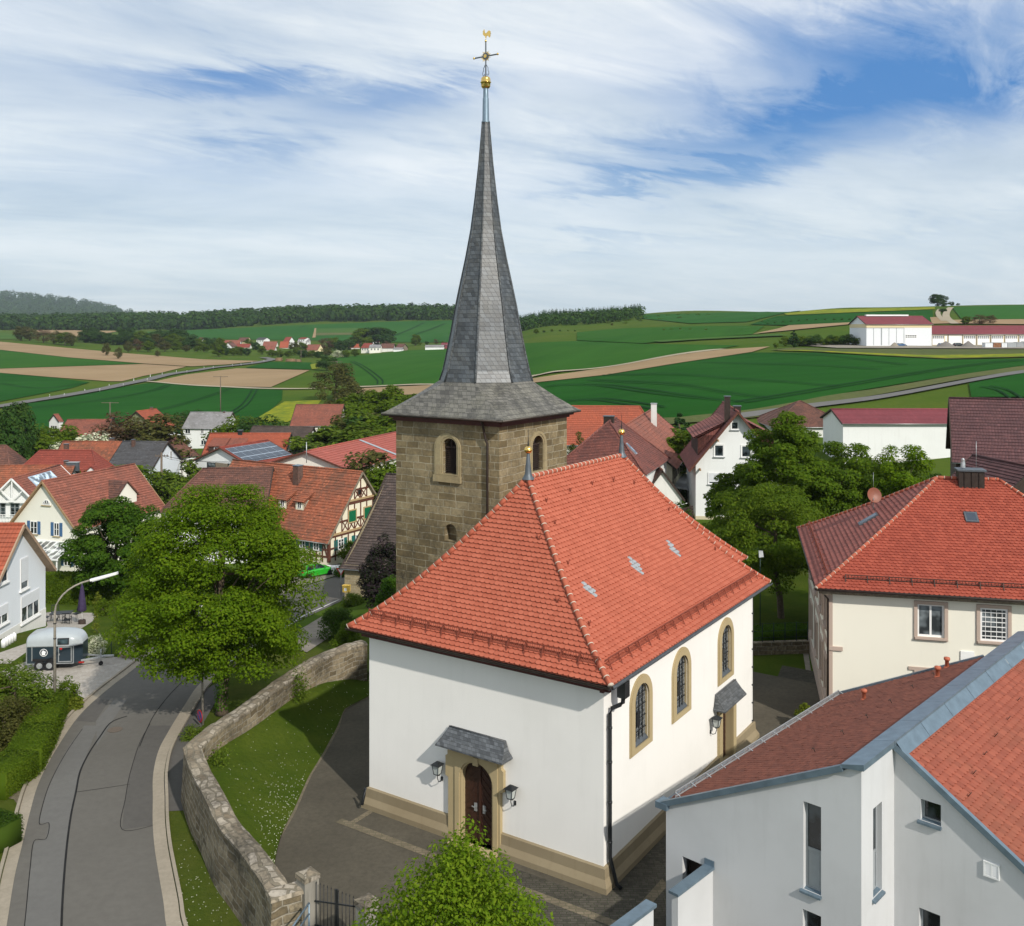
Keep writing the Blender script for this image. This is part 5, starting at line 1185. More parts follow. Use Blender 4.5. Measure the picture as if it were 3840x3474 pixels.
 # windows, deep in the render
 def deep(fc, a, c, z0, z1, split=None, sillm='zinc'):
  f = MB(); ring2(f, fc, rect(a, c, z0, z1), rect(a + .06, c - .06, z0 + .06, z1 - .06), -.22, -.15)
  if split: f.fbox(fc, a + .06, c - .06, split - .04, split + .04, -.22, -.16)
  o = f.build('window', M['grey_paint'], t); q = MB(); flat2(q, fc, rect(a + .06, c - .06, (split or z0) + .03, z1 - .06), -.19); q.build('pane', M['window_glass'], o)
  if split: q = MB(); q.fbox(fc, a + .06, c - .06, z0 + .06, split - .04, -.22, -.175); q.fbox(fc, a + .12, c - .12, z0 + .14, split - .12, -.175, -.168); q.build('panel', M['grey_paint'], o)
  q = MB(); q.hexa([fc.w(a - .08, z0 - .09, .10), fc.w(c + .02, z0 - .09, .10), fc.w(c + .02, z0 - .05, -.15), fc.w(a - .08, z0 - .05, -.15)], [fc.w(a - .08, z0 - .03, .10), fc.w(c + .02, z0 - .03, .10), fc.w(c + .02, z0 + .03, -.15), fc.w(a - .08, z0 + .03, -.15)]); q.build('sill', M['zinc'], o)
 deep(FQ, 4.74, 5.28, 3.30, 5.84, 4.45); deep(FQ, 4.72, 5.28, .2, 2.71, 1.35); deep(FS, .80, 1.42, 3.35, 5.9, 4.45); deep(FRr, .78, 1.35, 5.3, 5.91); deep(FRr, .73, 1.33, .9, 2.74)
 f = MB(); ring2(f, FRr, rect(2.5, 2.92, 4.36, 4.78), rect(2.54, 2.88, 4.4, 4.74), -.01, .05); f.fbox(FRr, 2.69, 2.73, 4.38, 4.76, 0, .045)
 for k in range(7): f.face([FRr.w(2.54, 4.41 + k * .047, .045), FRr.w(2.88, 4.41 + k * .047, .045), FRr.w(2.88, 4.45 + k * .047, .01), FRr.w(2.54, 4.45 + k * .047, .01)])
 f.build('vent_grille', M['white_paint'], t)
 f = MB(); f.fbox(FQ, .55, 1.7, .2, 2.75, -.6, -.5); f.fbox(FQ, .55, 1.7, .1, .2, -.5, 0); f.build('door', M['wood_dark'], t)
 # balcony parapet: a wall with a zinc coping running out from the front
 f = MB(); a, b = Q + eb * 1.73, Q + eb * 1.73 - ea * 1.95; f.hexa([Vector((p.x, p.y, -.3)) for p in (a - eb*.22, b - eb*.22, b, a)][::1], [Vector((p.x, p.y, 2.72)) for p in (a - eb*.22, b - eb*.22, b, a)]); par = f.build('parapet', M['annex_grey'], t)
 f = MB(); f.beam(Vector((a.x, a.y, 2.78)) - eb * .11, Vector((b.x, b.y, 2.78)) - eb * .11 - ea * .08, .34, .08); f.beam(Vector((a.x, a.y, 2.72)) - eb*.11 + up*.1 - ea * .03, Vector((a.x, a.y, 3.0)) - eb*.11 - ea * .03, .34, .03, ea); f.build('coping', M['zinc'], par)
build_annex()
def garden_pier():
 t = thing('garden_wall', 'white rendered wall end with zinc coping at the bottom edge of the yard', 'wall', at(652, 940, 26)); ea, eb = Vector((.681, .732, 0)), Vector((.732, -.681, 0))
 p = at(653.5, 905, 27.2); p.z = 0; z = H - (907 - HY) / F * 27.2; b = MB(); q = p - ea * 4
 b.hexa([p - eb * .22, p, q, q - eb * .22][::-1], [v + Vector((0, 0, z)) for v in (p - eb * .22, p, q, q - eb * .22)][::-1]); b.build('wall', M['annex_grey'], t)
 b = MB(); b.beam(p + Vector((0, 0, z + .04)) - eb * .11 + ea * .06, q + Vector((0, 0, z + .04)) - eb * .11, .36, .09); b.build('coping', M['zinc'], t)
garden_pier()
# ------------------------------------------------------------------ village houses
def rows(s, b, row=.34, lift=.055, m=0, jit=.0, rng=random.Random(8), seg=1.6):
 """a tiled slope as lapped courses, each with its own lip"""
 n = max(2, int(round(s.V / row)))
 for k in range(n):
  v0, v1 = s.V * k / n, s.V * (k + 1) / n; t0, t1 = s.t(v0), s.t(v1); a0, a1, c0, c1 = s.ul(t0), s.ur(t0), s.ul(t1), s.ur(t1)
  ns = max(1, int((a1 - a0) / seg)) if jit else 1; j = [rng.uniform(-jit, jit) for _ in range(ns + 1)]
  for i in range(ns):
   f0, f1 = i / ns, (i + 1) / ns
   q = [s.p(a0 + (a1-a0)*f0, max(0, v0 + j[i]), lift), s.p(a0 + (a1-a0)*f1, max(0, v0 + j[i+1]), lift), s.p(c0 + (c1-c0)*f1, v1, .0), s.p(c0 + (c1-c0)*f0, v1, .0)]
   if (q[2] - q[3]).length < .02: q = q[:3]
   b.face(q, m=m); b.face([q[1], q[0], s.p(a0 + (a1-a0)*f0, max(0, v0 + j[i]), -.02), s.p(a0 + (a1-a0)*f1, max(0, v0 + j[i+1]), -.02)], m=m)
class House: pass
def house(name, label, cat, A, B, W, ez, gz, wall='white_wall', roof='roof_red', over=.45, gover=.35, hipA=0.0, hipB=0.0, row=.34, jit=.02, curve=.0, group=None, par=None, verge='wood_dark', cap=True, wbase=None):
 """ridge from A to B (same height); wall-top height ez, ground gz; faces: A, B gables, L and R long sides as seen from A towards B"""
 A, B = Vector(A), Vector(B); B.z = A.z; zr = A.z; d = Vector((B.x - A.x, B.y - A.y, 0)).normalized(); n = Vector((d.y, -d.x, 0)); h = W / 2
 o = House(); o.t = par if par is not None else thing(name, label, cat, (A.x + B.x) / 2 * Vector((1, 0, 0)) + Vector((0, (A.y + B.y) / 2, gz)), group)
 a0, b0 = A - d * hipA, B + d * hipB; c = [a0 + n * h, b0 + n * h, b0 - n * h, a0 - n * h]; o.d, o.n, o.L, o.W, o.zr, o.ez, o.gz = d, n, (b0 - a0).length, W, zr, ez, gz
 o.R, o.Lf, o.A, o.B = Face(c[0], d), Face(c[2], -d), Face(c[3], n), Face(c[1], -n)
 w = MB(); zb = gz - 1.2; zt = ez - .02
 for f in (o.R, o.Lf): w.wall(f, rect(0, o.L, zb, zt))
 for f, hp in ((o.A, hipA), (o.B, hipB)): w.wall(f, [(0, zb), (W, zb), (W, zt), (h, zr - .06), (0, zt)] if not hp else rect(0, W, zb, zt))
 o.wall = w.build('wall', M[wall], o.t)
 sl = (zr - ez) / h; e = over; gA, gB = (gover if not hipA else over), (gover if not hipB else over); g = (lambda t: t - curve * t * (1 - t))
 z0 = ez - sl * e; ca = [a0 + n * (h + e) - d * gA, b0 + n * (h + e) + d * gB, b0 - n * (h + e) + d * gB, a0 - n * (h + e) - d * gA]
 for p in ca: p.z = z0
 ka, kb = (A if hipA else A - d * gA), (B if hipB else B + d * gB); ka, kb = Vector((ka.x, ka.y, zr + .06)), Vector((kb.x, kb.y, zr + .06))
 o.sR, o.sL = Slope(ca[0], ca[1], ka, kb, g), Slope(ca[2], ca[3], kb, ka, g); r = MB(); S = [o.sR, o.sL]
 if hipA: o.sA = Slope(ca[3], ca[0], ka, ka, g); S.append(o.sA)
 if hipB: o.sB = Slope(ca[1], ca[2], kb, kb, g); S.append(o.sB)
 for s in S: rows(s, r, row, .055, 0, jit); s.sheet(r, -.13, 1, 1 if not curve else 6)
 if cap: r.tube([ka + Vector((0, 0, .05)), kb + Vector((0, 0, .05))], .11, 8)
 for s in S:
  for side in (0, 1):
   P = [s.p(s.ur(x) if side else s.ul(x), float(np.interp(x, s.ts, s.al)), -.03) for x in np.linspace(0, 1, 2 if not curve else 7)]
   hip = (s is o.sR and ((side == 0 and hipA) or (side == 1 and hipB))) or (s is o.sL and ((side == 0 and hipB) or (side == 1 and hipA))) or (hipA and s is getattr(o, 'sA', None)) or (hipB and s is getattr(o, 'sB', None))
   for p, q in zip(P, P[1:]):
    if hip: r.tube([p + Vector((0, 0, .07)), q + Vector((0, 0, .07))], .10, 6)
    else: r.beam(p, q, .10, .20, m=1)
  r.tube([s.p(0, .02, -.06), s.p(s.L, .02, -.06)], .06, 6, m=2)
 o.roof = r.build('roof', [M[roof], M[verge], M['galvanised']], o.t); return o
def chimney(o, f, off, w=.55, h=1.2, mat='brick_chimney', cap='lead', l=None):
 """chimney standing through the roof at fraction f along the ridge, off metres down the right-hand slope"""
 q = o.sR.E0.lerp(o.sR.E1, f); k = o.sR.K0.lerp(o.sR.K1, f); p = k + o.n * off; z = o.zr - abs(off) * (o.zr - o.ez) / (o.W / 2) - .5
 b = MB(); a = math.atan2(o.d.y, o.d.x); b.box((p.x, p.y, z), l or w, w, o.zr + h - z, a); c = b.build('chimney', M[mat], o.roof)
 b = MB(); b.box((p.x, p.y, o.zr + h), (l or w) + .14, w + .14, .08, a); b.build('chimney_cap', M[cap], c); return c
def wpx(fc, x0, y0, x1, y1):
 yc = (y0 + y1) / 2; a, c = fc.p(x0, yc)[0], fc.p(x1, yc)[0]; xc = (x0 + x1) / 2; return min(a, c), max(a, c), fc.p(xc, y1)[1], fc.p(xc, y0)[1]
def win(o, fc, sc, zc, w=1.0, h=1.3, **k): return window(o.t, fc, sc - w / 2, sc + w / 2, zc - h / 2, zc + h / 2, **k)
def dormer(o, sl, u, v, w, hw, hr=0.0, wall='white_wall', roof='roof_red', ov=.2, fwin=True, back=None):
 """dormer on a slope: gabled when hr > 0, else a shed roof running back up the slope"""
 t = o.t; s0 = sl.p(u, v); out = -sl.n2; fc = Face((sl.p(u - w/2, v) + out * 0)[:2], sl.d); z0 = s0.z - .1; zt = s0.z + hw; b = MB(); tan = (sl.zr - sl.ze) / sl.D
 P = [(0, z0), (w, z0), (w, zt)] + ([(w/2, zt + hr)] if hr else []) + [(0, zt)]; b.wall(fc, P); dep = hw / tan
 for s in (0, w): p, q, r = fc.w(s, z0), fc.w(s, zt), fc.w(s, zt, -dep); b.face([p, q, r] if s else [p, r, q])
 dm = b.build('dormer', M[wall], o.roof); r = MB()
 if hr:
  dk = (hw + hr) / tan; ap, bk = fc.w(w/2, zt + hr + .05, ov), fc.w(w/2, zt + hr + .05, -dk); k = hr / (w/2)
  for s, e in ((-ov, 0), (w + ov, 1)):
   E0, E1 = fc.w(s, zt - k * ov + .05, ov), fc.w(s, zt - k * ov + .05, -dep); S = Slope(E1, E0, bk, ap) if not e else Slope(E0, E1, ap, bk); rows(S, r, .3, .05); r.face([fc.w(s, zt - k*ov - .05, ov), fc.w(w/2, zt + hr - .05, ov), ap, E0], m=0)
   S.sheet(r, -.08, 0, 1)
 else:
  k = tan * .42; L = (back or dep / (1 - .42)) ; E0, E1 = fc.w(-ov, zt - k * ov + .04, ov), fc.w(w + ov, zt - k * ov + .04, ov); K0, K1 = fc.w(-ov, zt + k * L + .04, -L), fc.w(w + ov, zt + k * L + .04, -L)
  S = Slope(E0, E1, K0, K1); rows(S, r, .33, .05); S.sheet(r, -.12, 0, 1)
  for s in (0, w): p, q, x = fc.w(s, zt), fc.w(s, zt - .02), fc.w(s, zt + k * L, -L); r.face([fc.w(s, zt - hw, 0), fc.w(s, zt, 0), x])
 r.build('dormer_roof', M[roof], dm)
 if fwin:
  f = MB(); ww, hh = min(w * .5, 1.0), min(hw * .7, 1.0); c = w / 2; zz = zt - hw * .45; ring2(f, fc, rect(c - ww/2, c + ww/2, zz - hh/2, zz + hh/2), rect(c - ww/2 + .07, c + ww/2 - .07, zz - hh/2 + .07, zz + hh/2 - .07), -.01, .04); f.fbox(fc, c - .03, c + .03, zz - hh/2, zz + hh/2, 0, .035); f.build('window', M['white_paint'], dm)
  f = MB(); flat2(f, fc, rect(c - ww/2 + .06, c + ww/2 - .06, zz - hh/2 + .06, zz + hh/2 - .06), .012); f.build('pane', M['window_glass'], dm)
 return fc

def near_left():
 # white house on the left edge
 o = house('white_house', 'bright white house with steep gable and roller blinds at the left edge', 'house', (-33.4, 65.8, 6.3), (-47, 65.8, 6.3), 8.0, 2.7, -.4, 'cool_white', 'roof_orange_new', .55, .5, verge='wood_eave', row=.36, jit=0)
 for i, (q, bl) in enumerate((((19.9, 557.5, 27.7, 589), .75), ((20.5, 592.5, 38.6, 619), .42), ((-6, 566, 7, 584), .0), ((-6, 606, 7.5, 625), .5))):
  s0, s1, z0, z1 = wpx(o.A, *q); k = fc = o.A; cen = s0
  window(o.t, o.A, s0, s1, z0, z1, 'white_paint', 'window_glass_soft', None, .1, 'white_paint', 2 if i == 1 else (0 if i == 0 else 1), 0, .06, bl)
 f = MB(); f.fbox(o.A, -.02, 8.02, -2, -.38, -.01, .03); f.build('plinth', M['old_white'], o.t)
 # cream house with blue shutters
 o = house('cream_house', 'cream gabled house with blue shutters and brown tile roof', 'house', (-51.8, 108, 2.72), (-47.2, 121.2, 2.72), 8.7, -1.9, -8.0, 'cream_wall', 'roof_redbrown', .5, .4, verge='timber_pale')
 for q in ((30.4, 521, 37.6, 533.9), (54, 522.5, 59.5, 536)):
  s0, s1, z0, z1 = wpx(o.A, *q); w = window(o.t, o.A, s0, s1, z0, z1, sill='stone_trim', bars=1); shutters(w, o.A, s0, s1, z0, z1, 'shutter_blue', .42)
 s0, s1, z0, z1 = wpx(o.A, 42.6, 497.8, 50.4, 504.2); window(o.t, o.A, s0, s1, z0 - .1, z0 - .1 + (s1 - s0) * .56, sill='stone_trim', mull=3, arched=True)
 s0, s1, z0, z1 = wpx(o.A, 64, 555, 71, 566); w = window(o.t, o.A, s0, s1, z0, z1); shutters(w, o.A, s0, s1, z0, z1, 'shutter_blue', .4)
 z = o.A.p(40, 540)[1]; b = MB(); g = MB()
 for k in range(9): s = 2.2 + 6.4 * k / 8; b.beam(o.A.w(s, z, .05), o.A.w(s + .5, z - 1.1, 3.2), .06, .08)
 b.beam(o.A.w(2.0, z, .05), o.A.w(8.8, z, .05), .10, .10); b.beam(o.A.w(2.5, z - 1.1, 3.2), o.A.w(9.3, z - 1.1, 3.2), .14, .16); b.beam(o.A.w(2.4, z - .55, 1.6), o.A.w(9.0, z - .55, 1.6), .05, .06)
 for s in (2.7, 9.1): b.beam(o.A.w(s, -8.5, 3.1), o.A.w(s, z - 1.1, 3.1), .12, .12)
 pg = b.build('veranda', M['white_paint'], o.t); g.face([o.A.w(2.2, z - .03, .05), o.A.w(8.6, z - .03, .05), o.A.w(9.1, z - 1.13, 3.2), o.A.w(2.7, z - 1.13, 3.2)]); g.build('glass_roof', M['veranda_glass'], pg)
 u = o.sR.L * .62; dormer(o, o.sR, u, 1.9, 3.6, 1.0, 1.7, 'cream_wall', 'roof_brown', .25, False)
 # balcony house and the roofs behind it
 o = house('brown_roof_house', 'house with a white trussed balcony gable and a solar collector on its roof', 'house', at(73, 466.2, 138), at(-25, 465.8, 138), 11, -4.9, -9, 'white_wall', 'roof_orange', row=.36)
 chimney(o, .03, .2, .6, .5, 'lead', 'galvanised', 1.6); chimney(o, .10, .3, .5, .7)
 wg = house('x', '', '', at(14.3, 478.3, 124), (at(14.3, 478.3, 124).x + .4, 135, 0), 5.6, -2.0, -8.8, 'white_wall', 'roof_redbrown', .35, .7, par=o.t, verge='white_paint')
 f = MB(); fa = Face((wg.A.w(0, 0, .55))[:2], wg.A.d); W = 5.6; top = wg.zr - .15; f.beam(fa.w(-.3, -2.2), fa.w(W + .3, -2.2), .14, .2); f.beam(fa.w(W/2, -2.1), fa.w(W/2, top), .14, .16); f.beam(fa.w(W/2, -2.1), fa.w(W/2 - 1.5, -.75), .12, .14); f.beam(fa.w(W/2, -2.1), fa.w(W/2 + 1.5, -.75), .12, .14); f.beam(fa.w(0, -4.6), fa.w(W, -4.6), .1, .14); f.beam(fa.w(0, -3.9), fa.w(W, -3.9), .06, .08)
 for k in range(15): f.beam(fa.w(W * k / 14, -4.6), fa.w(W * k / 14, -3.9), .04, .04)
 for s in (0, W): f.beam(fa.w(s, -7), fa.w(s, -2.2), .12, .12)
 f.build('balcony', M['white_paint'], o.t)
 for a, c in ((.4, 1.7), (2.3, 3.5), (4.0, 5.2)): window(o.t, wg.A, a, c, -4.2, -2.5, 'grey_paint', 'window_glass', mull=1, bars=2)
 s = wg.sL if wg.sL.n2.x < 0 else wg.sR; b = MB(); 
 P = [s.p(s.L * f, v, .12) for f, v in ((.25, .7), (.72, .7), (.72, s.V - .5), (.25, s.V - .5))]; lo = [p - Vector((0, 0, .12)) for p in P]; b.hexa(lo, P); pn = b.build('solar_collector', M['solar_line'], o.t)
 b = MB(); P2 = [s.p(s.L * f, v, .126) for f, v in ((.265, .8), (.705, .8), (.705, s.V - .6), (.265, s.V - .6))]; b.face(P2); b.build('glass_cover', M['collector_glass'], pn)
 P = [o.sL.p(1, 1), o.sR.p(1, 1)]; s = o.sR if o.sR.n2.y > 0 else o.sL; k = s.L - 8.4 if s.d.x < 0 else 8.4
 # other roofs of the left cluster
 o = house('barn', 'low dark brown barn roof at the left edge behind the brown roofs', 'barn', at(6.3, 446, 152), at(-34, 446, 152), 12, -4.6, -9, 'old_white', 'roof_brown', hipA=4)
 o = house('red_house', 'red hipped house with two small gable dormers and a brick chimney', 'house', at(92, 450.8, 150), at(40, 450.6, 150), 11, -4.2, -9, 'white_wall', 'roof_red', hipA=3.6, hipB=3.6)
 chimney(o, .55, 1.0, .6, .9, 'brick_chimney'); sf = o.sL if o.sL.n2.y > 0 else o.sR
 for px in (70 - 33, 70 + 23):
  q = at(px, 464, 146.5); u = (q - sf.E0).dot(sf.d); dormer(o, sf, u, 2.6, 2.2, .9, 1.0, 'white_wall', 'roof_red')
 o = house('orange_roof_house', 'long house with patchy orange tile roof and cream gable', 'house', at(140.2, 442.3, 172), at(64.6, 441.8, 173), 8.6, -4.0, -9, 'cream_wall', 'roof_orange'); chimney(o, .42, 1.2, .7, .5)
 for s, z in ((3.0, -2.6), (5.6, -2.6), (3.4, -6.2), (5.8, -6.2)): win(o, o.A, s, z, .8, 1.2)
 win(o, o.A, 4.4, -1.2, .45, .6)
 o = house('pale_blue_house', 'pale blue white house with dark grey roof beside the utility pole', 'house', at(166, 442.3, 165), at(166, 442.3, 165) + Vector((-7.2, .6, 0)), 11, -2.9, -9, 'cool_white', 'roof_slategrey', .5, .4); win(o, o.A, 7.4, -1.9, .8, 1.4); chimney(o, .7, -1, .5, .5)
 o = house('red_barn', 'long red brown barn roof in front of the green field', 'barn', at(111, 420, 207), at(68.8, 419.6, 207), 13, -3.4, -9.2, 'wood_grey', 'roof_redbrown'); chimney(o, .12, 2.8, .7, .1, 'dark_metal')
 # transformer tower
 o = house('transformer_tower', 'slim weathered transformer tower with a small red saddle roof', 'tower', at(54.0, 414.9, 211), at(58.2, 415.0, 212), 2.9, -.25, -9.2, 'old_white', 'roof_redbrown', .12, .12, row=.3)
 for k in range(3): win(o, o.A, .8 + k * .6, -1.7, .4, .9, mull=0, fr='wood_dark')
 o = house('ivy_house', 'small house with bright orange roof and ivy covered gable', 'house', at(137, 411.6, 215), at(155.6, 409, 222), 9, -2.0, -9.2, 'ivy_wall', 'roof_orange_new'); chimney(o, .75, 0, .5, .5, 'roof_redbrown')
 b = MB(); f = o.R if o.R.n.x > 0 else o.Lf; b.beam(f.w(4.5, -3.6, 0), f.w(4.5, -4.1, 2.4), 3.4, .08); b.build('awning', M['white_paint'], o.t); win(o, f, 2.2, -4.4, 2.2, 1.6)
 o = house('timbered_cottage', 'small brown hipped cottage with white half timbered end', 'house', at(166, 436, 190), at(174, 436.5, 188), 8, -4.6, -9.2, 'old_white', 'roof_brown', hipA=3, hipB=1.5)
 for fc in (o.A, o.B, o.R, o.Lf):
  if fc.n.y < .2:
   b = MB(); L = o.W if fc in (o.A, o.B) else o.L
   for k in range(6): b.fbox(fc, L * k / 5 - .1, L * k / 5 + .1, -9, -4.7, 0, .04)
   for z in (-4.8, -6.0, -7.4): b.fbox(fc, 0, L, z, z + .18, 0, .045)
   b.build('timber_frame', M['wood_dark'], o.t)
 # grey roofed white house
 o = house('grey_roof_house', 'white two storey house with weathered grey cement roof', 'house', at(231.7, 412.7, 240), at(191.5, 411.6, 241), 9.5, -4.1, -9.4, 'white_wall', 'roof_cement', .4, .3); f = o.R if o.R.n.y < 0 else o.Lf
 for q in ((185.2, 428.8, 190.5, 433.6), (201, 429, 203.8, 433.6), (209, 429, 214, 433.6), (185, 439.8, 190.5, 444.6), (201, 440, 206.3, 445)): s0, s1, z0, z1 = wpx(f, *q); window(o.t, f, s0, s1, z0, z1, sill='grey_paint')
 win(o, o.A, 4.8, -2.9, 1.0, 1.2); chimney(o, .2, 0, .5, .3)
 o = house('timbered_barn', 'barn with red brown roof and half timbered wall by the yellow meadow', 'barn', at(342.8, 405, 220), at(297.3, 405.3, 220), 12, -1.3, -8, 'cream_wall', 'roof_redbrown', .4, .3); f = o.R if o.R.n.y < 0 else o.Lf; b = MB()
 for k in range(13): b.fbox(f, o.L * k / 12 - .1, o.L * k / 12 + .1, -5, -1.6, 0, .05)
 for z in (-1.9, -3.1, -4.6): b.fbox(f, 0, o.L, z, z + .2, 0, .055)
 b.build('timber_frame', M['wood_dark'], o.t)
 o = house('dark_barn', 'dark roofed barn with white gable behind the red dormer house', 'barn', at(312, 427.5, 185), at(254.4, 427, 187), 10, -3.2, -8.6, 'white_wall', 'roof_dark'); chimney(o, .66, 1.6, .6, -.2, 'dark_metal')
 o = house('dormer_house', 'red tiled house with two wide shed dormers and white gable', 'house', at(288.8, 433.9, 166), at(212, 433.7, 166), 9.6, -1.5, -8.7, 'white_wall', 'roof_orange_new', .45, .4); f = o.sR if o.sR.n2.y > 0 else o.sL; win(o, o.A, 4.8, -.3, .7, 1.4)
 for px in (221, 238): u = (at(px, 440, 164) - f.E0).dot(f.d); dormer(o, f, u, 1.3, 2.7, 1.3, 0, 'wood_dark', 'roof_redbrown')
 chimney(o, .62, .0, .7, .6, 'dark_metal')
 # house with photovoltaic roof
 A = Vector((-41.7, 140, 2.6)); dd = Vector((.44, .9, 0)).normalized(); o = house('solar_house', 'white gabled house with a roof full of dark solar panels', 'house', A, A + dd * 9.5, 10, .6, -8.2, 'white_wall', 'roof_red', .5, .5, verge='timber')
 for q in ((207.2, 462.5, 215.4, 469.6), (228, 463.6, 236.8, 471)): s0, s1, z0, z1 = wpx(o.A, *q); window(o.t, o.A, s0, s1, z0, z1, 'dark_metal', 'window_glass_soft')
 s0, s1, z0, z1 = wpx(o.A, 215.6, 463, 227.8, 470.4); f = MB(); f.fbox(o.A, s0, s1, z0, z1, 0, .04); f.build('cladding', M['wood_grey'], o.t); s = o.sR if o.sR.n2.x < 0 else o.sL
 for iu in range(6):
  for iv in range(3):
   u0, v0 = .5 + iu * 1.62, .75 + iv * 1.52; b = MB(); P = [s.p(u0, v0, .14), s.p(u0 + 1.58, v0, .14), s.p(u0 + 1.58, v0 + 1.46, .14), s.p(u0, v0 + 1.46, .14)]
   if u0 + 1.5 > s.L or v0 + 1.4 > s.V: continue
   b.hexa([p - Vector((0, 0, .05)) for p in P], P); pn = b.build('solar_panel', M['solar_line'], o.t); b = MB(); b.face([s.p(u0 + .02, v0 + .05, .147), s.p(u0 + 1.56, v0 + .05, .147), s.p(u0 + 1.56, v0 + 1.41, .147), s.p(u0 + .02, v0 + 1.41, .147)]); b.build('cells', M['solar'], pn)
 o = house('long_shed', 'long red metal roofed shed behind the half timbered house', 'barn', (-27.0, 128, 3.5), (-18.2, 151.9, 3.5), 13, 1.5, -7.5, 'cream_wall', 'roof_sheet', .3, .5, row=.62, jit=0, verge='timber')
 s = o.sR if o.sR.n2.x < 0 else o.sL; b = MB(); u = s.L * (.55 if s is o.sR else .45); b.face([s.p(u - .35, .1, .09), s.p(u + .35, .1, .09), s.p(u + .35, s.V, .09), s.p(u - .35, s.V, .09)]); b.build('valley_sheet', M['zinc_light'], o.t)
 o = house('hipped_barn', 'brown hipped barn roof left of the half timbered house', 'barn', at(203, 469.3, 119), (at(203, 469.3, 119) + Vector((8, 1.0, 0))), 12.5, -1.2, -8, 'white_wall', 'roof_brown', .5, hipA=3.2)
near_extra = [tile_rows('roof_orange_new', (.37, .095, .05), (.30, .078, .042), (.20, .07, .05), .25, .34, .35), tile_rows('roof_sheet', (.36, .10, .075), (.32, .09, .068), (.24, .075, .06), .3, .62, .3, .3, .4),
 simple('wood_eave', (.36, .25, .17), .7, .15, 4), simple('timber_pale', (.30, .19, .10), .8, .2, 6), glass('veranda_glass', (.16, .17, .16), .1), glass('collector_glass', (.16, .20, .24), .08)]
near_left()

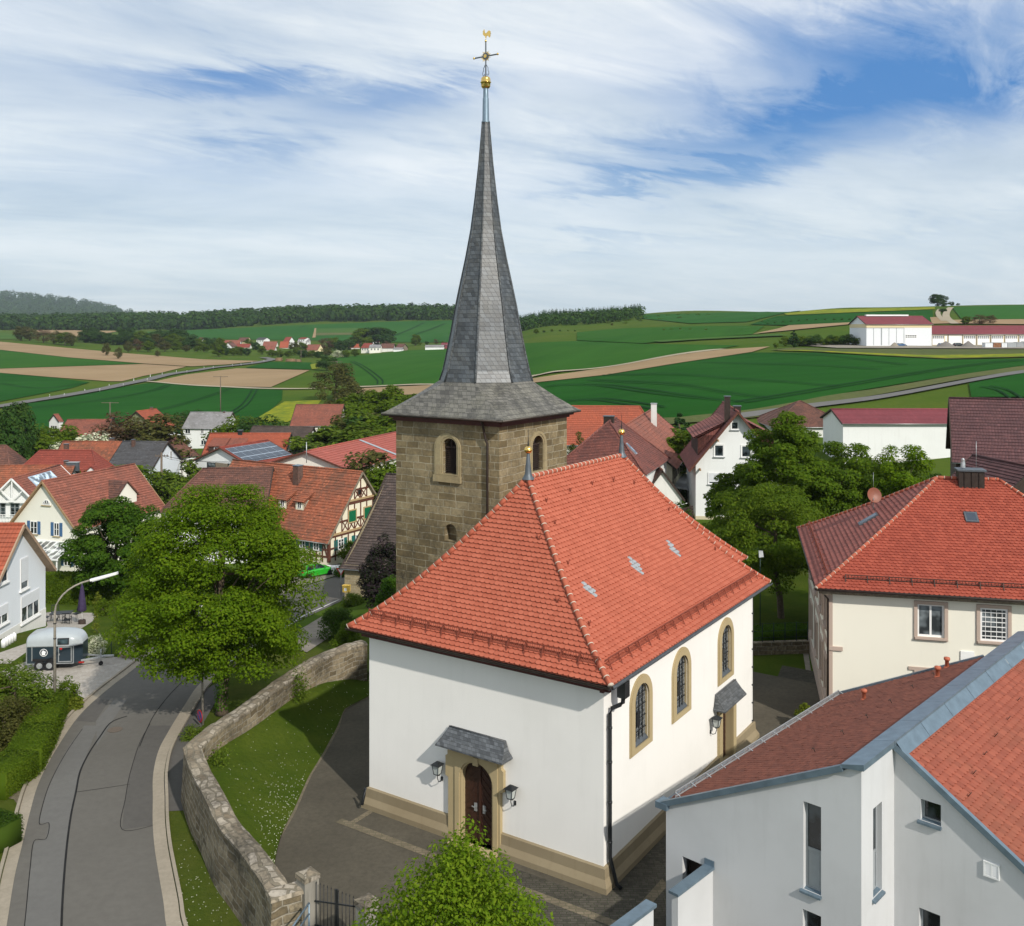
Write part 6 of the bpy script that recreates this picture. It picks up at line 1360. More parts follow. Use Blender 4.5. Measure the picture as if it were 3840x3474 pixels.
def half_timbered():
 K = Vector((-20.9, 110, 0)); A = K + Vector((.5502, .835, 0)) * 5.6; A.z = 2.75; d = Vector((-.862, .507, 0)).normalized(); gz = -6.5
 o = house('half_timbered_house', 'half timbered house with long orange tile roof and green shutters', 'house', A, A + d * 20.6, 11.2, -3.9, gz, 'timber_cream', 'roof_orange', .5, .35, row=.36, jit=.05, verge='wood_grey')
 G_, Ff = o.A, (o.R if o.R.n.y < 0 else o.Lf); tm = MB(); W, h = 11.2, 5.6; zr, ez = o.zr, o.ez
 def half(z): return h if z <= ez else h * (zr - z) / (zr - ez)
 def tb(fc, s0, z0, s1, z1, w=.17): tm.beam(fc.w(s0, z0, .02), fc.w(s1, z1, .02), w, .07, fc.n)
 def tbh(fc, s0, s1, z, w=.2, m=0): tm.fbox(fc, s0, s1, z, z + w, 0, .06, m)
 lv = [gz + .25, gz + 1.15, ez - .15, -2.55, -.75, -.55, .75, 2.0]
 for z in lv: x = half(z + .2) - .1; tbh(G_, h - x, h + x, z)
 for z in (ez + .06, -.42): x = half(z + .1); tm.fbox(G_, h - x, h + x, z, z + .22, .0, .11, 1)
 for k in range(11):
  s = W * k / 10; tb(G_, min(max(s, .1), W - .1), gz - .2, min(max(s, .1), W - .1), ez - .1)
  x = abs(s - h)
  for za, zb in ((ez, -.75), (-.5, zr)):
   zt = min(zb, zr - x * (zr - ez) / h - .12)
   if zt > za + .3: tb(G_, s, za, s, zt)
 for k in range(10):
  s0, s1 = W * k / 10 + .1, W * (k + 1) / 10 - .1; c = (s0 + s1) / 2 - h
  for za, zb in ((ez + .3, -2.5), (-.2, .8)):
   if abs(c) + .6 < half(zb): tb(G_, s0, za, s1, zb, .12); tb(G_, s1, za, s0, zb, .12)
  if abs(c) + .6 < half(1.9): tb(G_, s0, .9, s1, 2.0, .12); tb(G_, s1, .9, s0, 2.0, .12)
 for s in (.1, W - .1): tm.fbox(G_, s - .18, s + .18, gz - .2, ez, 0, .07)
 L = o.L; rev = Ff.p0; near_end = L if (Ff.w(L, 0) - Vector((K.x, K.y, 0))).length < (Ff.w(0, 0) - Vector((K.x, K.y, 0))).length else 0
 for z in (gz + .3, gz + 1.1, ez - .25): tbh(Ff, 0, L, z)
 for k in range(24): s = L * k / 23; tb(Ff, min(max(s, .1), L - .1), gz - .2, min(max(s, .1), L - .1), ez - .1)
 tb(Ff, near_end - (.9 if near_end else -.9), ez - .2, near_end - (.15 if near_end else -.15), gz + .3)
 tm.build('timber_frame', [M['timber'], M['timber_light']], o.t)
 for q in ((348.4, 510.5, 355.4, 521.4), (364, 507.2, 370.4, 517.8)):
  s0, s1, z0, z1 = wpx(G_, *q); f = MB(); ring2(f, G_, rect(s0 - .14, s1 + .14, z0 - .14, z1 + .14), rect(s0, s1, z0, z1), 0, .10); w = f.build('window', M['timber_light'], o.t); f = MB(); f.fbox(G_, s0, s1, z0, z1, 0, .08)
  for k in range(5): f.fbox(G_, s0 + (s1 - s0) * (k + .5) / 5 - .02, s0 + (s1 - s0) * (k + .5) / 5 + .02, z0, z1, .08, .095)
  f.build('shutter', M['shutter_green'], w)
 s0, s1, z0, z1 = wpx(G_, 357, 487.5, 361.5, 495); window(o.t, G_, s0, s1, z0, z1, 'timber', 'window_glass', mull=0, arched=True, proud=.09)
 for fc, q in ((G_, (337.5, 538.6, 343.3, 549.2)), (G_, (355, 534, 361.3, 543.5)), (Ff, (300, 537.6, 305.7, 548)), (Ff, (313.7, 539.7, 319.5, 550.3))):
  s0, s1, z0, z1 = wpx(fc, *q); w = window(o.t, fc, s0, s1, z0, z1, bars=2, proud=.11); shutters(w, fc, s0, s1, z0, z1, 'shutter_teal', .62 if fc is G_ else .5)
 s0, s1, z0, z1 = wpx(Ff, 288.2, 536, 294.6, 556); f = MB(); f.fbox(Ff, s0, s1, gz, z1, 0, .1); dr = f.build('door', M['shutter_teal'], o.t); f = MB(); f.fbox(Ff, s0 + .15, s1 - .15, gz + .9, z1 - .15, .1, .11); f.build('pane', M['window_glass'], dr)
 sf = o.sR if o.sR.n2.y > 0 else o.sL
 for px, py, v in ((283, 508, 2.6), (300, 510, 2.6)):
  k = (px - 512) / F; best = min(((512 + p.x / p.y * F - px) ** 2 + (HY + (H - p.z) / p.y * F - py) ** 2, u, vv) for u in np.arange(.5, sf.L, .15) for vv in np.arange(.8, sf.V - 2, .15) for p in [sf.p(u, vv)]); dormer(o, sf, best[1], best[2], 1.25, 1.15, 0, 'timber_cream', 'roof_orange', .25)
 chimney(o, .42, 1.3 if o.sR is sf else -1.3, .85, .35, 'brick_chimney', 'zinc')
plaster('timber_cream', (.80, .74, .58), .12, .1)
half_timbered()
def right_village():
 # stone barn left of the tower
 A = Vector((-12.55, 99.2, 4.75)); d = Vector((.962, -.272, 0)).normalized(); o = house('stone_barn', 'barn with mossy dark tile roof and block wall left of the tower', 'barn', A, A + d * 11, 20.5, -1.95, -5.2, 'barn_blocks', 'roof_dark', .5, .25, row=.36, jit=.03, curve=.28)
 # orange roof behind tower
 A = at(510, 404.5, 150); o = house('orange_barn', 'big barn with long orange tile roof behind the tower', 'barn', at(640, 407, 148.5), A, 13, 3.0, -1, 'old_white', 'roof_orange_new', hipA=2.6, row=.42)
 r = Vector((.33, .944, 0)).normalized(); l = Vector((-r.y, r.x, 0)); ax = Vector((12.8, 95, 0)) + l * 4.5; A = ax + r * 4.6; A.z = 10.0
 o = house('hipped_house', 'house with scaly brown hipped roof and skylight right of the tower', 'house', A, A + r * 3.2, 9, 5.7, 0, 'white_wall', 'roof_scaly', .35, hipA=4.6, hipB=4.6, row=.2); chimney(o, .2, -.2, 1.0, .5, 'copper_brown', 'lead', .7)
 s = o.sR; b = MB(); k = min(((512 + p.x / p.y * F - 632) ** 2 + (HY + (H - p.z) / p.y * F - 451) ** 2, u, v) for u in np.arange(.5, s.L, .2) for v in np.arange(.5, s.V, .2) for p in [s.p(u, v)]); u, v = k[1:]
 b.hexa([s.p(u - .3, v - .6, 0), s.p(u + .3, v - .6, 0), s.p(u + .3, v + .9, 0), s.p(u - .3, v + .9, 0)], [s.p(u - .3, v - .6, .14), s.p(u + .3, v - .6, .14), s.p(u + .3, v + .9, .14), s.p(u - .3, v + .9, .14)]); w = b.build('roof_window', M['zinc_light'], o.t); b = MB(); b.face([s.p(u - .22, v - .5, .148), s.p(u + .22, v - .5, .148), s.p(u + .22, v + .8, .148), s.p(u - .22, v + .8, .148)]); b.build('pane', M['collector_glass'], w)
 A = Vector((12.85, 110, 8.7)); B = Vector((18.96, 132, 8.7)); o = house('cream_barn', 'cream gabled barn with red brown roof marked 1956', 'barn', A, B, 10.4, 4.4, 0, 'cream_old', 'roof_redbrown', .5, .3, row=.45); rt = o.R
 fc = o.A; cu = bpy.data.curves.new('year_numerals', 'FONT'); cu.body = '1956'; cu.size = .75; cu.extrude = .01; cu.align_x = 'CENTER'; to = bpy.data.objects.new('tmp_text', cu); COL.objects.link(to); bpy.context.view_layer.update(); me = bpy.data.meshes.new_from_object(to.evaluated_get(bpy.context.evaluated_depsgraph_get())); bpy.data.objects.remove(to); tx = bpy.data.objects.new('year_numerals', me); COL.objects.link(tx); tx.parent = o.t
 p = fc.w(5.2, 6.95, .03); tx.location = p - wloc(o.t); tx.rotation_euler = (rad(90), 0, math.atan2(fc.d.y, fc.d.x)); me.materials.clear(); me.materials.append(M['timber'])
 b = MB(); b.fbox(rt, .1, 22, 0, 4.1, 0, .04); b.build('boarding', M['wood_dark'], o.t); b = MB()
 for k in range(12): b.fbox(rt, 1 + k * 1.9, 1.15 + k * 1.9, .6, 4.0, .04, .09)
 for k in range(11): b.fbox(rt, 1.15 + k * 1.9, 2.9 + k * 1.9, 1.2, 2.6, .04, .06)
 b.build('timber_frame', M['cream_old'], o.t); b = MB(); b.hexa([rt.w(.5, 1.9, 0), rt.w(11, 1.9, 0), rt.w(11, 1.3, 3.6), rt.w(.5, 1.3, 3.6)][::-1], [rt.w(.5, 2.0, 0), rt.w(11, 2.0, 0), rt.w(11, 1.4, 3.6), rt.w(.5, 1.4, 3.6)][::-1])
 for k in range(4): b.beam(rt.w(.8 + k * 3.3, -.2, 3.4), rt.w(.8 + k * 3.3, 1.4, 3.4), .14, .14)
 b.build('lean_to_roof', M['galvanised_sheet'], o.t); c = chimney(o, .60, 1.4, .65, 1.5, 'old_white', 'galvanised')
 b = MB(); f2 = Face(o.A.w(8.2, 0, 0)[:2], o.A.d)
 o = house('porch_shed', 'small lean shed with brown tile roof below the cream barn gable', 'shed', at(655, 464, 104), at(662, 470, 99), 4.0, 2.6, 0, 'old_white', 'roof_brown', .3, .2)
 # tall white gable house
 A = Vector((23.1, 100, 11.1)); d = Vector((.10, .995, 0)).normalized(); o = house('tall_white_house', 'tall white gabled house with brown roof and big shed dormers', 'house', A, A + d * 12, 8.4, 5.95, -.6, 'white_wall', 'roof_maroonbrown', .75, .75, verge='timber')
 for q in ((731, 421.6, 738.4, 429.6), (714.2, 444.6, 723.8, 456.6), (741.3, 445.5, 751, 457.3), (708.5, 473, 719, 484), (709.6, 500, 719, 509.6), (742, 473, 752, 484), (742, 500, 752, 509.6)):
  s0, s1, z0, z1 = wpx(o.A, *q); window(o.t, o.A, s0, s1, z0, z1, trim='white_paint', tw=.07, sill='grey_paint', mull=0, blind=.8 if q[1] == 473 and q[0] < 720 else 0)
 f = MB(); f.fbox(o.A, -.02, 8.42, -1.5, .35, 0, .03); f.fbox(o.Lf, -.02, 12.3, -1.5, .35, 0, .03); f.build('plinth', M['pale_plinth'], o.t)
 for s in (o.sL, o.sR): dormer(o, s, s.L * (.55 if s is o.sL else .45), 1.7, 8.2, 2.2, 0, 'wood_dark', 'roof_maroonbrown', .5, False, 3.4)
 chimney(o, .12, -.9, .55, 1.5, 'copper_brown', 'lead'); chimney(o, .18, 0.2, .7, .45, 'copper_brown', 'lead', .6)
 for z, k in ((8.6, 1), (5.6, 1)):
  b = MB(); x = .4 if z < 7 else 2.2; b.beam(o.A.w(x, z - .4, 0), o.A.w(x, z - .4, .9), .14, .18); b.beam(o.A.w(8.4 - x, z - .4, 0), o.A.w(8.4 - x, z - .4, .9), .14, .18); b.build('purlin_ends', M['timber_pale'], o.t)
 # long white shed with maroon roof
 o = house('long_white_shed', 'long white windowless shed with maroon sheet roof', 'shed', at(832.7, 409.7, 145), at(949.3, 410.2, 145), 9, 6.2, -.3, 'white_wall', 'roof_maroon', .5, .3, row=.5, jit=0)
 f = MB(); fr = o.R if o.R.n.y < 0 else o.Lf; f.fbox(fr, -.02, o.L + .02, -1, 1.1, 0, .03); f.build('plinth', M['old_white'], o.t)
 o = house('pyramid_roof_house', 'low house with brown pyramid roof half hidden behind the linden trees', 'house', at(799, 401.5, 166), at(801, 401.5, 166), 13, 3.9, 1.2, 'old_white', 'roof_brown', .5, hipA=6, hipB=6)
 # dark barn on the right
 A = at(953, 398.9, 101); o = house('brown_barn', 'large plum brown tiled barn with dark boarded wall at the right edge', 'barn', A + Vector((.93, -.37, 0)) * 17, A, 11.6, 7.1, 0, 'wood_boards', 'roof_plum', .6, .4, row=.42, jit=.02); fr = o.R if o.R.n.y < 0 else o.Lf
 f = MB(); u = fr.p(987, 470)[0]; f.fbox(fr, u, u + 1.0, 5.6, 6.5, 0, .05); f.build('patch', M['white_paint'], o.t); f = MB(); u2 = fr.p(995, 470)[0]; f.fbox(fr, u2, u2 + 3.4, .1, 5.8, 0, .06); f.fbox(fr, u2 + 3.8, u2 + 7, .1, 5.8, 0, .06); f.build('door', M['timber'], o.t)
 o = house('lean_barn', 'low brown roofed outbuilding overgrown with bare vines', 'shed', at(975, 456.5, 86), at(1032, 470, 79), 8, 5.0, 0, 'wood_dark', 'roof_plum', .4, .3, hipA=0)
right_extra = [tile_rows('roof_scaly', (.24, .085, .065), (.16, .06, .05), (.07, .04, .038), .17, .2, .6, .6, .9), tile_rows('roof_maroonbrown', (.24, .085, .07), (.18, .065, .055), (.12, .05, .045), .25, .36, .4),
 plaster('cream_old', (.62, .56, .42), .3, .35), plaster('pale_plinth', (.55, .49, .34), .2, .2), simple('galvanised_sheet', (.36, .37, .38), .5, .15, 2, .3), simple('wood_boards', (.050, .030, .022), .85, .35, 4)]
right_village()

# ------------------------------------------------------------------ the far village and the yard on the hill
def far_house(label, x0, x1, yr, ye, yb, wall, roof, gable=None, name='village_house', cat='house', depth=9.0):
 Y = min(max(gp((x0 + x1) / 2, yb).y, 720), 930); P = lambda x, y, YY: at(x, y, YY); ez = at(x0, ye, Y).z; zr = at(x0, yr, Y + depth / 2).z; gz = T(at(x0, yb, Y).x, Y) - .3; zr = max(zr, ez + .8)
 if gable == 'F':
  xm = (x0 + x1) / 2; A = at(xm, yr, Y); A.z = max(zr, ez + 1); W = (x1 - x0) / F * Y; o = house(name, label, cat, A, A + Vector((1.5, 10, 0)), W, ez, gz, wall, roof, .4, .3, row=.6, jit=0, group='houses of the far village')
  fc = o.A
  for s in (.3, .62): win(o, fc, W * s, ez - .6, 1.1, 1.3, fr='white_paint')
 else:
  xl, xr = x0, x1; A, B = at(xr, yr, Y + depth / 2), at(xl, yr, Y + depth / 2); A.z = B.z = zr
  dv = Vector((1, -.42, 0)).normalized() if gable == 'R' else (Vector((1, .42, 0)).normalized() if gable == 'L' else Vector((1, 0, 0)))
  L = (A - B).length; C = (A + B) / 2; A = C + dv * L / 2; B = C - dv * L / 2; o = house(name, label, cat, A, B, depth, ez, gz, wall, roof, .4, .3, row=.6, jit=0, group='houses of the far village', hipA=0)
  fc = o.R if o.R.n.y < 0 else o.Lf
  if ez - gz > 3.5:
   for k in range(3): win(o, fc, o.L * (.2 + .3 * k), ez - 1.4, 1.1, 1.5)
 return o
Q1 = lambda x, y: (186.7 + .07937 * x, 320 + .07937 * y); Q2 = lambda x, y: (320 + .07937 * x, 314.7 + .07937 * y)
def far_village():
 L1 = [('brown roofed far house with grey gable at the wooded end', 155, 230, 222, 262, 290, 'old_white', 'roof_brown', 'R'), ('low far house with rusty roof beside the grey gabled one', 272, 372, 250, 280, 295, 'cream_wall', 'roof_redbrown', None),
  ('long red brown far roof behind the small white gable', 456, 680, 256, 318, 335, 'white_wall', 'roof_redbrown', None), ('small white far gable facing the fields', 465, 575, 286, 335, 352, 'white_wall', 'roof_brown', 'F'),
  ('far barn with brown roof and yellow gable', 660, 800, 222, 272, 302, 'pale_yellow', 'roof_brown', 'R'), ('far house with bright red roof in the second row', 640, 805, 302, 345, 356, 'old_white', 'roof_red', None),
  ('white two storey far house with dark roof', 905, 1020, 222, 246, 298, 'white_wall', 'roof_slategrey', 'R'), ('far house with broad hipped red roof near the chapel tower', 975, 1140, 272, 325, 335, 'cream_wall', 'roof_redbrown', None),
  ('low far roof directly behind the pale tower', 985, 1120, 332, 375, 385, 'old_white', 'roof_redbrown', None), ('far house with salmon pink roof', 1185, 1290, 272, 345, 360, 'cream_wall', 'roof_orange_new', None),
  ('far house with crimson roof and white timbered gable', 1245, 1330, 216, 268, 284, 'white_wall', 'roof_red', 'R'), ('far house with small red roof above the grey one', 1435, 1530, 221, 238, 252, 'white_wall', 'roof_red', 'R'),
  ('far shed with wide grey roof', 1410, 1550, 238, 272, 280, 'old_white', 'roof_cement', None), ('long brown far barn with pale yellow gable at the right end of the first row', 1515, 1700, 310, 375, 400, 'pale_yellow', 'roof_redbrown', 'R')]
 for l, x0, x1, yr, ye, yb, w, r, g in L1: a, b = Q1(x0, yr), Q1(x1, ye); far_house(l, a[0], b[0], a[1], b[1], Q1(0, yb)[1], w, r, g)
 L2 = [('pale far gable under the great round tree', 482, 560, 328, 352, 372, 'cream_wall', 'roof_brown', 'F'), ('cream far gable with red roof beside the great round tree', 640, 716, 300, 340, 374, 'cream_wall', 'roof_red', 'F'),
  ('low far house with orange red roof left of the cream gable', 392, 512, 370, 412, 432, 'old_white', 'roof_orange_new', None), ('cream far house with red saddle roof by the field edge', 550, 665, 360, 415, 482, 'cream_wall', 'roof_red', 'R'),
  ('far house with pale grey roof by the field edge', 632, 770, 380, 412, 482, 'cream_wall', 'roof_cement', None), ('dark brown far barn behind the white hall', 780, 935, 366, 418, 466, 'old_white', 'roof_brown', None),
  ('flat white far hall at the village edge', 935, 1045, 420, 432, 466, 'white_wall', 'roof_cement', None), ('brown far barn with boarded gable', 985, 1075, 368, 418, 456, 'wood_grey', 'roof_brown', 'R'),
  ('white far hall with grey roof and dark openings near the spire', 1332, 1560, 384, 404, 442, 'white_wall', 'roof_cement', None), ('dark red far barn touching the spire outline', 1535, 1640, 356, 378, 426, 'roof_maroon', 'roof_maroon', None)]
 for l, x0, x1, yr, ye, yb, w, r, g in L2: a, b = Q2(x0, yr), Q2(x1, ye); far_house(l, a[0], b[0], a[1], b[1], Q2(0, yb)[1], w, r, g)
 for (x0, x1, y0, y1), l in (((390, 440, 432, 458), 'small white far shed left of the caravans'), ((495, 580, 430, 466), 'white far cabin with small windows in front of the hedge'), ((597, 634, 448, 466), 'tiny white far hut nearest to the road')):
  a, b = Q1(x0, y0), Q1(x1, y1); far_house(l, a[0], b[0], a[1] - .3, a[1] + .3, b[1], 'white_wall', 'roof_cement', None, 'shed', 'shed', 4)
 a, b = Q1(975, 385), Q1(1015, 485); Y = 800; p = at((a[0] + b[0]) / 2, b[1], Y); w = (b[0] - a[0]) / F * Y; zt = at(a[0], a[1], Y).z
 t = thing('village_tower', 'pale square substation tower at the bend of the country road', 'tower', p); m = MB(); m.box((p.x, p.y, p.z - 2), w, w, zt - p.z + 2, .1); m.build('wall', M['cream_wall'], t); m = MB(); m.box((p.x, p.y, zt), w + .4, w + .4, .3, .1); m.build('roof', M['roof_cement'], t); m = MB(); m.box((p.x, p.y - w / 2, zt - 2.0), w * .6, .3, .9, .1); m.build('louvre', M['wood_dark'], t)
 for k, (x0, x1, y0, y1) in enumerate(((1120, 1200, 478, 518), (1255, 1370, 492, 526), (1378, 1436, 500, 530))):
  a, b = Q1(x0, y0), Q1(x1, y1); q = gp((a[0] + b[0]) / 2, b[1]); w = (b[0] - a[0]) / F * q.y; h = (b[1] - a[1]) / F * q.y; m = MB(); rng = random.Random(k)
  for i in range(5):
   for j in range(5 - i): m.tube([(q.x - w/2 + rng.uniform(-.4, .4), q.y + (j + i * .5) * .9 - 2, q.z + .4 + i * h / 5.2), (q.x + w/2 + rng.uniform(-.4, .4), q.y + (j + i * .5) * .9 - 2, q.z + .4 + i * h / 5.2)], h / 9, 7)
  o = m.build('log_pile', M['logs']); tag(o, ['stack of pale cut logs nearest the road bend', 'long dark log stack in the middle', 'low brown log stack at the right end'][k], 'log pile', 'log piles near the far village')
far_village()
def hill_yard():
 P3 = lambda x, y: (840 + .09127 * x, 288 + .09127 * y); Y = 322.0
 x0, x1 = P3(290, 0)[0], P3(1005, 0)[0]; gz = at(0, 345.1, Y).z; ez = at(0, 323.8, Y).z; dp = 16.0; zr = at(0, 316.4, Y + 8).z
 A, B = at(x1, 316.4, Y), at(x0, 316.4, Y); A.z = B.z = zr; A.y += 8; B.y += 8; B.x -= .0; o = house('machine_hall', 'big white hall with maroon roof on the hill', 'hall', A, B, dp, ez, gz, 'hall_white', 'roof_maroon', .5, .4, row=.8, jit=0); f = o.R if o.R.n.y < 0 else o.Lf; L = o.L
 b = MB(); b.fbox(f, 0, L, ez - 1.25, ez - .05, 0, .06); b.fbox(o.B, 0, dp, ez - 1.25, ez - .05, 0, .06); b.build('fascia', M['pale_yellow'], o.t)
 b = MB()
 for k in (.11, .225, .235, .345, .46, .575): b.fbox(f, L * k - .05, L * k + .05, gz, ez - 1.3, 0, .08)
 b.fbox(f, 0, L * .575, ez - 1.4, ez - 1.25, 0, .1); b.build('door_frames', M['grey_paint'], o.t)
 b = MB(); b.fbox(f, L * .595, L * .775, gz, gz + 3.6, 0, .08); d = b.build('roller_door', M['white_paint'], o.t); b = MB()
 for i in range(6):
  for j in range(2): b.fbox(f, L * .602 + i * L * .028, L * .602 + i * L * .028 + L * .02, gz + 2.5 + j * .5, gz + 2.8 + j * .5, .08, .1)
 b.build('pane', M['window_glass'], d)
 b = MB(); b.beam(Vector((B.x + L * .12, B.y, zr + .35)), Vector((B.x + L * .78, B.y, zr + .35)), 1.6, .5); b.build('roof_light', M['white_paint'], o.t)
 x2, x3 = P3(1010, 0)[0], 1062; Y2 = Y + 3; gz2 = at(0, 344.9, Y2).z; ez2 = at(0, 333.6, Y2).z; zr2 = at(0, 326.0, Y2 + 6).z; A, B = at(x3, 326, Y2), at(x2, 326, Y2); A.z = B.z = zr2; A.y += 6; B.y += 6
 o = house('garage_row', 'long low garage building with maroon roof and white sectional doors', 'garage', A, B, 12, ez2, gz2, 'pale_yellow', 'roof_maroon', .5, .3, row=.8, jit=0); f = o.R if o.R.n.y < 0 else o.Lf
 for a, c, pn in ((1012, 1140, 1), (1150, 1172, 0), (1190, 1338, 0), (1352, 1486, 1), (1506, 1638, 1), (1658, 1790, 1), (1810, 1945, 1), (1965, 2090, 1), (2110, 2240, 1)):
  s0, s1 = f.p(P3(a, 0)[0], 340)[0], f.p(P3(c, 0)[0], 340)[0]; s0, s1 = min(s0, s1), max(s0, s1); b = MB(); b.fbox(f, s0, s1, gz2, ez2 - .7, 0, .07); d = b.build('garage_door', M['white_paint'], o.t)
  if pn:
   b = MB()
   for i in range(6):
    for j in range(2): w = (s1 - s0) / 6; b.fbox(f, s0 + i * w + w * .15, s0 + (i + 1) * w - w * .15, ez2 - 1.6 + j * .45, ez2 - 1.28 + j * .45, .07, .09)
   b.build('pane', M['window_glass'], d)
 for k in range(7): 
  b = MB(); s = f.p(P3(1185 + k * 155, 0)[0], 340)[0]; b.fbox(f, s - .12, s + .12, gz2, ez2 - .1, 0, .12); b.build('downpipe', M['wood_grey'], o.t)
 # heaps
 def heap(label, xa, xb, yt, yb, mat, seed):
  q = gp(*P3((xa + xb) / 2, yb)); w = (P3(xb, 0)[0] - P3(xa, 0)[0]) / F * q.y; h = (P3(0, yb)[1] - P3(0, yt)[1]) / F * q.y; vs, fs = [], []; n = 18
  for i in range(8):
   t = i / 7
   for k in range(n): a = 2 * math.pi * k / n; r = w / 2 * (1 - t) * (1 + .14 * noise.noise((k * .5, i * .7, seed))) + .05; vs.append((q.x + r * math.cos(a), q.y + r * .7 * math.sin(a), q.z - .1 + h * (t ** 1.08)))
  for i in range(7):
   for k in range(n): fs.append((i*n + k, i*n + (k+1) % n, (i+1)*n + (k+1) % n, (i+1)*n + k))
  m = MB(); m.idx(vs, fs); tag(m.build('gravel_heap', M[mat]), label, 'heap', 'heaps of gravel and sand in the hill yard')
 heap('large grey gravel heap in front of the garages', 1030, 1290, 578, 652, 'gravel_grey', 1); heap('second grey gravel heap right of the large one', 1300, 1510, 575, 652, 'gravel_grey', 2); heap('sandy heap behind the excavator', 320, 425, 590, 640, 'gravel', 3); heap('sandy heap with green foot in front of the big hall', 530, 660, 580, 645, 'gravel', 4)
 # containers
 for i, (xa, xb, ya, mt, l) in enumerate(((1575, 1655, 602, 'hall_white', 'white skip container left in the row'), (1665, 1745, 600, 'rust', 'rust streaked container in the row'), (1755, 1812, 602, 'hall_white', 'white container right of the rusty one'), (1822, 1915, 600, 'galvanised', 'grey steel container right of the white ones'), (1922, 1995, 596, 'galvanised_sheet', 'light grey container second from the picture edge'), (2003, 2080, 590, 'shutter_green', 'dark green container cut by the picture edge'))):
  q = gp(*P3((xa + xb) / 2, 660)); w = (P3(xb, 0)[0] - P3(xa, 0)[0]) / F * q.y; h = (P3(0, 660)[1] - P3(0, ya)[1]) / F * q.y; t = thing('container', l, 'container', q, 'containers in the hill yard'); m = MB(); m.box(q, w, 2.2, h); m.build('shell', M[mt], t); m = MB()
  for k in range(5): m.box((q.x - w/2 + w * k / 4, q.y - 1.12, q.z), .09, .08, h)
  m.build('ribs', M[mt], t); m = MB(); m.box((q.x, q.y, q.z + h), w + .1, 2.3, .12); m.build('lid', M['grey_paint'], t)
 # excavator
 q = gp(*P3(450, 640)); t = thing('excavator', 'ochre excavator with its arm bent down to the sand', 'excavator', q); k = q.y / F * .09127; m = MB()
 for s in (-.9, .9): m.box((q.x - .2, q.y + s, q.z), 3.2, .55, .8)
 m.build('tracks', M['black_rubber'], t); m = MB(); m.box((q.x, q.y, q.z + .9), 2.8, 2.2, 1.2); m.build('body', M['digger'], t); m = MB(); m.box((q.x - .6, q.y - .5, q.z + 1.6), 1.2, 1.1, 1.5); c = m.build('cab', M['hall_white'], t); m = MB(); m.box((q.x - .6, q.y - 1.07, q.z + 2.1), .9, .04, .8); m.build('pane', M['window_glass'], c)
 m = MB(); a = [P3(430, 565), P3(350, 558), P3(318, 605), P3(298, 628)]; pts = [at(*p, q.y) for p in a]; m.beam(pts[0], pts[1], .45, .5); m.beam(pts[1], pts[2], .4, .4); m.build('arm', M['digger'], t); m = MB(); m.beam(pts[2], pts[3], .9, .7); m.build('bucket', M['wood_dark'], t)
gravel_grey = ground('gravel_grey', (.23, .21, .195), (.19, .175, .16), (.13, .12, .11), .3, 2)
hill_yard()
# ------------------------------------------------------------------ trees, shrubs, hedges, woods
def leaf_mesh(name, C, N, S, mat, parent=None, asp=.6, seed=0, core=None):
 """C centres, N normals, S sizes: one leaf-shaped face each"""
 r = np.random.RandomState(seed); n = len(C); N = N / np.maximum(np.linalg.norm(N, axis=1, keepdims=True), 1e-6)
 t = r.normal(size=(n, 3)); t -= N * (t * N).sum(1, keepdims=True); t /= np.maximum(np.linalg.norm(t, axis=1, keepdims=True), 1e-6); b = np.cross(N, t); S = S[:, None]
 V = np.stack([C - t * S * .5, C + b * S * asp * .5 - N * S * .08, C + t * S * .5, C - b * S * asp * .5 - N * S * .08], 1).reshape(-1, 3)
 off = np.array(wloc(parent)[:]) if parent is not None else np.zeros(3); V = (V - off).astype(np.float32); fcount, cv, cf = n, None, []
 if core is not None: cv, cf = core; cv = (np.array(cv, dtype=np.float32) - off).astype(np.float32)
 me = bpy.data.meshes.new(name); nv = 4 * n + (len(cv) if cv is not None else 0); me.vertices.add(nv); AV = V if cv is None else np.concatenate([V, cv]); me.vertices.foreach_set('co', AV.astype(np.float32).ravel())
 loops = np.arange(4 * n, dtype=np.int32); starts = np.arange(0, 4 * n, 4, dtype=np.int32); tot = np.full(n, 4, dtype=np.int32)
 if cf:
  extra = np.array([k + 4 * n for f in cf for k in f], dtype=np.int32); es, c = [], 4 * n
  for f in cf: es.append(c); c += len(f)
  loops = np.concatenate([loops, extra]); starts = np.concatenate([starts, np.array(es, dtype=np.int32)]); tot = np.concatenate([tot, np.array([len(f) for f in cf], dtype=np.int32)])
 me.loops.add(len(loops)); me.loops.foreach_set('vertex_index', loops); me.polygons.add(len(starts)); me.polygons.foreach_set('loop_start', starts); me.polygons.foreach_set('loop_total', tot)
 a = me.attributes.new('rnd', 'FLOAT', 'FACE'); a.data.foreach_set('value', r.rand(len(starts)).astype(np.float32)); me.materials.append(M[mat]); me.update(calc_edges=True); me.validate()
 o = bpy.data.objects.new(name, me); COL.objects.link(o)
 if parent is not None: o.parent = parent
 return o
def clumps(r, m, rx, ry, rz, shape='round', low=-1.0):
 """centres and radii of the twig masses that make up a crown of half-sizes rx, ry, rz round the origin"""
 out = []
 while len(out) < m:
  d = r.normal(size=3); d /= np.linalg.norm(d); k = r.uniform(.30, 1.0) ** .55; p = d * k
  if p[2] < low: continue
  h = (p[2] + 1) / 2; s = 1.0
  if shape == 'cone': s = max(.08, (1 - h) ** .75 * 1.15)
  elif shape == 'egg': s = 1.12 - .45 * h
  elif shape == 'wide': s = 1.0 + .25 * (1 - abs(p[2])) - .2 * h
  elif shape == 'ragged': s = r.uniform(.7, 1.2)
  q = np.array([p[0] * rx * s, p[1] * ry * s, p[2] * rz]); out.append((q, k))
 return out
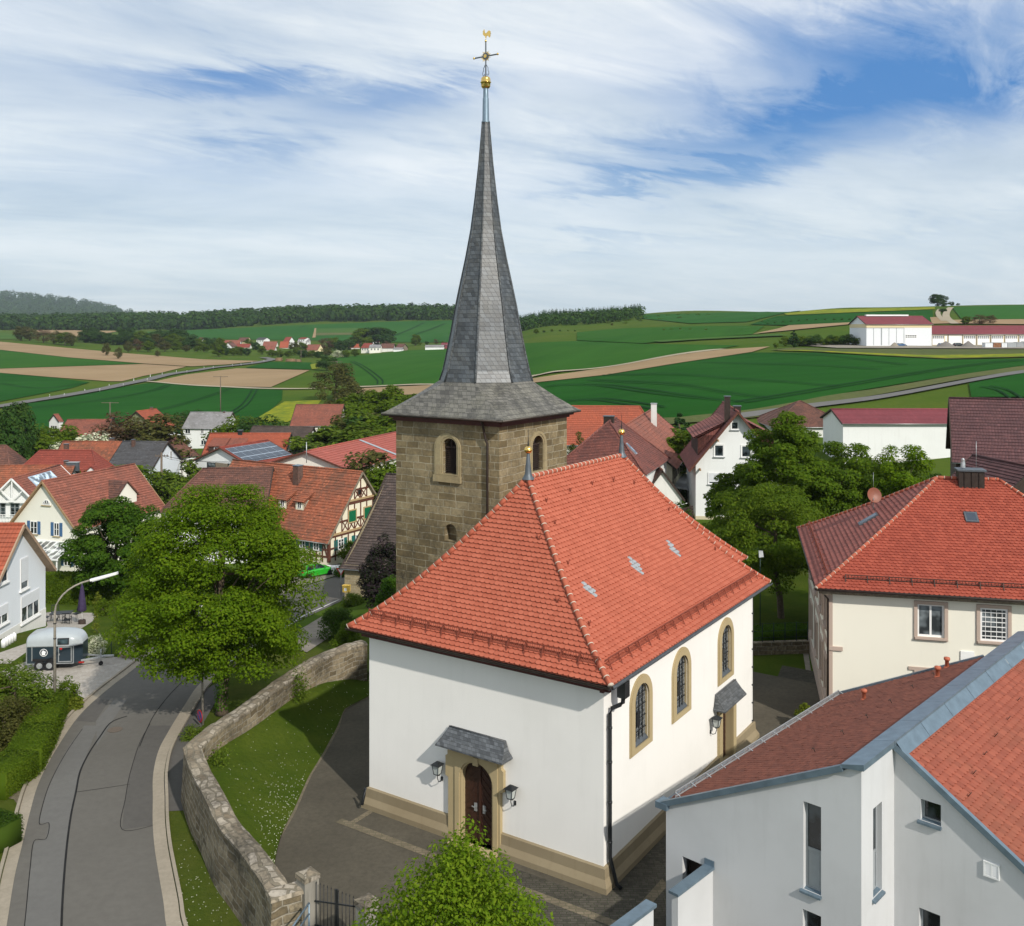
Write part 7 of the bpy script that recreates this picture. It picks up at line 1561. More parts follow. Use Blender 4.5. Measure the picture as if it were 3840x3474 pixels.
def crown_leaves(c, rx, ry, rz, n, leaf, seed, m=70, shape='round', low=-.8, cr=(.20, .34), flat=.55, droop=0.0, upb=.7):
 r = np.random.RandomState(seed); cl_ = clumps(r, m, rx, ry, rz, shape, low); rad_ = np.array([r.uniform(*cr) * (.6 + .4 * (1 - .5 * k)) * (rx + ry) / 2 for _, k in cl_]); 
 if shape == 'cone': rad_ *= np.array([.45 + .75 * (1 - (q[2] / rz + 1) / 2) for q, _ in cl_])
 w = rad_ ** 2; cnt = np.maximum(3, (n * w / w.sum())).astype(int); CC, NN, SS = [], [], []
 for (q, k), R, nn in zip(cl_, rad_, cnt):
  d = r.normal(size=(nn, 3)); d[:, 2] += .35; d /= np.linalg.norm(d, axis=1, keepdims=True); rr = R * r.uniform(.45, 1.12, (nn, 1)) ** .7
  p = q + d * rr * np.array([1, 1, flat]); p[:, 2] -= droop * (rr[:, 0] * (1 - d[:, 2]))
  CC.append(p); out = q / (np.array([rx, ry, rz]) + 1e-6); NN.append(d * .8 + np.array([0, 0, upb]) + out * .35 + r.normal(size=(nn, 3)) * .45); SS.append(leaf * r.uniform(.6, 1.3, nn))
 return np.concatenate(CC) + np.array(c[:]), np.concatenate(NN), np.concatenate(SS), [np.array(c[:]) + q for q, _ in cl_]
def trunk_mesh(b, base, top, r0, r1, tips, seed, m=0, limbs=8, lean=.2):
 rng = random.Random(seed); base, top = Vector(base), Vector(top); pts = [base.lerp(top, k / 5) + Vector((rng.uniform(-lean, lean) * (k % 5 > 0), rng.uniform(-lean, lean) * (k % 5 > 0), 0)) for k in range(6)]
 b.tube([base - Vector((0, 0, .3))] + pts, [r0 * 1.35] + [r0 + (r1 - r0) * k / 5 for k in range(6)], 9, m)
 for t in rng.sample(tips, min(limbs, len(tips))):
  t = Vector(t); s = pts[rng.randrange(2, 6)]; mid = s.lerp(t, .5) + Vector((0, 0, (t - s).length * .10)); b.tube([s, mid, t], [r1 * .8, r1 * .5, r1 * .12], 6, m)
def tree(name, label, base, z0, z1, rx, n, leaf, mat, seed, shape='round', m=70, trunk=.2, ry=None, cat='tree', low=-.8, cr=(.20, .34), flat=.55, droop=0.0, group=None, limbs=9, upb=.7, dxy=(0, 0)):
 base = Vector(base); t = thing(name, label, cat, base, group); c = Vector((base.x + dxy[0], base.y + dxy[1], (z0 + z1) / 2)); rz = (z1 - z0) / 2 * .92
 C, N, S, tips = crown_leaves(c, rx * .86, (ry or rx) * .86, rz, n, leaf, seed, m, shape, low, cr, flat, droop, upb); leaf_mesh('crown', C, N, S, mat, t, seed=seed)
 if trunk: b = MB(); trunk_mesh(b, base, (c.x, c.y, z0 + (z1 - z0) * .7), trunk, trunk * .35, tips, seed, limbs=limbs); b.build('trunk', M['bark'], t, True)
 return t
def shrub(name, label, base, r, h, n, leaf, mat, seed, group=None, ry=None, shape='egg', cat='shrub', m=44):
 return tree(name, label, base, base[2] - h * .12, base[2] + h, r, n, leaf, mat, seed, shape, m, max(.02, r * .05), ry, cat, -1.0, (.27, .44), .9, 0, group, 5)
def hedge(label, P, w, h, n, leaf, mat, seed, z=None):
 """clipped hedge along ground points"""
 r = np.random.RandomState(seed); pts = [Vector(p) for p in P]; L = [0]
 for a, c in zip(pts, pts[1:]): L.append(L[-1] + (c - a).length)
 C, N = [], []; cv, cf = [], []
 for i, (a, c) in enumerate(zip(pts, pts[1:])):
  d = (c - a).normalized(); nn = Vector((-d.y, d.x, 0)); k = int(n * (L[i+1] - L[i]) / L[-1]); per = w + 2 * h; u = r.rand(k); q = r.uniform(0, per, k)
  for uu, qq in zip(u, q):
   p = a.lerp(c, uu); j = r.normal(0, .035, 3)
   if qq < h: v = p + nn * (w/2) + Vector((0, 0, qq)); no = nn
   elif qq < h + w: v = p + nn * (w/2 - (qq - h)) + Vector((0, 0, h)); no = Vector((0, 0, 1))
   else: v = p - nn * (w/2) + Vector((0, 0, qq - h - w)); no = -nn
   C.append((v.x + j[0], v.y + j[1], v.z + j[2])); N.append((no.x, no.y, no.z + .4))
  b = len(cv); e = .92
  for p in (a, c):
   for s, zz in ((-1, -.2), (1, -.2), (1, h * .95), (-1, h * .95)): v = p + nn * s * w/2 * e; cv.append((v.x, v.y, p.z + zz))
  cf += [(b+0, b+4, b+5, b+1), (b+1, b+5, b+6, b+2), (b+2, b+6, b+7, b+3), (b+3, b+7, b+4, b+0), (b, b+1, b+2, b+3), (b+7, b+6, b+5, b+4)]
 C, N = np.array(C), np.array(N) + r.normal(size=(len(N), 3)) * .55; o = leaf_mesh('hedge', C, N, leaf * r.uniform(.6, 1.3, len(C)), mat, None, seed=seed, core=(cv, cf)); return tag(o, label, 'hedge')
def foreground_trees():
 b = gp(222, 715); b.z = .35; tree('street_tree', 'large light green leafy tree beside the curving road', b, 1.1, 12.0, 6.25, 120000, .16, 'leaf_tree', 11, 'egg', 270, .26, 5.9, cr=(.15, .25), flat=.58, limbs=22, upb=.9, dxy=(-.15, .3))
 iv = MB(); rr = np.random.RandomState(3); C = np.array([(b.x + .33 * math.cos(a), b.y + .33 * math.sin(a), b.z + z) for a, z in zip(rr.uniform(0, 6.3, 900), rr.uniform(0, 3.0, 900))]) + rr.normal(0, .05, (900, 3)); N = C - np.array([b.x, b.y, 0]); N[:, 2] = .3
 tag(leaf_mesh('ivy', C, N, rr.uniform(.08, .16, 900), 'leaf_dark', None), 'dark ivy climbing the trunk of the large street tree', 'ivy')
 b = gat(116, 88); tree('garden_tree', 'dense dark green round tree in front of the cream gable', b, -4.8, 4.9, 4.7, 42000, .26, 'leaf_dark', 12, 'round', 150, .25, cr=(.19, .29), flat=.65)
 b = gat(781, 66); tree('cherry_tree', 'mid green fine leaved tree nearest behind the church roof', b, 1.8, 9.3, 5.3, 40000, .19, 'leaf_mid', 13, 'ragged', 140, .24, cr=(.16, .28), dxy=(-.6, 0))
 b = gat(789, 78); tree('linden_tree', 'tallest dark linden behind the church with a lighter top', b, 1.0, 13.5, 5.5, 60000, .24, 'leaf_tree_mid', 14, 'egg', 170, .3, cr=(.15, .27))
 b = gat(842, 80); tree('linden_tree', 'lower spreading linden in front of the long white shed', b, 1.5, 10.6, 5.4, 40000, .24, 'leaf_tree_mid', 15, 'round', 130, .24, cr=(.16, .28))
 b = gat(905, 76); tree('young_linden', 'thin loose young linden between white shed and rectory roof', b, 2.0, 11.2, 3.2, 17000, .22, 'leaf_tree', 16, 'ragged', 75, .16, cr=(.20, .32), flat=.85)
 b = gat(737, 84); tree('linden_tree', 'linden with ragged edge covering the foot of the tall white gable', b, .3, 8.0, 3.5, 26000, .23, 'leaf_tree_mid', 17, 'egg', 100, .2, cr=(.18, .30))
 b = gat(868, 64); tree('cherry_tree', 'mid green tree crown touching the left rectory eave', b, 1.0, 7.9, 4.0, 22000, .19, 'leaf_mid', 18, 'ragged', 80, .2)
 b = Vector((-1.15, 22.0, 0)); tree('young_linden', 'bright light green cone shaped linden in front of the church door', b, .6, 8.75, 5.3, 70000, .105, 'leaf_linden', 19, 'cone', 230, .14, cr=(.15, .24), flat=1.1, droop=.35, upb=.3, low=-1)
leaf('leaf_tree_mid', (.052, .105, .008), (.082, .145, .011), (.125, .19, .015), .42)
foreground_trees()
def near_shrubs():
 g = lambda px, py: gp(px, py)
 shrub('lilac_bush', 'dark lilac bush with dull purple flowers between barn and tower', gat(384, 80), 2.3, 5.6, 14000, .20, 'leaf_lilac', 31, m=80)
 shrub('dark_shrub', 'dark green shrub below the lilac at the foot of the tower', gat(391, 72), 1.5, 3.0, 5000, .17, 'leaf_dark', 32)
 shrub('wild_bush', 'big tangled light green bush at the left edge before the horse trailer', g(13, 722), 2.5, 2.7, 15000, .13, 'leaf_mid_light', 33, m=40); shrub('wild_bush', 'olive brown low bush at the left edge behind the clipped hedge', g(6, 742), 1.9, 2.0, 7000, .12, 'leaf_olive', 34)
 shrub('wild_bush', 'mid green bush leaning against the foot of the street lamp', g(44, 722), 1.2, 1.5, 6000, .12, 'leaf_mid_light', 35); shrub('grass_shrub', 'feathery grey green shrub right of the street lamp foot', g(68, 706), .75, 1.5, 2500, .10, 'leaf_mid', 36); shrub('iris_clump', 'clump of yellow green sword leaves by the kerb', g(72, 709), .6, .6, 1200, .14, 'leaf_yellow', 37)
 hedge('clipped dark green hedge running along the left pavement', [g(58, 716) + Vector((-.3, 0, 0)), g(40, 745), g(24, 775), g(-10, 800)], 1.5, 1.15, 15000, .075, 'leaf_mid', 38)
 hedge('low round hedge end at the left edge beside the paved entry', [g(-25, 842), g(4, 852)], 1.6, 1.0, 6000, .07, 'leaf_dark_mid', 39)
 hedge('tall beech hedge behind the terrace and parasol', [gp(46, 603), gp(90, 605), gp(140, 605), gp(176, 602)], 1.4, 2.75, 30000, .17, 'leaf_mid', 40)
 shrub('flowering_bush', 'round bush covered in white blossom beside the driveway', g(96.5, 656), .68, 1.35, 2600, .085, 'leaf_blossom', 41); shrub('garden_shrub', 'dark green round shrub on the lawn behind the terrace', g(102, 616), .75, 1.4, 2500, .12, 'leaf_mid', 42); shrub('garden_shrub', 'yellow green upright shrub left of the dark garden shrub', g(98, 612), .5, 1.7, 1600, .12, 'leaf_yellow', 43)
 t = shrub('young_tree', 'tiny staked young tree on the lawn right of the terrace', g(96.4, 634), .38, 1.7, 420, .10, 'leaf_yellow', 44)
 shrub('garden_shrub', 'white flowering shrub half hidden behind the boulder', g(134, 650), .6, 1.2, 1300, .085, 'leaf_blossom', 45)
 shrub('wall_shrub', 'green tuft growing at the outer corner of the yard wall', g(192, 738), .7, .55, 1500, .08, 'leaf_mid_light', 46)
 shrub('overgrown_bush', 'dark overgrown bush at the gravel edge left of the church eave', g(337, 640), 1.6, 2.2, 6500, .13, 'leaf_dark_mid', 47); shrub('overgrown_bush', 'creeper covered bush on the yard wall below the church eave', gp(348, 655), 1.2, 2.0, 4500, .12, 'leaf_mid', 48)
 shrub('overgrown_bush', 'leafy low bush on the grass below the block wall', g(352, 606), 1.3, 1.0, 2600, .14, 'leaf_mid_light', 49)
 shrub('front_bush', 'dark bush in front of the half timbered house beside the green car', gat(288, 105), 1.7, 2.0, 2600, .2, 'leaf_dark_mid', 50); shrub('front_bush', 'climbing rose bush at the gable of the half timbered house', gat(350, 110), 1.6, 2.8, 3000, .2, 'leaf_mid', 51); shrub('front_bush', 'dark low bush right of the white covered table', gat(344, 104), 1.4, 1.3, 1600, .2, 'leaf_dark', 52)
 shrub('conifer_bush', 'yellow green conifer by the rectory corner', gat(805, 47.5), .85, 1.5, 4200, .10, 'leaf_yellow', 53, shape='cone'); shrub('gate_shrub', 'bright green shrub wedged behind the stone gate pillar', Vector((-5.9, 28.2, 0)), .45, 2.3, 1800, .08, 'leaf_mid_light', 54)
 shrub('round_bush', 'dense dark round bush at the right end of the long white shed', gat(941, 108), 2.3, 3.6, 6000, .2, 'leaf_dark', 55, shape='round')
 hedge('dark undergrowth hedge behind the garden wall', [gat(753, 60), gat(780, 60.5), gat(806, 61)], 1.6, 1.0, 5000, .16, 'leaf_dark', 56)
 shrub('birch', 'airy olive birch right of the tower', gat(577, 112), 1.7, 9.5, 5200, .2, 'leaf_olive_green', 57, cat='tree', shape='round', m=40)
 shrub('fence_shrub', 'dark climbing shrub by the slatted fence', gat(678, 92), 1.7, 3.4, 3600, .2, 'leaf_dark_mid', 58); shrub('fence_shrub', 'dark shrub left foot of the tall white gable', gat(664, 84), 1.4, 3.0, 2600, .18, 'leaf_dark', 59)
 rr = np.random.RandomState(9)
 for k, (px, py, n, l) in enumerate(((300, 690, 700, 'leafy creeper hanging over the inner face of the yard wall'), (221, 757, 260, 'small green weed growing from the inner wall face'))):
  q = atz(px, py, 1.6); C = np.array(q[:]) + rr.normal(0, 1, (n, 3)) * np.array([.22, .25, .45 if k == 0 else .25]); N = rr.normal(size=(n, 3)) + np.array([.5, -.8, .5]); tag(leaf_mesh('creeper', C, N, rr.uniform(.06, .13, n), 'leaf_mid_light', None), l, 'creeper')
leaf('leaf_mid_light', (.06, .112, .012), (.098, .15, .018), (.14, .19, .025), .38); leaf('leaf_dark_mid', (.028, .066, .010), (.046, .092, .012), (.072, .12, .018), .36); leaf('leaf_olive_green', (.055, .075, .018), (.08, .10, .024), (.10, .12, .03))
near_shrubs()
# ---- trees further off: a few kinds, each copied
def proto(name, mat, seed, n, leaf, shape, rx=.42, m=18, cr=(.26, .42), flat=.8, tr=True):
 t = thing(name, 'spare', 'tree', (0, 0, 0)); C, N, S, tips = crown_leaves(Vector((0, 0, .52)), rx, rx, .47, int(n * 4), leaf * .68, seed, int(m * 2.2), shape, -.98, cr, flat); leaf_mesh('crown', C, N, S, mat, t, seed=seed)
 if tr: b = MB(); trunk_mesh(b, (0, 0, -.06), (0, 0, .7), .028, .012, tips, seed, limbs=5, lean=.02); b.build('trunk', M['bark'], t)
 return t
PR = {}
def protos():
 for k, (nm, mat, shape, rx, n, lf) in {'dark': ('tree', 'leaf_far', 'round', .44, 1500, .085), 'mid': ('tree', 'leaf_mid', 'egg', .42, 1500, .085), 'olive': ('tree', 'leaf_olive', 'ragged', .42, 1000, .075), 'light': ('tree', 'leaf_mid_light', 'round', .42, 1500, .08),
   'brown': ('tree', 'leaf_brown', 'ragged', .42, 900, .06), 'conifer': ('conifer', 'leaf_conifer', 'cone', .26, 1100, .07), 'bush': ('shrub', 'leaf_mid', 'wide', .62, 1100, .10), 'bushd': ('shrub', 'leaf_far', 'wide', .62, 1100, .10), 'blossom': ('shrub', 'leaf_blossom', 'wide', .6, 900, .09)}.items():
  PR[k] = [proto(nm, mat, 60 + hash(k) % 7 * 0 + len(PR) * 3 + j, n, lf, shape, rx) for j in range(2)]
protos()
USED = set()
def far_tree(kind, px, yt, yb, Y, label, group=None, wide=1.0, seed=0, dz=0.0):
 """a tree whose foot is at bearing px and distance Y and whose top reaches row yt"""
 q = gat(px, Y); 
 if yb is not None: q.z = min(q.z, at(px, yb, Y).z) if False else q.z
 wide *= 1.35; h = max(1.0, at(px, yt, Y).z - q.z + dz); j = seed % 2; p = PR[kind][j]; cat = 'shrub' if kind in ('bush', 'bushd', 'blossom') else 'tree'
 if (kind, j) not in USED:
  USED.add((kind, j)); p.location = q; p.rotation_euler = (0, 0, seed * 1.7); p.scale = (h * wide, h * wide, h); p['label'] = label; p['category'] = cat
  if group: p['group'] = group
  return p
 o = copy_thing(p, q, seed * 1.7, (h * wide, h * wide, h), label, group); o['category'] = cat
 if not group and 'group' in o: del o['group']
 return o
def far_trees():
 n = 0
 def row(kind, items, label, group, wide=1.0):
  nonlocal n
  for it in items: n += 1; far_tree(it[4] if len(it) > 4 else kind, it[0], it[1], None, it[2], label, group, it[3] if len(it) > 3 else wide, n)
 # single ones that stand out
 S = [('dark', 14, 393, 185, 'broad dark tree at the left edge above the village', .42), ('dark', 2, 412, 160, 'lower dark tree cut by the left edge', .5), ('brown', 128, 414, 190, 'thin brownish tree in front of the red barn roof', 1.2), ('olive', 148, 416, 188, 'olive half bare tree before the ivy covered gable', 1.2),
  ('blossom', 85, 431, 178, 'white blossoming shrub before the red barn roof', .75), ('conifer', 224, 422, 228, 'small cone shaped tree at the grey roofed house', 1.5), ('bush', 92, 461, 140, 'green bush top between the brown and red roofs', 1.2), ('light', 183, 462, 140, 'bright green tree right of the utility pole', .8), ('light', 170, 470, 136, 'low bright green bush at the foot of the utility pole', .9),
  ('olive', 378, 452, 124, 'olive green tree behind the half timbered gable', 1.0), ('mid', 394, 462, 120, 'mid green tree between half timbered gable and tower', 1.0), ('light', 318, 428, 168, 'light green bush behind the long red shed', 1.3), ('light', 338, 430, 172, 'second light green bush behind the long red shed', 1.3),
  ('conifer', 679, 409, 140, 'dark conifer in the garden behind the white chimney', 1.0), ('light', 700, 421, 128, 'light green tree left behind the tall white house', 1.0), ('mid', 688, 432, 118, 'small green tree in the gap left of the tall white house', 1.0),
  ('dark', 938, 292.5, 690, 'lone tall round tree on the skyline above the hall', 1.05), ('dark', 944, 302.5, 640, 'bush below the lone skyline tree', 1.5), ('dark', 943, 308, 560, 'dark bush beside the winding dirt track', 1.5), ('bushd', 951, 301.5, 690, 'skyline bush right of the dirt track', 1.0), ('bushd', 958, 303.2, 690, 'last low skyline bush right of the lone tree', 1.0),
  ('brown', 979, 314.6, 440, 'left brown leaved tree above the garage roof', 1.4), ('brown', 990, 315, 442, 'right brown leaved tree above the garage roof', 1.3), ('mid', 966, 316.6, 440, 'small green tree at the lower end of the dirt track', 1.1),
  ('dark', 378, 324.5, 900, 'great round dark tree over the far village roofs', 1.35), ('mid', 363, 329, 890, 'smaller round tree left of the great dark one', 1.2), ('mid', 415.5, 334, 850, 'upright green tree between far barn and white hall', 1.0), ('dark', 255.5, 342, 800, 'tall dark tree at the road bend by the pale tower', 1.1),
  ('bushd', 326.5, 356, 480, 'round bush standing alone in the meadow before the far village', .9), ('olive', 336, 364, 330, 'large olive willow at the brook', 1.1), ('olive', 345, 384, 262, 'olive willow by the soil strip left of the tower', 1.0), ('conifer', 793.5, 329, 330, 'dark pointed conifer at the field corner left of the hall', 1.0), ('olive', 612, 323, 700, 'bare grey tree on the slope right of the spire', 1.0), ('brown', 754.5, 317.5, 620, 'rust coloured tree on the slope', 1.2), ('olive', 762, 325, 560, 'pale willow at the end of the hedge row', 1.3)]
 for k, px, yt, Y, l, w in S: n += 1; far_tree(k, px, yt, None, Y, l, None, w, n)
 row('mid', [(352, 396, 230), (364, 401, 205), (372, 392, 228, 1.1), (384, 398, 212), (392, 388, 225), (402, 400, 205), (412, 396, 214, 1.1), (420, 392, 220), (358, 414, 190, 1.2, 'olive'), (370, 410, 186, 1.2), (382, 414, 182, 1.2, 'dark'), (396, 412, 178, 1.2), (408, 414, 176, 1.2), (346, 418, 188, 1.1, 'light'), (366, 424, 165, 1.3, 'light'), (380, 428, 160, 1.3), (396, 426, 158, 1.3, 'light'), (352, 430, 170, 1.2, 'olive')], 'leafy brook side tree among others left of the tower', 'trees along the brook left of the tower')
 row('bush', [(244, 419, 212), (252, 416, 214), (262, 417, 210, 1.0, 'bushd'), (271, 421, 208), (190, 410.5, 262, 1.0, 'bushd'), (40, 424, 196), (48, 428, 194)], 'green garden bush at the field edge behind the village houses', 'garden bushes behind the village houses')
 row('dark', [(86, 330, 860, 1.2), (101, 333, 850, 1.3), (118, 334, 840, 1.2), (122, 332, 845, 1.2), (146, 336, 790, 1.2), (154, 332, 830, 1.2), (162, 330, 840, 1.2), (173, 334, 790, 1.2, 'mid'), (181, 337, 780, 1.2, 'mid'), (189, 339, 770, 1.2), (204, 343, 720, 1.2, 'mid'), (91, 327.4, 880, 1.2), (97, 331, 860), (105, 332, 850), (113, 333, 830), (127, 328, 860, 1.2), (134, 331, 840), (142, 331.5, 830, 1.2, 'mid'), (150, 335, 800, 1, 'mid'), (158, 334, 800, 1, 'olive'), (169, 326.6, 860, 1.3), (178, 329, 840, 1.3), (186, 332, 820, 1.3), (193, 336, 800, 1.2), (200, 338, 790, 1.2, 'mid'), (208, 340, 780, 1.2), (215, 342, 770, 1.2, 'mid'), (138, 339, 720, 1, 'brown'), (128, 341, 700, .8, 'olive'), (148, 341, 710, 1, 'mid'), (165, 341, 720, 1.1, 'olive'), (176, 342, 730, 1.2, 'mid'), (186, 345, 720, 1.2, 'olive'), (196, 347, 720, 1, 'mid'), (158, 350, 640, .8, 'olive'), (106, 343, 640, .7, 'olive'), (118, 347, 600, .6, 'olive')],
  'tree in the dark hedgerow left of the far village', 'hedgerow trees left of the far village')
 row('olive', [(21, 326.3, 850), (30, 327, 850, 1.1), (43, 329.5, 820, 1.2, 'brown'), (54, 331, 800, 1.1), (65, 332.5, 790, 1.2, 'mid'), (72, 333, 780)], 'small orchard tree on the upper left slope', 'orchard trees on the upper left slope')
 row('mid', [(223, 345, 690, 1.2, 'dark'), (237, 346, 690, 1.2), (262, 346, 700, 1.0), (298, 347, 700, 1.3), (220, 338, 800, 1.1), (210, 336, 810, 1.2, 'dark'), (219, 346, 650, 1.1), (226, 347, 675, 1.1, 'dark'), (233, 348, 670, 1.1), (241, 347, 675, 1.1), (247, 348, 675, 1.0, 'dark'), (272, 349, 660, 1.2), (280, 350, 660, 1.2, 'light'), (289, 350, 660, 1.2), (294, 342, 800, 1.3, 'olive'), (302, 342, 810, 1.2), (303, 350, 655, 1.3, 'dark'), (312, 350, 655, 1.3), (319, 351, 650, 1.2, 'dark'), (326, 347, 670, 1.1, 'olive'), (325, 338, 860, 1.1, 'brown'), (334, 337, 870, 1.2), (341, 340, 850, 1.2, 'dark'), (349, 338, 860, 1.1, 'dark'), (338, 350, 650, 1.1, 'blossom'), (346, 350, 650, 1.2), (355, 349, 660, 1.1), (363, 342, 840, 1.1), (375, 348, 800, .9, 'dark'), (387, 341, 850, 1.2, 'brown'), (395, 344, 860, 1), (427, 341, 870, 1.1, 'dark'), (436, 339, 870, 1.1, 'brown'), (443, 341, 870, 1), (248, 339, 850, 1), (230, 341, 850, 1)],
  'round leafy tree between the far village houses', 'trees between the far village houses')
 row('bushd', [(768, 327, 520), (775, 326.5, 520), (783, 326, 518), (791, 325, 515), (799, 325.5, 512), (807, 325, 510), (816, 325, 505), (825, 325, 500), (834, 324, 495), (842, 323.5, 490), (850, 323.5, 488), (858, 324, 485)], 'dark bush in the upper hedge row left of the hall', 'upper hedge row left of the hall', .9)
 row('bush', [(800, 336, 340), (808, 335, 338), (816, 334.5, 336, 1.0, 'bushd'), (824, 336, 335), (832, 335, 335, 1.0, 'bushd'), (840, 334.5, 334), (848, 334, 332, 1.0, 'bushd'), (856, 334, 331), (785, 337, 345, .8), (776, 342, 338, .5)], 'green bush in the lower hedge row left of the hall', 'lower hedge row left of the hall', .95)
 row('bush', [(664, 335.3, 520), (671, 335.5, 520), (680, 336, 515), (690, 336, 510), (706, 336.5, 500)], 'shrub in the thin row across the green slope', 'thin shrub row on the green slope', .9)
 row('bush', [(608, 323, 760), (618, 322, 770), (628, 321.5, 780), (638, 321, 790), (648, 320.5, 790), (658, 320, 800), (668, 320, 800), (678, 320, 800), (688, 320, 800), (698, 320.5, 790), (708, 321, 780), (640, 324, 740), (660, 324, 730), (680, 324, 730), (625, 325, 720)], 'low scrub bush on the slope beside the spruce wood', 'scrub bushes beside the spruce wood', 2.2)
 row('mid', [(536, 329, 640, 1.1), (544, 330, 640, 1.1, 'dark'), (552, 329, 640, 1.1), (560, 329.5, 640, 1.1, 'dark'), (568, 330, 635, 1.1), (575, 331, 630, 1.1, 'dark')], 'leafy tree in the grove right of the spire', 'grove right of the spire')
far_trees()
for k, L in PR.items():
 for j, p in enumerate(L):
  if (k, j) not in USED:
   for c in list(p.children): bpy.data.objects.remove(c)
   bpy.data.objects.remove(p)
# ---- woods and the far hill: one mass each
def wood(name, label, region, count, h, leafm, seed, conif=False, quads=46):
 r = np.random.RandomState(seed); CC, NN, SS = [], [], []
 for _ in range(count):
  x, y, z = region(r); hh = h * r.uniform(.75, 1.2); rx = hh * (.17 if conif else .36); d = r.normal(size=(quads, 3)); d /= np.linalg.norm(d, axis=1, keepdims=True); pass
  if conif: t = r.rand(quads); a = r.uniform(0, 6.28, quads); rr = rx * (1 - t) * r.uniform(.6, 1.1, quads) + .3; P = np.stack([x + rr * np.cos(a), y + rr * np.sin(a), z + hh * (.15 + .85 * t)], 1); N = np.stack([np.cos(a), np.sin(a), np.full(quads, .6)], 1); s = hh * .14 * (1.15 - t)
  else: P = np.array([x, y, z + hh * .50]) + d * np.array([rx, rx, hh * .50]) * r.uniform(.8, 1.1, (quads, 1)); N = d + np.array([0, 0, .4]) + r.normal(size=(quads, 3)) * .3; s = np.full(quads, hh * .20) * r.uniform(.7, 1.3, quads)
  CC.append(P); NN.append(N); SS.append(s)
 o = leaf_mesh(name, np.concatenate(CC), np.concatenate(NN), np.concatenate(SS), leafm, None, .8, seed); stuff(o, label, 'woods'); return o
def woods():
 def band(r):
  px = r.uniform(-140, 470); Y = r.uniform(1340, 1720) if px > 30 else r.uniform(1380, 1720); q = gat(px, Y); return q.x, q.y, q.z - 1
 wood('forest', 'long dark deciduous forest along the horizon left of the spire', band, 1500, 21, 'leaf_far', 71, quads=80)
 def spruce(r):
  px = r.uniform(512, 640); Y = r.uniform(860, 1020); q = gat(px, Y); return q.x, q.y, q.z - 1
 wood('spruce_wood', 'dark spruce wood on the horizon right of the spire', spruce, 560, 10.5, 'leaf_conifer', 72, True, 60)
 def mixed(r):
  px = r.uniform(515, 642); Y = r.uniform(770, 860); q = gat(px, Y); return q.x, q.y, q.z - 1
 wood('mixed_wood', 'lighter deciduous edge of the spruce wood right of the spire', mixed, 130, 10, 'leaf_far', 73)
 # the wooded hill
 prof = [(-500, 300), (-250, 291), (-100, 288), (-30, 289), (0, 291), (30, 293), (66, 297.5), (91, 301.5), (115, 307), (137, 313.5), (165, 319), (200, 323), (260, 326)]
 def top(px): return float(np.interp(px, [p[0] for p in prof], [p[1] for p in prof]))
 def hz(px, f):                                   # f 0 at the foot, 1 at the crest, then falling behind
  Y = 3400 + 1700 * f; zt = at(px, top(px), 5100).z - 24; k = f if f <= 1 else 2 - f; k = max(0, k) ** 1.3; q = gat(px, Y); q.z = 22 + (zt - 22) * k; return q
 pxs = np.arange(-480, 262, 14); fs_ = np.linspace(0, 1.7, 22); vs, fs = [], []
 for f in fs_:
  for p in pxs: vs.append(hz(p, f))
 n = len(pxs)
 for j in range(len(fs_) - 1):
  for i in range(n - 1): fs.append((j*n + i, j*n + i + 1, (j+1)*n + i + 1, (j+1)*n + i))
 b = MB(); b.idx(vs, fs); struct(b.build('hill', M['leaf_far']))
 def onhill(r): q = hz(r.uniform(-150, 250), r.uniform(.05, 1.08)); return q.x, q.y, q.z - 2
 wood('hill_forest', 'hazy blue green forest covering the far hill on the left', onhill, 2300, 36, 'leaf_far', 74, quads=44)
 def second(r): px = r.uniform(262, 330); q = gat(px, r.uniform(2300, 2500)); return q.x, q.y, at(px, 311.3 + abs(px - 297) * .09, 2400).z - 16
 wood('distant_wood', 'faint wooded rise just above the forest line', second, 130, 16, 'leaf_far', 75)
woods()
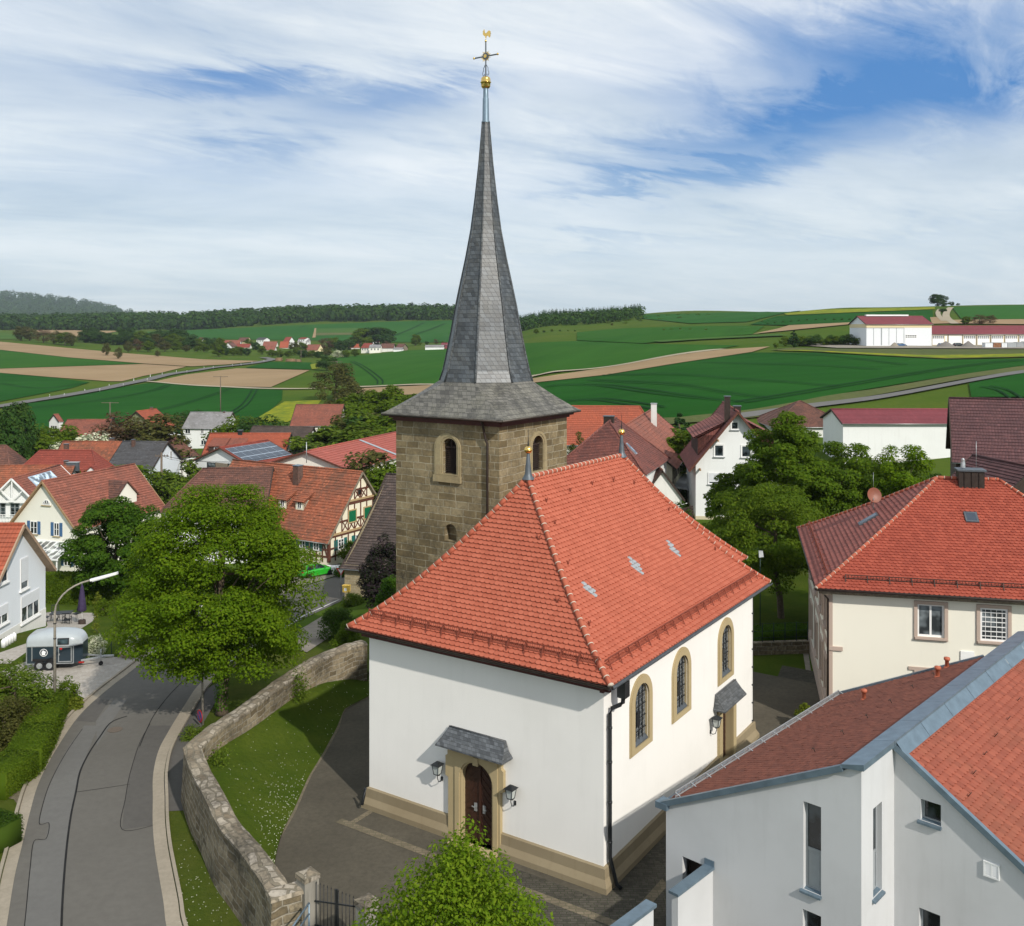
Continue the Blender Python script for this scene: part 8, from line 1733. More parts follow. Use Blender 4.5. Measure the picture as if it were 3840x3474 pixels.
# ------------------------------------------------------------------ yard wall, gate, street things
def yard_wall():
 t = thing('stone_wall', 'old sandstone churchyard wall with lichen covered top bending round the raised lawn', 'wall', WN[3] - Vector((0, 0, 2.2))); w, c = MB(), MB(); rng = random.Random(2)
 def run(P, side, zin, th=.62):
  c2 = catmull([(p.x, p.y) for p in P], 6); u = 0; S = []
  for i, p in enumerate(c2):
   d = Vector((c2[min(i+1, len(c2)-1)][0] - c2[max(i-1, 0)][0], c2[min(i+1, len(c2)-1)][1] - c2[max(i-1, 0)][1], 0)).normalized(); n = Vector((-d.y, d.x, 0)) * side; p = Vector((*p, 0)); g = T(p.x, p.y)
   if i: u += (p - S[-1][0]).length
   j = rng.uniform(-.03, .03); f = i / (len(c2) - 1); S.append((p, n, u, 2.2 + j, g - .25))
  for a, b in zip(S, S[1:]):
   (p, n, u0, z0, g0), (q, m, u1, z1, g1) = a, b; V = lambda r, k, o, z: Vector((r.x + k.x * o, r.y + k.y * o, z))
   w.face([V(p, n, -.14, g0), V(q, m, -.14, g1), V(q, m, 0, z1 - .1), V(p, n, 0, z0 - .1)], uv=[(u0, g0), (u1, g1), (u1, z1), (u0, z0)])
   w.face([V(p, n, th, g0), V(q, m, th, g1), V(q, m, th, z1 - .1), V(p, n, th, z0 - .1)], uv=[(u0 + 3, g0), (u1 + 3, g1), (u1 + 3, z1), (u0 + 3, z0)])
   lo0, lo1, e = z0 - .11, z1 - .11, .05; k = 5
   for (o0, h0), (o1, h1) in zip([(-e, -.11), (-e, -.02), (.12, .03), (.32, .045), (.52, .03), (th + e, -.03)], [(-e, -.02), (.12, .03), (.32, .045), (.52, .03), (th + e, -.03), (th + e, -.12)]):
    c.face([V(p, n, o0, z0 + h0), V(q, m, o0, z1 + h0), V(q, m, o1, z1 + h1), V(p, n, o1, z0 + h1)], uv=[(u0, o0), (u1, o0), (u1, o1), (u0, o1)])
  return S
 S = run(WN, 1, 0); p, n, u, z, g = S[-1]; d = (S[-1][0] - S[-2][0]).normalized(); e = d * .55; V = lambda r, o, z: Vector((r.x + n.x * o, r.y + n.y * o, z))
 w.hexa([V(p, -.16, -.3), V(p + e, -.16, -.3), V(p + e, .95, -.3), V(p, .95, -.3)], [V(p, -.04, 2.15), V(p + e, -.04, 2.15), V(p + e, .9, 2.15), V(p, .9, 2.15)]); c.hexa([V(p, -.09, 2.15), V(p + e * 1.08, -.09, 2.15), V(p + e * 1.08, .95, 2.15), V(p, .95, 2.15)], [V(p, -.06, 2.27), V(p + e, -.06, 2.27), V(p + e, .92, 2.27), V(p, .92, 2.27)])
 run(WF, -1, 0); w.build('wall', M['yard_wall_stone'], t); c.build('coping', M['coping_stone'], t)
yard_wall()
def gate():
 for x, y, s, h, l in ((-6.35, 30.3, .56, 2.68, 'tall weathered stone gate pillar standing next to the end of the yard wall'), (-4.42, 29.7, .56, 2.2, 'shorter gate pillar with dark stained cap beside the young linden')):
  t = thing('gate_pillar', l, 'pillar', (x, y, 0), 'pillars of the churchyard gate'); b = MB(); b.box((x, y, -.2), s - .06, s - .06, h, .75); b.build('shaft', M['old_concrete'], t); b = MB(); P = [Vector((x, y, h - .2)) + Matrix.Rotation(.75, 3, 'Z') @ Vector(v) for v in ((-s/2, -s/2, 0), (s/2, -s/2, 0), (s/2, s/2, 0), (-s/2, s/2, 0))]; b.hexa(P, [p + Vector((0, 0, .14)) for p in P])
  for k in range(4): b.face([P[k] + Vector((0, 0, .14)), P[(k+1) % 4] + Vector((0, 0, .14)), Vector((x, y, h + .06))])
  b.build('cap', M['coping_stone'], t)
 t = thing('iron_gate', 'black wrought iron bar gate between the two stone pillars', 'gate', (-5.4, 30.0, 0)); A, B = Vector((-6.1, 30.15, 0)), Vector((-4.68, 29.82, 0))
 for h0, h1, nm in ((0, .5, 'gate_leaf'), (.5, 1, 'gate_leaf')):
  b = MB(); n = 6
  for k in range(n): f = h0 + (h1 - h0) * (k + .5) / n; p = A.lerp(B, f); h = 2.42 - .35 * f; b.tube([p + Vector((0, 0, .08)), p + Vector((0, 0, h))], [.014, .012], 5); b.lathe(p + Vector((0, 0, h)), [(.02, 0), (.0, .08)], 5); q = A.lerp(B, f + .04); b.tube([q + Vector((0, 0, .08)), q + Vector((0, 0, 1.1))], .009, 4)
  for z in (.15, 1.1, 1.85): b.beam(A.lerp(B, h0) + Vector((0, 0, z)), A.lerp(B, h1) + Vector((0, 0, z)), .03, .04)
  p = A.lerp(B, .5 - .01 if h0 == 0 else .5 + .01); b.beam(p + Vector((0, 0, .05)), p + Vector((0, 0, 2.3)), .05, .05); b.build(nm, M['dark_metal'], t)
 t = thing('handrail', 'grey steel handrail running down to the left of the gate pillar', 'handrail', (-6.6, 28.2, 0)); b = MB()
 for dz in (0, -.32): b.tube([at(287, 935, 28.0) + Vector((0, 0, dz)), at(309, 903, 29.4) + Vector((0, 0, dz))], .03, 6)
 q = at(309, 903, 29.4); b.tube([q + Vector((0, 0, .0)), Vector((q.x, q.y, 0))], .03, 6); b.build('rail', M['zinc'], t)
gate()
def lamp_post(label, base, h, reach, ang, head=1.6, r=.06, group='street lamps'):
 t = thing('street_lamp', label, 'street lamp', base, group); base = Vector(base); d = Vector((math.cos(ang), math.sin(ang), 0)); b = MB(); P = [base, base + Vector((0, 0, h * .74))] + [base + d * reach * (1 - math.cos(a)) + Vector((0, 0, h * .74 + h * .22 * math.sin(a))) for a in np.linspace(.25, 1.35, 7)]; b.tube(P, [r * 1.3, r] + [r * .75] * 7, 10); b.build('pole', M['pole_concrete'], t)
 b = MB(); e = P[-1]; q = e + d * head + Vector((0, 0, head * .2)); b.beam(e, q, .17, .10); hd = b.build('lamp_head', M['white_paint'], t); b = MB(); b.beam(e + Vector((0, 0, -.07)) + d * .1, q + Vector((0, 0, -.07)) - d * .1, .14, .04); b.build('lens', M['milk_glass'], hd)
 for z in (h * .55, h * .66):
  b = MB(); b.tube([base + Vector((0, 0, z)), base + Vector((0, 0, z + .05))], r * 1.35, 10); b.build('band', M['dark_metal'], t)
 return t
lamp_post('tall concrete street lamp with long white curved head beside the horse trailer', gp(54.8, 714.8), 7.0, 2.1, .35, 1.35)
lamp_post('small distant street lamp before the dark barn roof', gat(242, 172), 7.0, 1.2, .3, 1.0, .06); lamp_post('small distant street lamp in front of the grey roofed house', gat(178, 168), 6.5, 1.5, .3, 1.2, .06)
def sign_lamp():
 q = gp(203, 725); t = thing('sign_pole', 'leaning post with a white lamp head and a round no stopping sign at its foot', 'sign', q); b = MB(); top = at(201.2, 617, 48.0); b.tube([q - Vector((0, 0, .2)), top], [.06, .05], 8); b.build('pole', M['pole_concrete'], t); b = MB(); b.lathe(top, [(.05, -.02), (.13, .02), (.17, .12), (.14, .5), (.04, .62), (0, .64)], 12); b.build('lamp_head', M['white_paint'], t)
 c = at(200, 716, 47.9); n = Vector((-.75, -.66, 0)).normalized(); b = MB(); b.disc(c, n, .30, .02, 24, 0); b.disc(c + n * .021, n, .24, .008, 24, 1); u = n.orthogonal().normalized()
 s = n.cross(Vector((0, 0, 1))); b.beam(c + n * .034 + (s + Vector((0, 0, 1))) * .16, c + n * .034 - (s + Vector((0, 0, 1))) * .16, .05, .006, n, 0); b.build('sign_plate', [M['sign_red'], M['sign_blue']], t)
sign_lamp()
def trailer():
 q = gp(38.6, 671.4); a = rad(5); R = Matrix.Rotation(a, 3, 'Z'); o = Vector((q.x - .75, q.y + .82, q.z)); L = lambda x, y, z: o + R @ Vector((x, y, z)); t = thing('horse_trailer', 'dark blue and silver horse trailer parked on the driveway', 'trailer', o)
 b = MB(); fp = [(0, -.84), (2.6, -.84), (2.98, -.45), (2.98, .45), (2.6, .84), (0, .84)]; lo = [L(x, y, .42) for x, y in fp]; hi = [L(x, y, 1.42) for x, y in fp]
 for k in range(6): b.face([lo[k], lo[(k+1) % 6], hi[(k+1) % 6], hi[k]])
 b.face(lo[::-1]); b.face(hi); b.build('body', M['trailer_blue'], t); b = MB(); S = [(-.02, .85, 1.44), (-.02, .85, 1.95), (.06, .86, 2.03), (.6, .86, 2.12), (1.6, .86, 2.13), (2.25, .86, 2.08), (2.6, .84, 1.98), (2.8, .66, 1.86), (2.94, .52, 1.70), (2.99, .47, 1.46)]; vs, fs, n = [], [], 15
 for x, w_, h in S:
  for k in range(n): th = math.pi * k / (n - 1); cx, sx = math.cos(th), math.sin(th); vs.append(L(x, w_ * math.copysign(abs(cx) ** .45, cx), 1.42 + (h - 1.42) * sx ** .55))
 for i in range(len(S) - 1):
  for k in range(n - 1): fs.append((i*n + k, i*n + k + 1, (i+1)*n + k + 1, (i+1)*n + k))
 fs.append(tuple(range(n)))
 b.idx(vs, fs); b.build('hood', M['trailer_grey'], t)
 b = MB()
 for p0, p1 in (((0, -.86, 1.42), (2.6, -.86, 1.42)), ((2.6, -.86, 1.42), (2.99, -.46, 1.42)), ((.0, -.86, .42), (2.6, -.86, .42)), ((0, -.86, .42), (0, -.86, 1.42)), ((.3, -.86, .6), (.3, -.86, 1.4)), ((2.6, -.86, .42), (2.6, -.86, 1.42)), ((1.62, -.86, .42), (1.62, -.86, 1.42))): b.beam(L(*p0), L(*p1), .045, .045)
 b.build('rails', M['galvanised'], t); b = MB(); f = Face(L(0, -.855, 0)[:2], R @ Vector((1, 0, 0))); z = o.z
 b.fbox(f, 1.78, 2.5, z + .52, z + 1.36, 0, .03); dr = b.build('door', M['trailer_blue'], t); b = MB(); ring2(b, f, rect(1.76, 2.52, z + .5, z + 1.38), rect(1.81, 2.47, z + .55, z + 1.33), 0, .045); b.build('frame', M['galvanised'], dr); b = MB(); b.fbox(f, 1.82, 1.86, z + .9, z + 1.0, .03, .07); b.build('handle', M['galvanised'], dr); b = MB(); b.disc(f.w(1.92, z + 1.28, .03), f.n, .075, .01, 14); b.build('sticker', M['sign_red'], dr)
 b = MB(); b.fbox(f, 1.72, 2.35, z + 1.5, z + 1.86, -.1, .035); w = b.build('window', M['black_rubber'], t); b = MB(); b.fbox(f, 1.77, 2.3, z + 1.55, z + 1.81, .035, .045); b.build('pane', M['car_glass'], w)
 b = MB(); b.disc(f.w(.95, z + 1.06, .01), f.n, .22, .006, 24, 0); b.disc(f.w(.95, z + 1.06, .016), f.n, .19, .004, 24, 1); hh = [(-.10, -.14), (.10, -.14), (.09, -.02), (.13, .02), (.10, .08), (.02, .11), (-.02, .15), (-.06, .12), (-.11, .04)]; flat2(b, f, [(.95 + x, z + 1.06 + y) for x, y in hh], .024, 0); b.build('emblem', [M['white_paint'], M['trailer_blue']], t)
 for x in (.72, 1.26):
  for s in (-1, 1): b = MB(); b.disc(L(x, s * .70, .31), R @ Vector((0, s, 0)), .31, .19, 22); wh = b.build('wheel', M['black_rubber'], t); b = MB(); b.disc(L(x, s * .885, .31), R @ Vector((0, s, 0)), .165, .012, 18); b.disc(L(x, s * .895, .31), R @ Vector((0, s, 0)), .07, .02, 10); b.build('rim', M['galvanised'], wh)
 b = MB(); b.beam(L(.35, -.80, .66), L(1.62, -.80, .66), .26, .10); b.build('mudguard', M['black_rubber'], t); b = MB(); b.beam(L(2.9, -.5, .45), L(4.15, 0, .47), .07, .09); b.beam(L(2.9, .5, .45), L(4.15, 0, .47), .07, .09); b.beam(L(4.0, 0, .5), L(4.6, 0, .5), .10, .10); b.tube([L(3.9, -.12, .12), L(3.9, -.12, .95)], .03, 6); b.build('drawbar', M['galvanised'], t); b = MB(); b.disc(L(3.9, -.16, .12), R @ Vector((0, 1, 0)), .12, .08, 14); b.build('jockey_wheel', M['black_rubber'], t)
 b = MB(); b.fbox(f, 2.9, 3.2, z + .42, z + .5, .0, .05); b.build('reflector', M['red_lens'], t)
trailer()
def car(name, label, q, ang, paint):
 t = thing(name, label, 'car', q, None); R = Matrix.Rotation(ang, 3, 'Z'); q = Vector(q); L = lambda x, y, z: q + R @ Vector((x, y, z)); b = MB(); S = [(-2.0, .66, .36, .70), (-1.93, .79, .26, .86), (-1.3, .85, .20, .93), (-.3, .87, .2, .94), (.9, .86, .2, .93), (1.5, .82, .22, .86), (1.85, .74, .26, .74), (2.0, .60, .34, .58)]; vs, fs = [], []
 for x, w, a, c in S:
  for y, z in ((-w, a + .1), (-w, c - .14), (-w + .1, c), (w - .1, c), (w, c - .14), (w, a + .1), (w - .12, a), (-w + .12, a)): vs.append(L(x, y, z))
 for i in range(len(S) - 1):
  for k in range(8): fs.append((i*8 + k, i*8 + (k+1) % 8, (i+1)*8 + (k+1) % 8, (i+1)*8 + k))
 fs += [tuple(range(8)), tuple(7 * 8 + k for k in range(7, -1, -1))]; C = [(-1.88, .72, .68, .90, .93), (-1.5, .77, .60, .92, 1.39), (-.7, .79, .60, .92, 1.46), (.15, .79, .58, .92, 1.42), (1.02, .78, .66, .90, .93)]; n0 = len(vs)
 for x, w, wt, zb, zt in C:
  for y, z in ((-w, zb), (-wt, zt), (wt, zt), (w, zb)): vs.append(L(x, y, z))
 for i in range(4):
  for k in range(3): fs.append((n0 + i*4 + k, n0 + i*4 + k + 1, n0 + (i+1)*4 + k + 1, n0 + (i+1)*4 + k))
 b.idx(vs, fs, 0, True); b.sm = [False] * len(b.sm); body = b.build('body', M[paint], t)
 def pane(P, nm='window'): b = MB(); b.face(P); b.build(nm, M['car_glass'], t)
 def sec(i, f): return C[i]
 for s in (-1, 1):
  for x0, x1, tb, tt in ((-1.42, -.62, 1.36, 1.41), (-.52, .62, 1.41, 1.34)):
   y = lambda z: s * (.79 - (.19) * (z - .92) / .54 + .012); pane([L(x0 - (.12 if x0 < -1 else 0), y(.97), .97), L(x1 + (.20 if x1 > .5 else 0), y(.97), .97), L(x1 - (.38 if x1 > .5 else 0), y(tt), tt), L(x0 + .14, y(tb), tb)])
 pane([L(-1.85, -.62, .98), L(-1.85, .62, .98), L(-1.53, .54, 1.36), L(-1.53, -.54, 1.36)], 'rear_window'); pane([L(.98, -.66, .97), L(.98, .66, .97), L(.22, .52, 1.40), L(.22, -.52, 1.40)], 'windscreen')
 for x in (-1.28, 1.26):
  for s in (-1, 1): b = MB(); b.disc(L(x, s * .70, .31), R @ Vector((0, s, 0)), .315, .19, 20); w = b.build('wheel', M['black_rubber'], t); b = MB(); b.disc(L(x, s * .888, .31), R @ Vector((0, s, 0)), .19, .01, 14); b.build('rim', M['galvanised' if paint != 'car_green' else 'dark_metal'], w)
 for s in (-1, 1):
  b = MB(); b.beam(L(-1.97, s * .52, .80), L(-1.90, s * .80, .80), .05, .13); b.build('tail_light', M['red_lens'], t); b = MB(); b.beam(L(1.95, s * .40, .62), L(1.72, s * .76, .68), .06, .12); b.build('headlight', M['milk_glass'], t); b = MB(); b.beam(L(.62, s * .85, 1.0), L(.66, s * 1.0, 1.0), .1, .1); b.build('mirror', M[paint], t)
 return t
car('parked_car', 'bright green hatchback parked on gravel before the half timbered house', gp(315.5, 576), rad(42), 'car_green'); car('parked_car', 'silver car half hidden at the corner beside the utility pole', gat(153, 134), rad(140), 'car_silver')
for l, px, py, a, p in (('dark blue car before the big hall on the hill', 867.5 + 33, 346.8, 0, 'car_blue'), ('dark car left before the grey gravel heap', 944, 347.2, 0, 'car_blue'), ('blackish car in the gap between the two grey heaps', 959, 347.2, .1, 'dark_metal')): car('parked_car', l, gp(px, py), a, p)
def small_things():
 q = gp(336, 574); t = thing('covered_table', 'garden table draped in a crumpled white sheet behind the green car', 'table', q); b = MB(); rng = random.Random(4); n = 28; top, low = [], []
 for k in range(n): a = 2 * math.pi * k / n; r = 1 / max(abs(math.cos(a)) / 1.25, abs(math.sin(a)) / .6); j = rng.uniform(.92, 1.1); top.append(q + Vector((r * math.cos(a) * .97, r * math.sin(a) * .97, .82 + rng.uniform(-.03, .05)))); low.append(q + Vector((r * math.cos(a) * 1.08 * j, r * math.sin(a) * 1.08 * j, .18 + rng.uniform(0, .2))))
 b.poly(top)
 for k in range(n): b.face([low[k], low[(k+1) % n], top[(k+1) % n], top[k]])
 b.build('sheet', M['white_paint'], t); b = MB()
 for x in (-1, 1): b.beam(q + Vector((x, 0, 0)), q + Vector((x, 0, .75)), .06, .5)
 b.build('leg', M['wood_grey'], t)
 q = at(341, 571, 92); g = T(q.x, q.y); t = thing('yield_sign', 'red and white triangular yield sign in front of the block wall', 'sign', (q.x, q.y, g)); b = MB(); b.tube([(q.x, q.y, g), (q.x, q.y, q.z + .45)], .04, 8); b.build('pole', M['galvanised'], t); f = Face((q.x - 1, q.y - .06), (1, .05, 0)); s = 1.0
 b = MB(); b.prism([f.w(s + x * .46, q.z + z * .46, .0) for x, z in ((-.9, .55), (.9, .55), (0, -1))], f.n * .02, 0); b.prism([f.w(s + x * .30, q.z + .01 + z * .30, .022) for x, z in ((-.9, .55), (.9, .55), (0, -1))], f.n * .008, 1); b.build('sign_plate', [M['sign_red'], M['white_paint']], t)
 q = at(348, 588, 88.1); t = thing('letter_box', 'yellow letter box hanging on the block wall of the barn', 'letter box', q); b = MB(); b.box(q - Vector((.1, .25, .3)), .64, .32, .56, -.25); b.build('box', M['post_yellow'], t); b = MB(); b.box(q - Vector((.16, .42, .16)), .24, .02, .26, -.25); b.build('plate', M['white_paint'], t); b = MB(); b.box(q + Vector((-.1, -.25, .26)), .7, .38, .07, -.25); b.build('lid', M['post_yellow'], t)
 q = gat(161.5, 137); t = thing('utility_pole', 'grey wooden utility pole with cross arm before the pale blue house', 'pole', q); h = at(161.5, 452.5, 137).z - q.z; b = MB(); b.tube([q, q + Vector((0, 0, h))], [.20, .14], 10); b.build('pole', M['pole_wood'], t); b = MB(); b.beam(q + Vector((-.9, 0, h - .5)), q + Vector((.9, .2, h - .5)), .12, .12)
 for k in (-.8, -.4, .4, .8): b.lathe(q + Vector((k, 0, h - .44)), [(.05, 0), (.06, .12), (0, .2)], 8)
 b.build('cross_arm', M['pole_wood'], t); b = MB(); b.box(q + Vector((0, -.2, h - 4.2)), .4, .25, 1.0); b.build('switch_box', M['galvanised'], t)
 tp = q + Vector((0, 0, h - .4)); b = MB()
 for e in (at(306, 449, 121), at(198, 449, 165), at(306, 451, 121)):
  P = [tp.lerp(e, k / 10) - Vector((0, 0, 1.2 * (1 - (2 * k / 10 - 1) ** 2))) for k in range(11)]; b.tube(P, .022, 4, caps=False)
 tag(b.build('power_line', M['dark_metal']), 'thin black overhead wires running from the utility pole to the roofs', 'power line')
 q = at(306.5, 463, 121); t = thing('roof_mast', 'thin grey roof mast with insulators on the half timbered house', 'mast', q); b = MB(); b.tube([q, q + Vector((0, 0, 2.6))], .05, 6); b.build('pole', M['galvanised'], t); b = MB(); b.beam(q + Vector((-.6, 0, 2.0)), q + Vector((.6, 0, 2.2)), .06, .06); b.beam(q + Vector((-.5, 0, 1.5)), q + Vector((.5, 0, 1.6)), .06, .06); b.build('cross_arm', M['dark_metal'], t)
 # field poles
 first = None
 for px, yt, Y, l in ((220.5, 376, 300, 'nearest T shaped power pole rising behind the grey roofed house'), (110, 402, 260, 'T shaped power pole behind the red barn roof'), (337, 361, 420, 'distant power pole in the green field left of the spire'), (301, 350, 560, 'thin distant pole at the soil field corner'), (747, 329, 560, 'lone pole in the fields right of the spire')):
  q = gat(px, Y); h = at(px, yt, Y).z - q.z; t = thing('power_pole', l, 'pole', q, 'power poles in the fields'); b = MB(); b.tube([q, q + Vector((0, 0, h))], [.18, .13], 7); b.build('pole', M['pole_wood'], t); b = MB(); b.beam(q + Vector((-2.3, 0, h - .2)), q + Vector((2.3, 0, h - .2)), .14, .14); b.build('cross_arm', M['pole_wood'], t)
 proto_ = None
 for i, (x, y) in enumerate(((49.6, 396.5), (64.3, 395.3), (84.8, 390.8), (99.8, 390.2), (109.2, 385.6), (123.2, 385), (133.8, 379.8), (147.2, 379.8), (150.3, 375.5), (162.3, 374), (176.4, 371.8), (187, 371.6), (204, 367.8), (213.2, 367.2), (232.3, 365.2), (241, 364.4), (252, 362.6), (264, 361))):
  q = gp(x, y + 1.2)
  if proto_ is None:
   t = proto_ = thing('delineator_post', 'white roadside post, one of an even row along the country road', 'post', q, 'delineator posts along the country road'); b = MB(); b.box(q, .22, .16, 1.15); b.build('post', M['white_paint'], t); b = MB(); b.box(q + Vector((0, 0, .72)), .235, .175, .22); b.build('black_band', M['black_rubber'], t)
  else: copy_thing(proto_, q)
 # terrace
 def chair(q, a, l):
  t = thing('garden_chair', l, 'chair', q, 'garden chairs round the terrace table'); R = Matrix.Rotation(a, 3, 'Z'); L = lambda x, y, z: Vector(q) + R @ Vector((x, y, z)); b = MB(); b.beam(L(0, -.25, .44), L(0, .25, .44), .48, .03); b.build('seat', M['dark_metal'], t); b = MB()
  for k in range(7): b.tube([L(-.23 + k * .077, .24, .44), L(-.23 + k * .077, .36, 1.0)], .01, 4)
  b.beam(L(-.25, .36, 1.0), L(.25, .36, 1.0), .04, .04); b.build('backrest', M['dark_metal'], t)
  for x in (-.26, .26): b = MB(); b.tube([L(x, .26, .66), L(x, -.22, .66), L(x, -.27, .4), L(x, -.25, 0)], .016, 5); b.tube([L(x, .3, .9), L(x, .26, .44), L(x, .3, 0)], .016, 5); b.build('leg', M['dark_metal'], t)
 c = gp(61.5, 622.5); t = thing('garden_table', 'dark rectangular garden table on the light terrace', 'table', c); b = MB(); b.box(c + Vector((0, 0, .71)), 1.5, .9, .04, .2); b.build('tabletop', M['dark_metal'], t)
 for sx in (-.5, .5): b = MB(); b.tube([c + Vector((sx, -.3, 0)), c + Vector((sx * .5, 0, .4)), c + Vector((sx, .3, 0))], .03, 6); b.tube([c + Vector((sx * .5, 0, .4)), c + Vector((sx * .6, 0, .71))], .03, 6); b.build('leg', M['dark_metal'], t)
 chair(c + Vector((-1.15, -.1, 0)), rad(95), 'dark garden chair nearest the white house wall'); chair(c + Vector((-.8, .75, 0)), rad(30), 'dark garden chair behind its neighbour by the white house wall'); chair(c + Vector((.75, .8, 0)), rad(-25), 'dark garden chair on the far right side of the terrace table'); chair(c + Vector((.75, -.75, 0)), rad(-170), 'dark garden chair in front of the terrace table')
 q = gp(82, 624.5); t = thing('parasol', 'closed dark purple parasol on the light terrace', 'parasol', q); b = MB(); b.tube([q, q + Vector((0, 0, 3.0))], .03, 8); b.build('pole', M['white_paint'], t); b = MB(); vs, fs = [], []
 for i, (r, z) in enumerate(((.03, 3.0), (.10, 2.75), (.17, 2.2), (.24, 1.6), (.29, 1.1), (.22, .98))):
  for k in range(16): a = 2 * math.pi * k / 16; rr = r * (1 + .16 * (-1) ** k * (i > 0)); vs.append(q + Vector((rr * math.cos(a), rr * math.sin(a), z)))
 for i in range(5):
  for k in range(16): fs.append((i*16 + k, i*16 + (k+1) % 16, (i+1)*16 + (k+1) % 16, (i+1)*16 + k))
 b.idx(vs, fs); b.build('canopy', M['purple_cloth'], t); b = MB(); b.lathe(q, [(.26, 0), (.26, .32), (.2, .36), (.0, .36)], 16); b.build('base', M['wood_dark'], t)
 for k in range(5): q = gp(3.5 + k * 2.6, 647.5 - k * 1.6); b = MB(); b.lathe(q, [(.0, 0), (.15, 0), (.15, .42), (.10, .5), (.06, .52), (.06, .56), (0, .56)], 12); tag(b.build('canister', M['white_paint']), 'white plastic canister in the row along the house wall', 'canister', 'canisters along the white house wall')
 q = gp(131.5, 657); b = MB(); rng = random.Random(3); vs, fs = [], []
 for i in range(7):
  t_ = math.pi * i / 6
  for k in range(12): a = 2 * math.pi * k / 12; j = 1 + .22 * noise.noise((i * .8, math.cos(a) * 1.5, math.sin(a) * 1.5)); vs.append(q + Vector((.72 * math.sin(t_) * math.cos(a) * j, .5 * math.sin(t_) * math.sin(a) * j, .32 + .5 * math.cos(t_) * j)))
 for i in range(6):
  for k in range(12): fs.append((i*12 + k, (i+1)*12 + k, (i+1)*12 + (k+1) % 12, i*12 + (k+1) % 12))
 b.idx(vs, fs, 0, False); tag(b.build('boulder', M['boulder']), 'pale reddish boulder at the corner of the driveway', 'boulder')
 q = gp(111.5, 657); t = thing('wire_fence', 'dark green fence post with slanting brace and wires behind the white flowering bush', 'fence', q); b = MB(); b.tube([q, q + Vector((0, 0, .95))], .025, 6); b.tube([q + Vector((-.5, .1, 0)), q + Vector((0, 0, .85))], .018, 6); b.build('post', M['shutter_teal_dark'], t); b = MB()
 for z in (.3, .6, .9): b.tube([q + Vector((0, 0, z)), q + Vector((2.4, .3, z))], .006, 4)
 b.build('wire', M['shutter_teal_dark'], t)
 q = gp(115, 730.5); q.z += .048; b = MB(); b.disc(q, (0, 0, 1), .34, .006, 28); tag(b.build('manhole_cover', M['manhole']), 'round rusty manhole cover in the road', 'manhole cover'); q = gp(259, 784.5); 
 q = gat(181, 212); t = thing('gazebo', 'small orange fabric gazebo beside the grey roofed house', 'gazebo', q); b = MB()
 for sx in (-1, 1):
  for sy in (-1, 1): b.beam(q + Vector((sx * 1.4, sy * 1.4, 0)), q + Vector((sx * 1.4, sy * 1.4, 2.2)), .1, .1)
 b.build('post', M['wood_dark'], t); b = MB(); E = [q + Vector((sx * 1.7, sy * 1.7, 2.2)) for sx, sy in ((-1, -1), (1, -1), (1, 1), (-1, 1))]; m_ = [q + Vector((sx * .6, sy * .6, 2.9)) for sx, sy in ((-1, -1), (1, -1), (1, 1), (-1, 1))]
 for k in range(4): b.face([E[k], E[(k+1) % 4], m_[(k+1) % 4], m_[k]]); b.face([m_[k], m_[(k+1) % 4], q + Vector((0, 0, 3.3))])
 b.build('canopy', M['orange_cloth'], t)
 t = thing('low_wall', 'dark low stone wall closing the garden between church and rectory', 'wall', gp(782, 655)); A, B = gp(752, 656), gp(809, 654); b = MB(); d = (B - A).normalized(); n = Vector((-d.y, d.x, 0)); b.hexa([A - Vector((0, 0, .2)), B - Vector((0, 0, .2)), B + n * .4 - Vector((0, 0, .2)), A + n * .4 - Vector((0, 0, .2))], [A + Vector((0, 0, .75)), B + Vector((0, 0, .75)), B + n * .4 + Vector((0, 0, .75)), A + n * .4 + Vector((0, 0, .75))]); b.build('wall', M['yard_wall_stone'], t); b = MB()
 for k in range(6): p = A.lerp(B, k / 5) + n * .2; b.tube([p + Vector((0, 0, .7)), p + Vector((0, 0, 1.9))], .025, 5)
 for z in (1.0, 1.4, 1.85): b.tube([A + n * .2 + Vector((0, 0, z)), B + n * .2 + Vector((0, 0, z))], .010, 4)
 b.build('fence', M['shutter_teal_dark'], t)
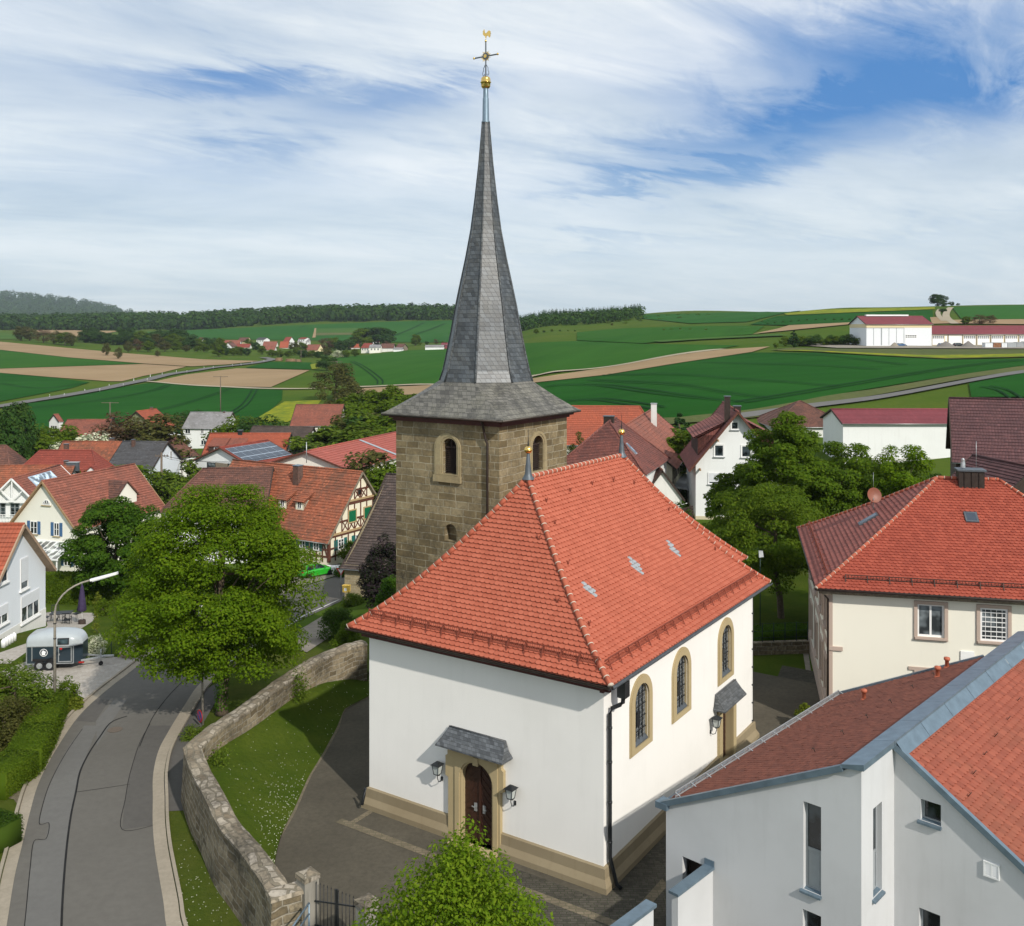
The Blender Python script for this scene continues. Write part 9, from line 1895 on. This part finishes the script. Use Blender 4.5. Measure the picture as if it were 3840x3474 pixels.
 q = at(761, 554, 60.6); t = thing('floodlight', 'grey floodlight head on a dark post among the trees right of the church eave', 'floodlight', Vector((q.x, q.y, T(q.x, q.y)))); b = MB(); b.tube([(q.x, q.y + .2, 0), (q.x, q.y + .2, q.z)], .03, 8); b.build('pole', M['shutter_teal_dark'], t); b = MB(); b.hexa([q + Vector(v) for v in ((-.14, -.1, -.2), (.14, -.1, -.16), (.13, .1, -.16), (-.13, .1, -.2))], [q + Vector(v) for v in ((-.14, -.02, .2), (.11, -.02, .19), (.11, .1, .19), (-.14, .1, .2))]); b.build('lamp_head', M['galvanised'], t)
 t = thing('slatted_fence', 'dark brown slatted privacy fence left of the tall white house', 'fence', at(680, 510, 90)); A, B = at(671, 520, 90), at(693, 520, 93); A.z = B.z = 0; b = MB()
 for k in range(11): b.beam(A + Vector((0, 0, .15 + k * .25)), B + Vector((0, 0, .15 + k * .25)), .04, .2)
 b.build('slats', M['wood_dark'], t); b = MB(); b.beam(A + Vector((-.3, -.1, 3.0)), B + Vector((-.6, -.1, 3.0)), .05, .05); b.beam(A + Vector((-.3, -.1, 0)), A + Vector((-.3, -.1, 3.0)), .05, .05); b.build('frame', M['white_paint'], t)
simple('manhole', (.13, .10, .075), .7, .3, 20, .2); simple('shutter_teal_dark', (.012, .035, .022), .6, .1, 3)
small_things()
# the haze of a mild spring day: one even body of air over the whole valley
def haze():
 b = MB(); b.hexa([(-9300, -90, -11), (9300, -90, -11), (9300, 6100, -11), (-9300, 6100, -11)], [(-9300, -90, 265), (9300, -90, 265), (9300, 6100, 265), (-9300, 6100, 265)])
 m = bpy.data.materials.new('haze'); m.use_nodes = True; nt = m.node_tree; nt.nodes.clear(); g = G(nt); v = g('VolumePrincipled', {'Color': (.78, .87, 1.0), 'Density': HAZE, 'Anisotropy': .2}); o = g('OutputMaterial'); nt.links.new(v.outputs[0], o.inputs['Volume']); M['haze'] = m
 stuff(b.build('haze', m), 'thin bluish summer haze filling the valley air', 'haze')
HAZE = .00006
haze()
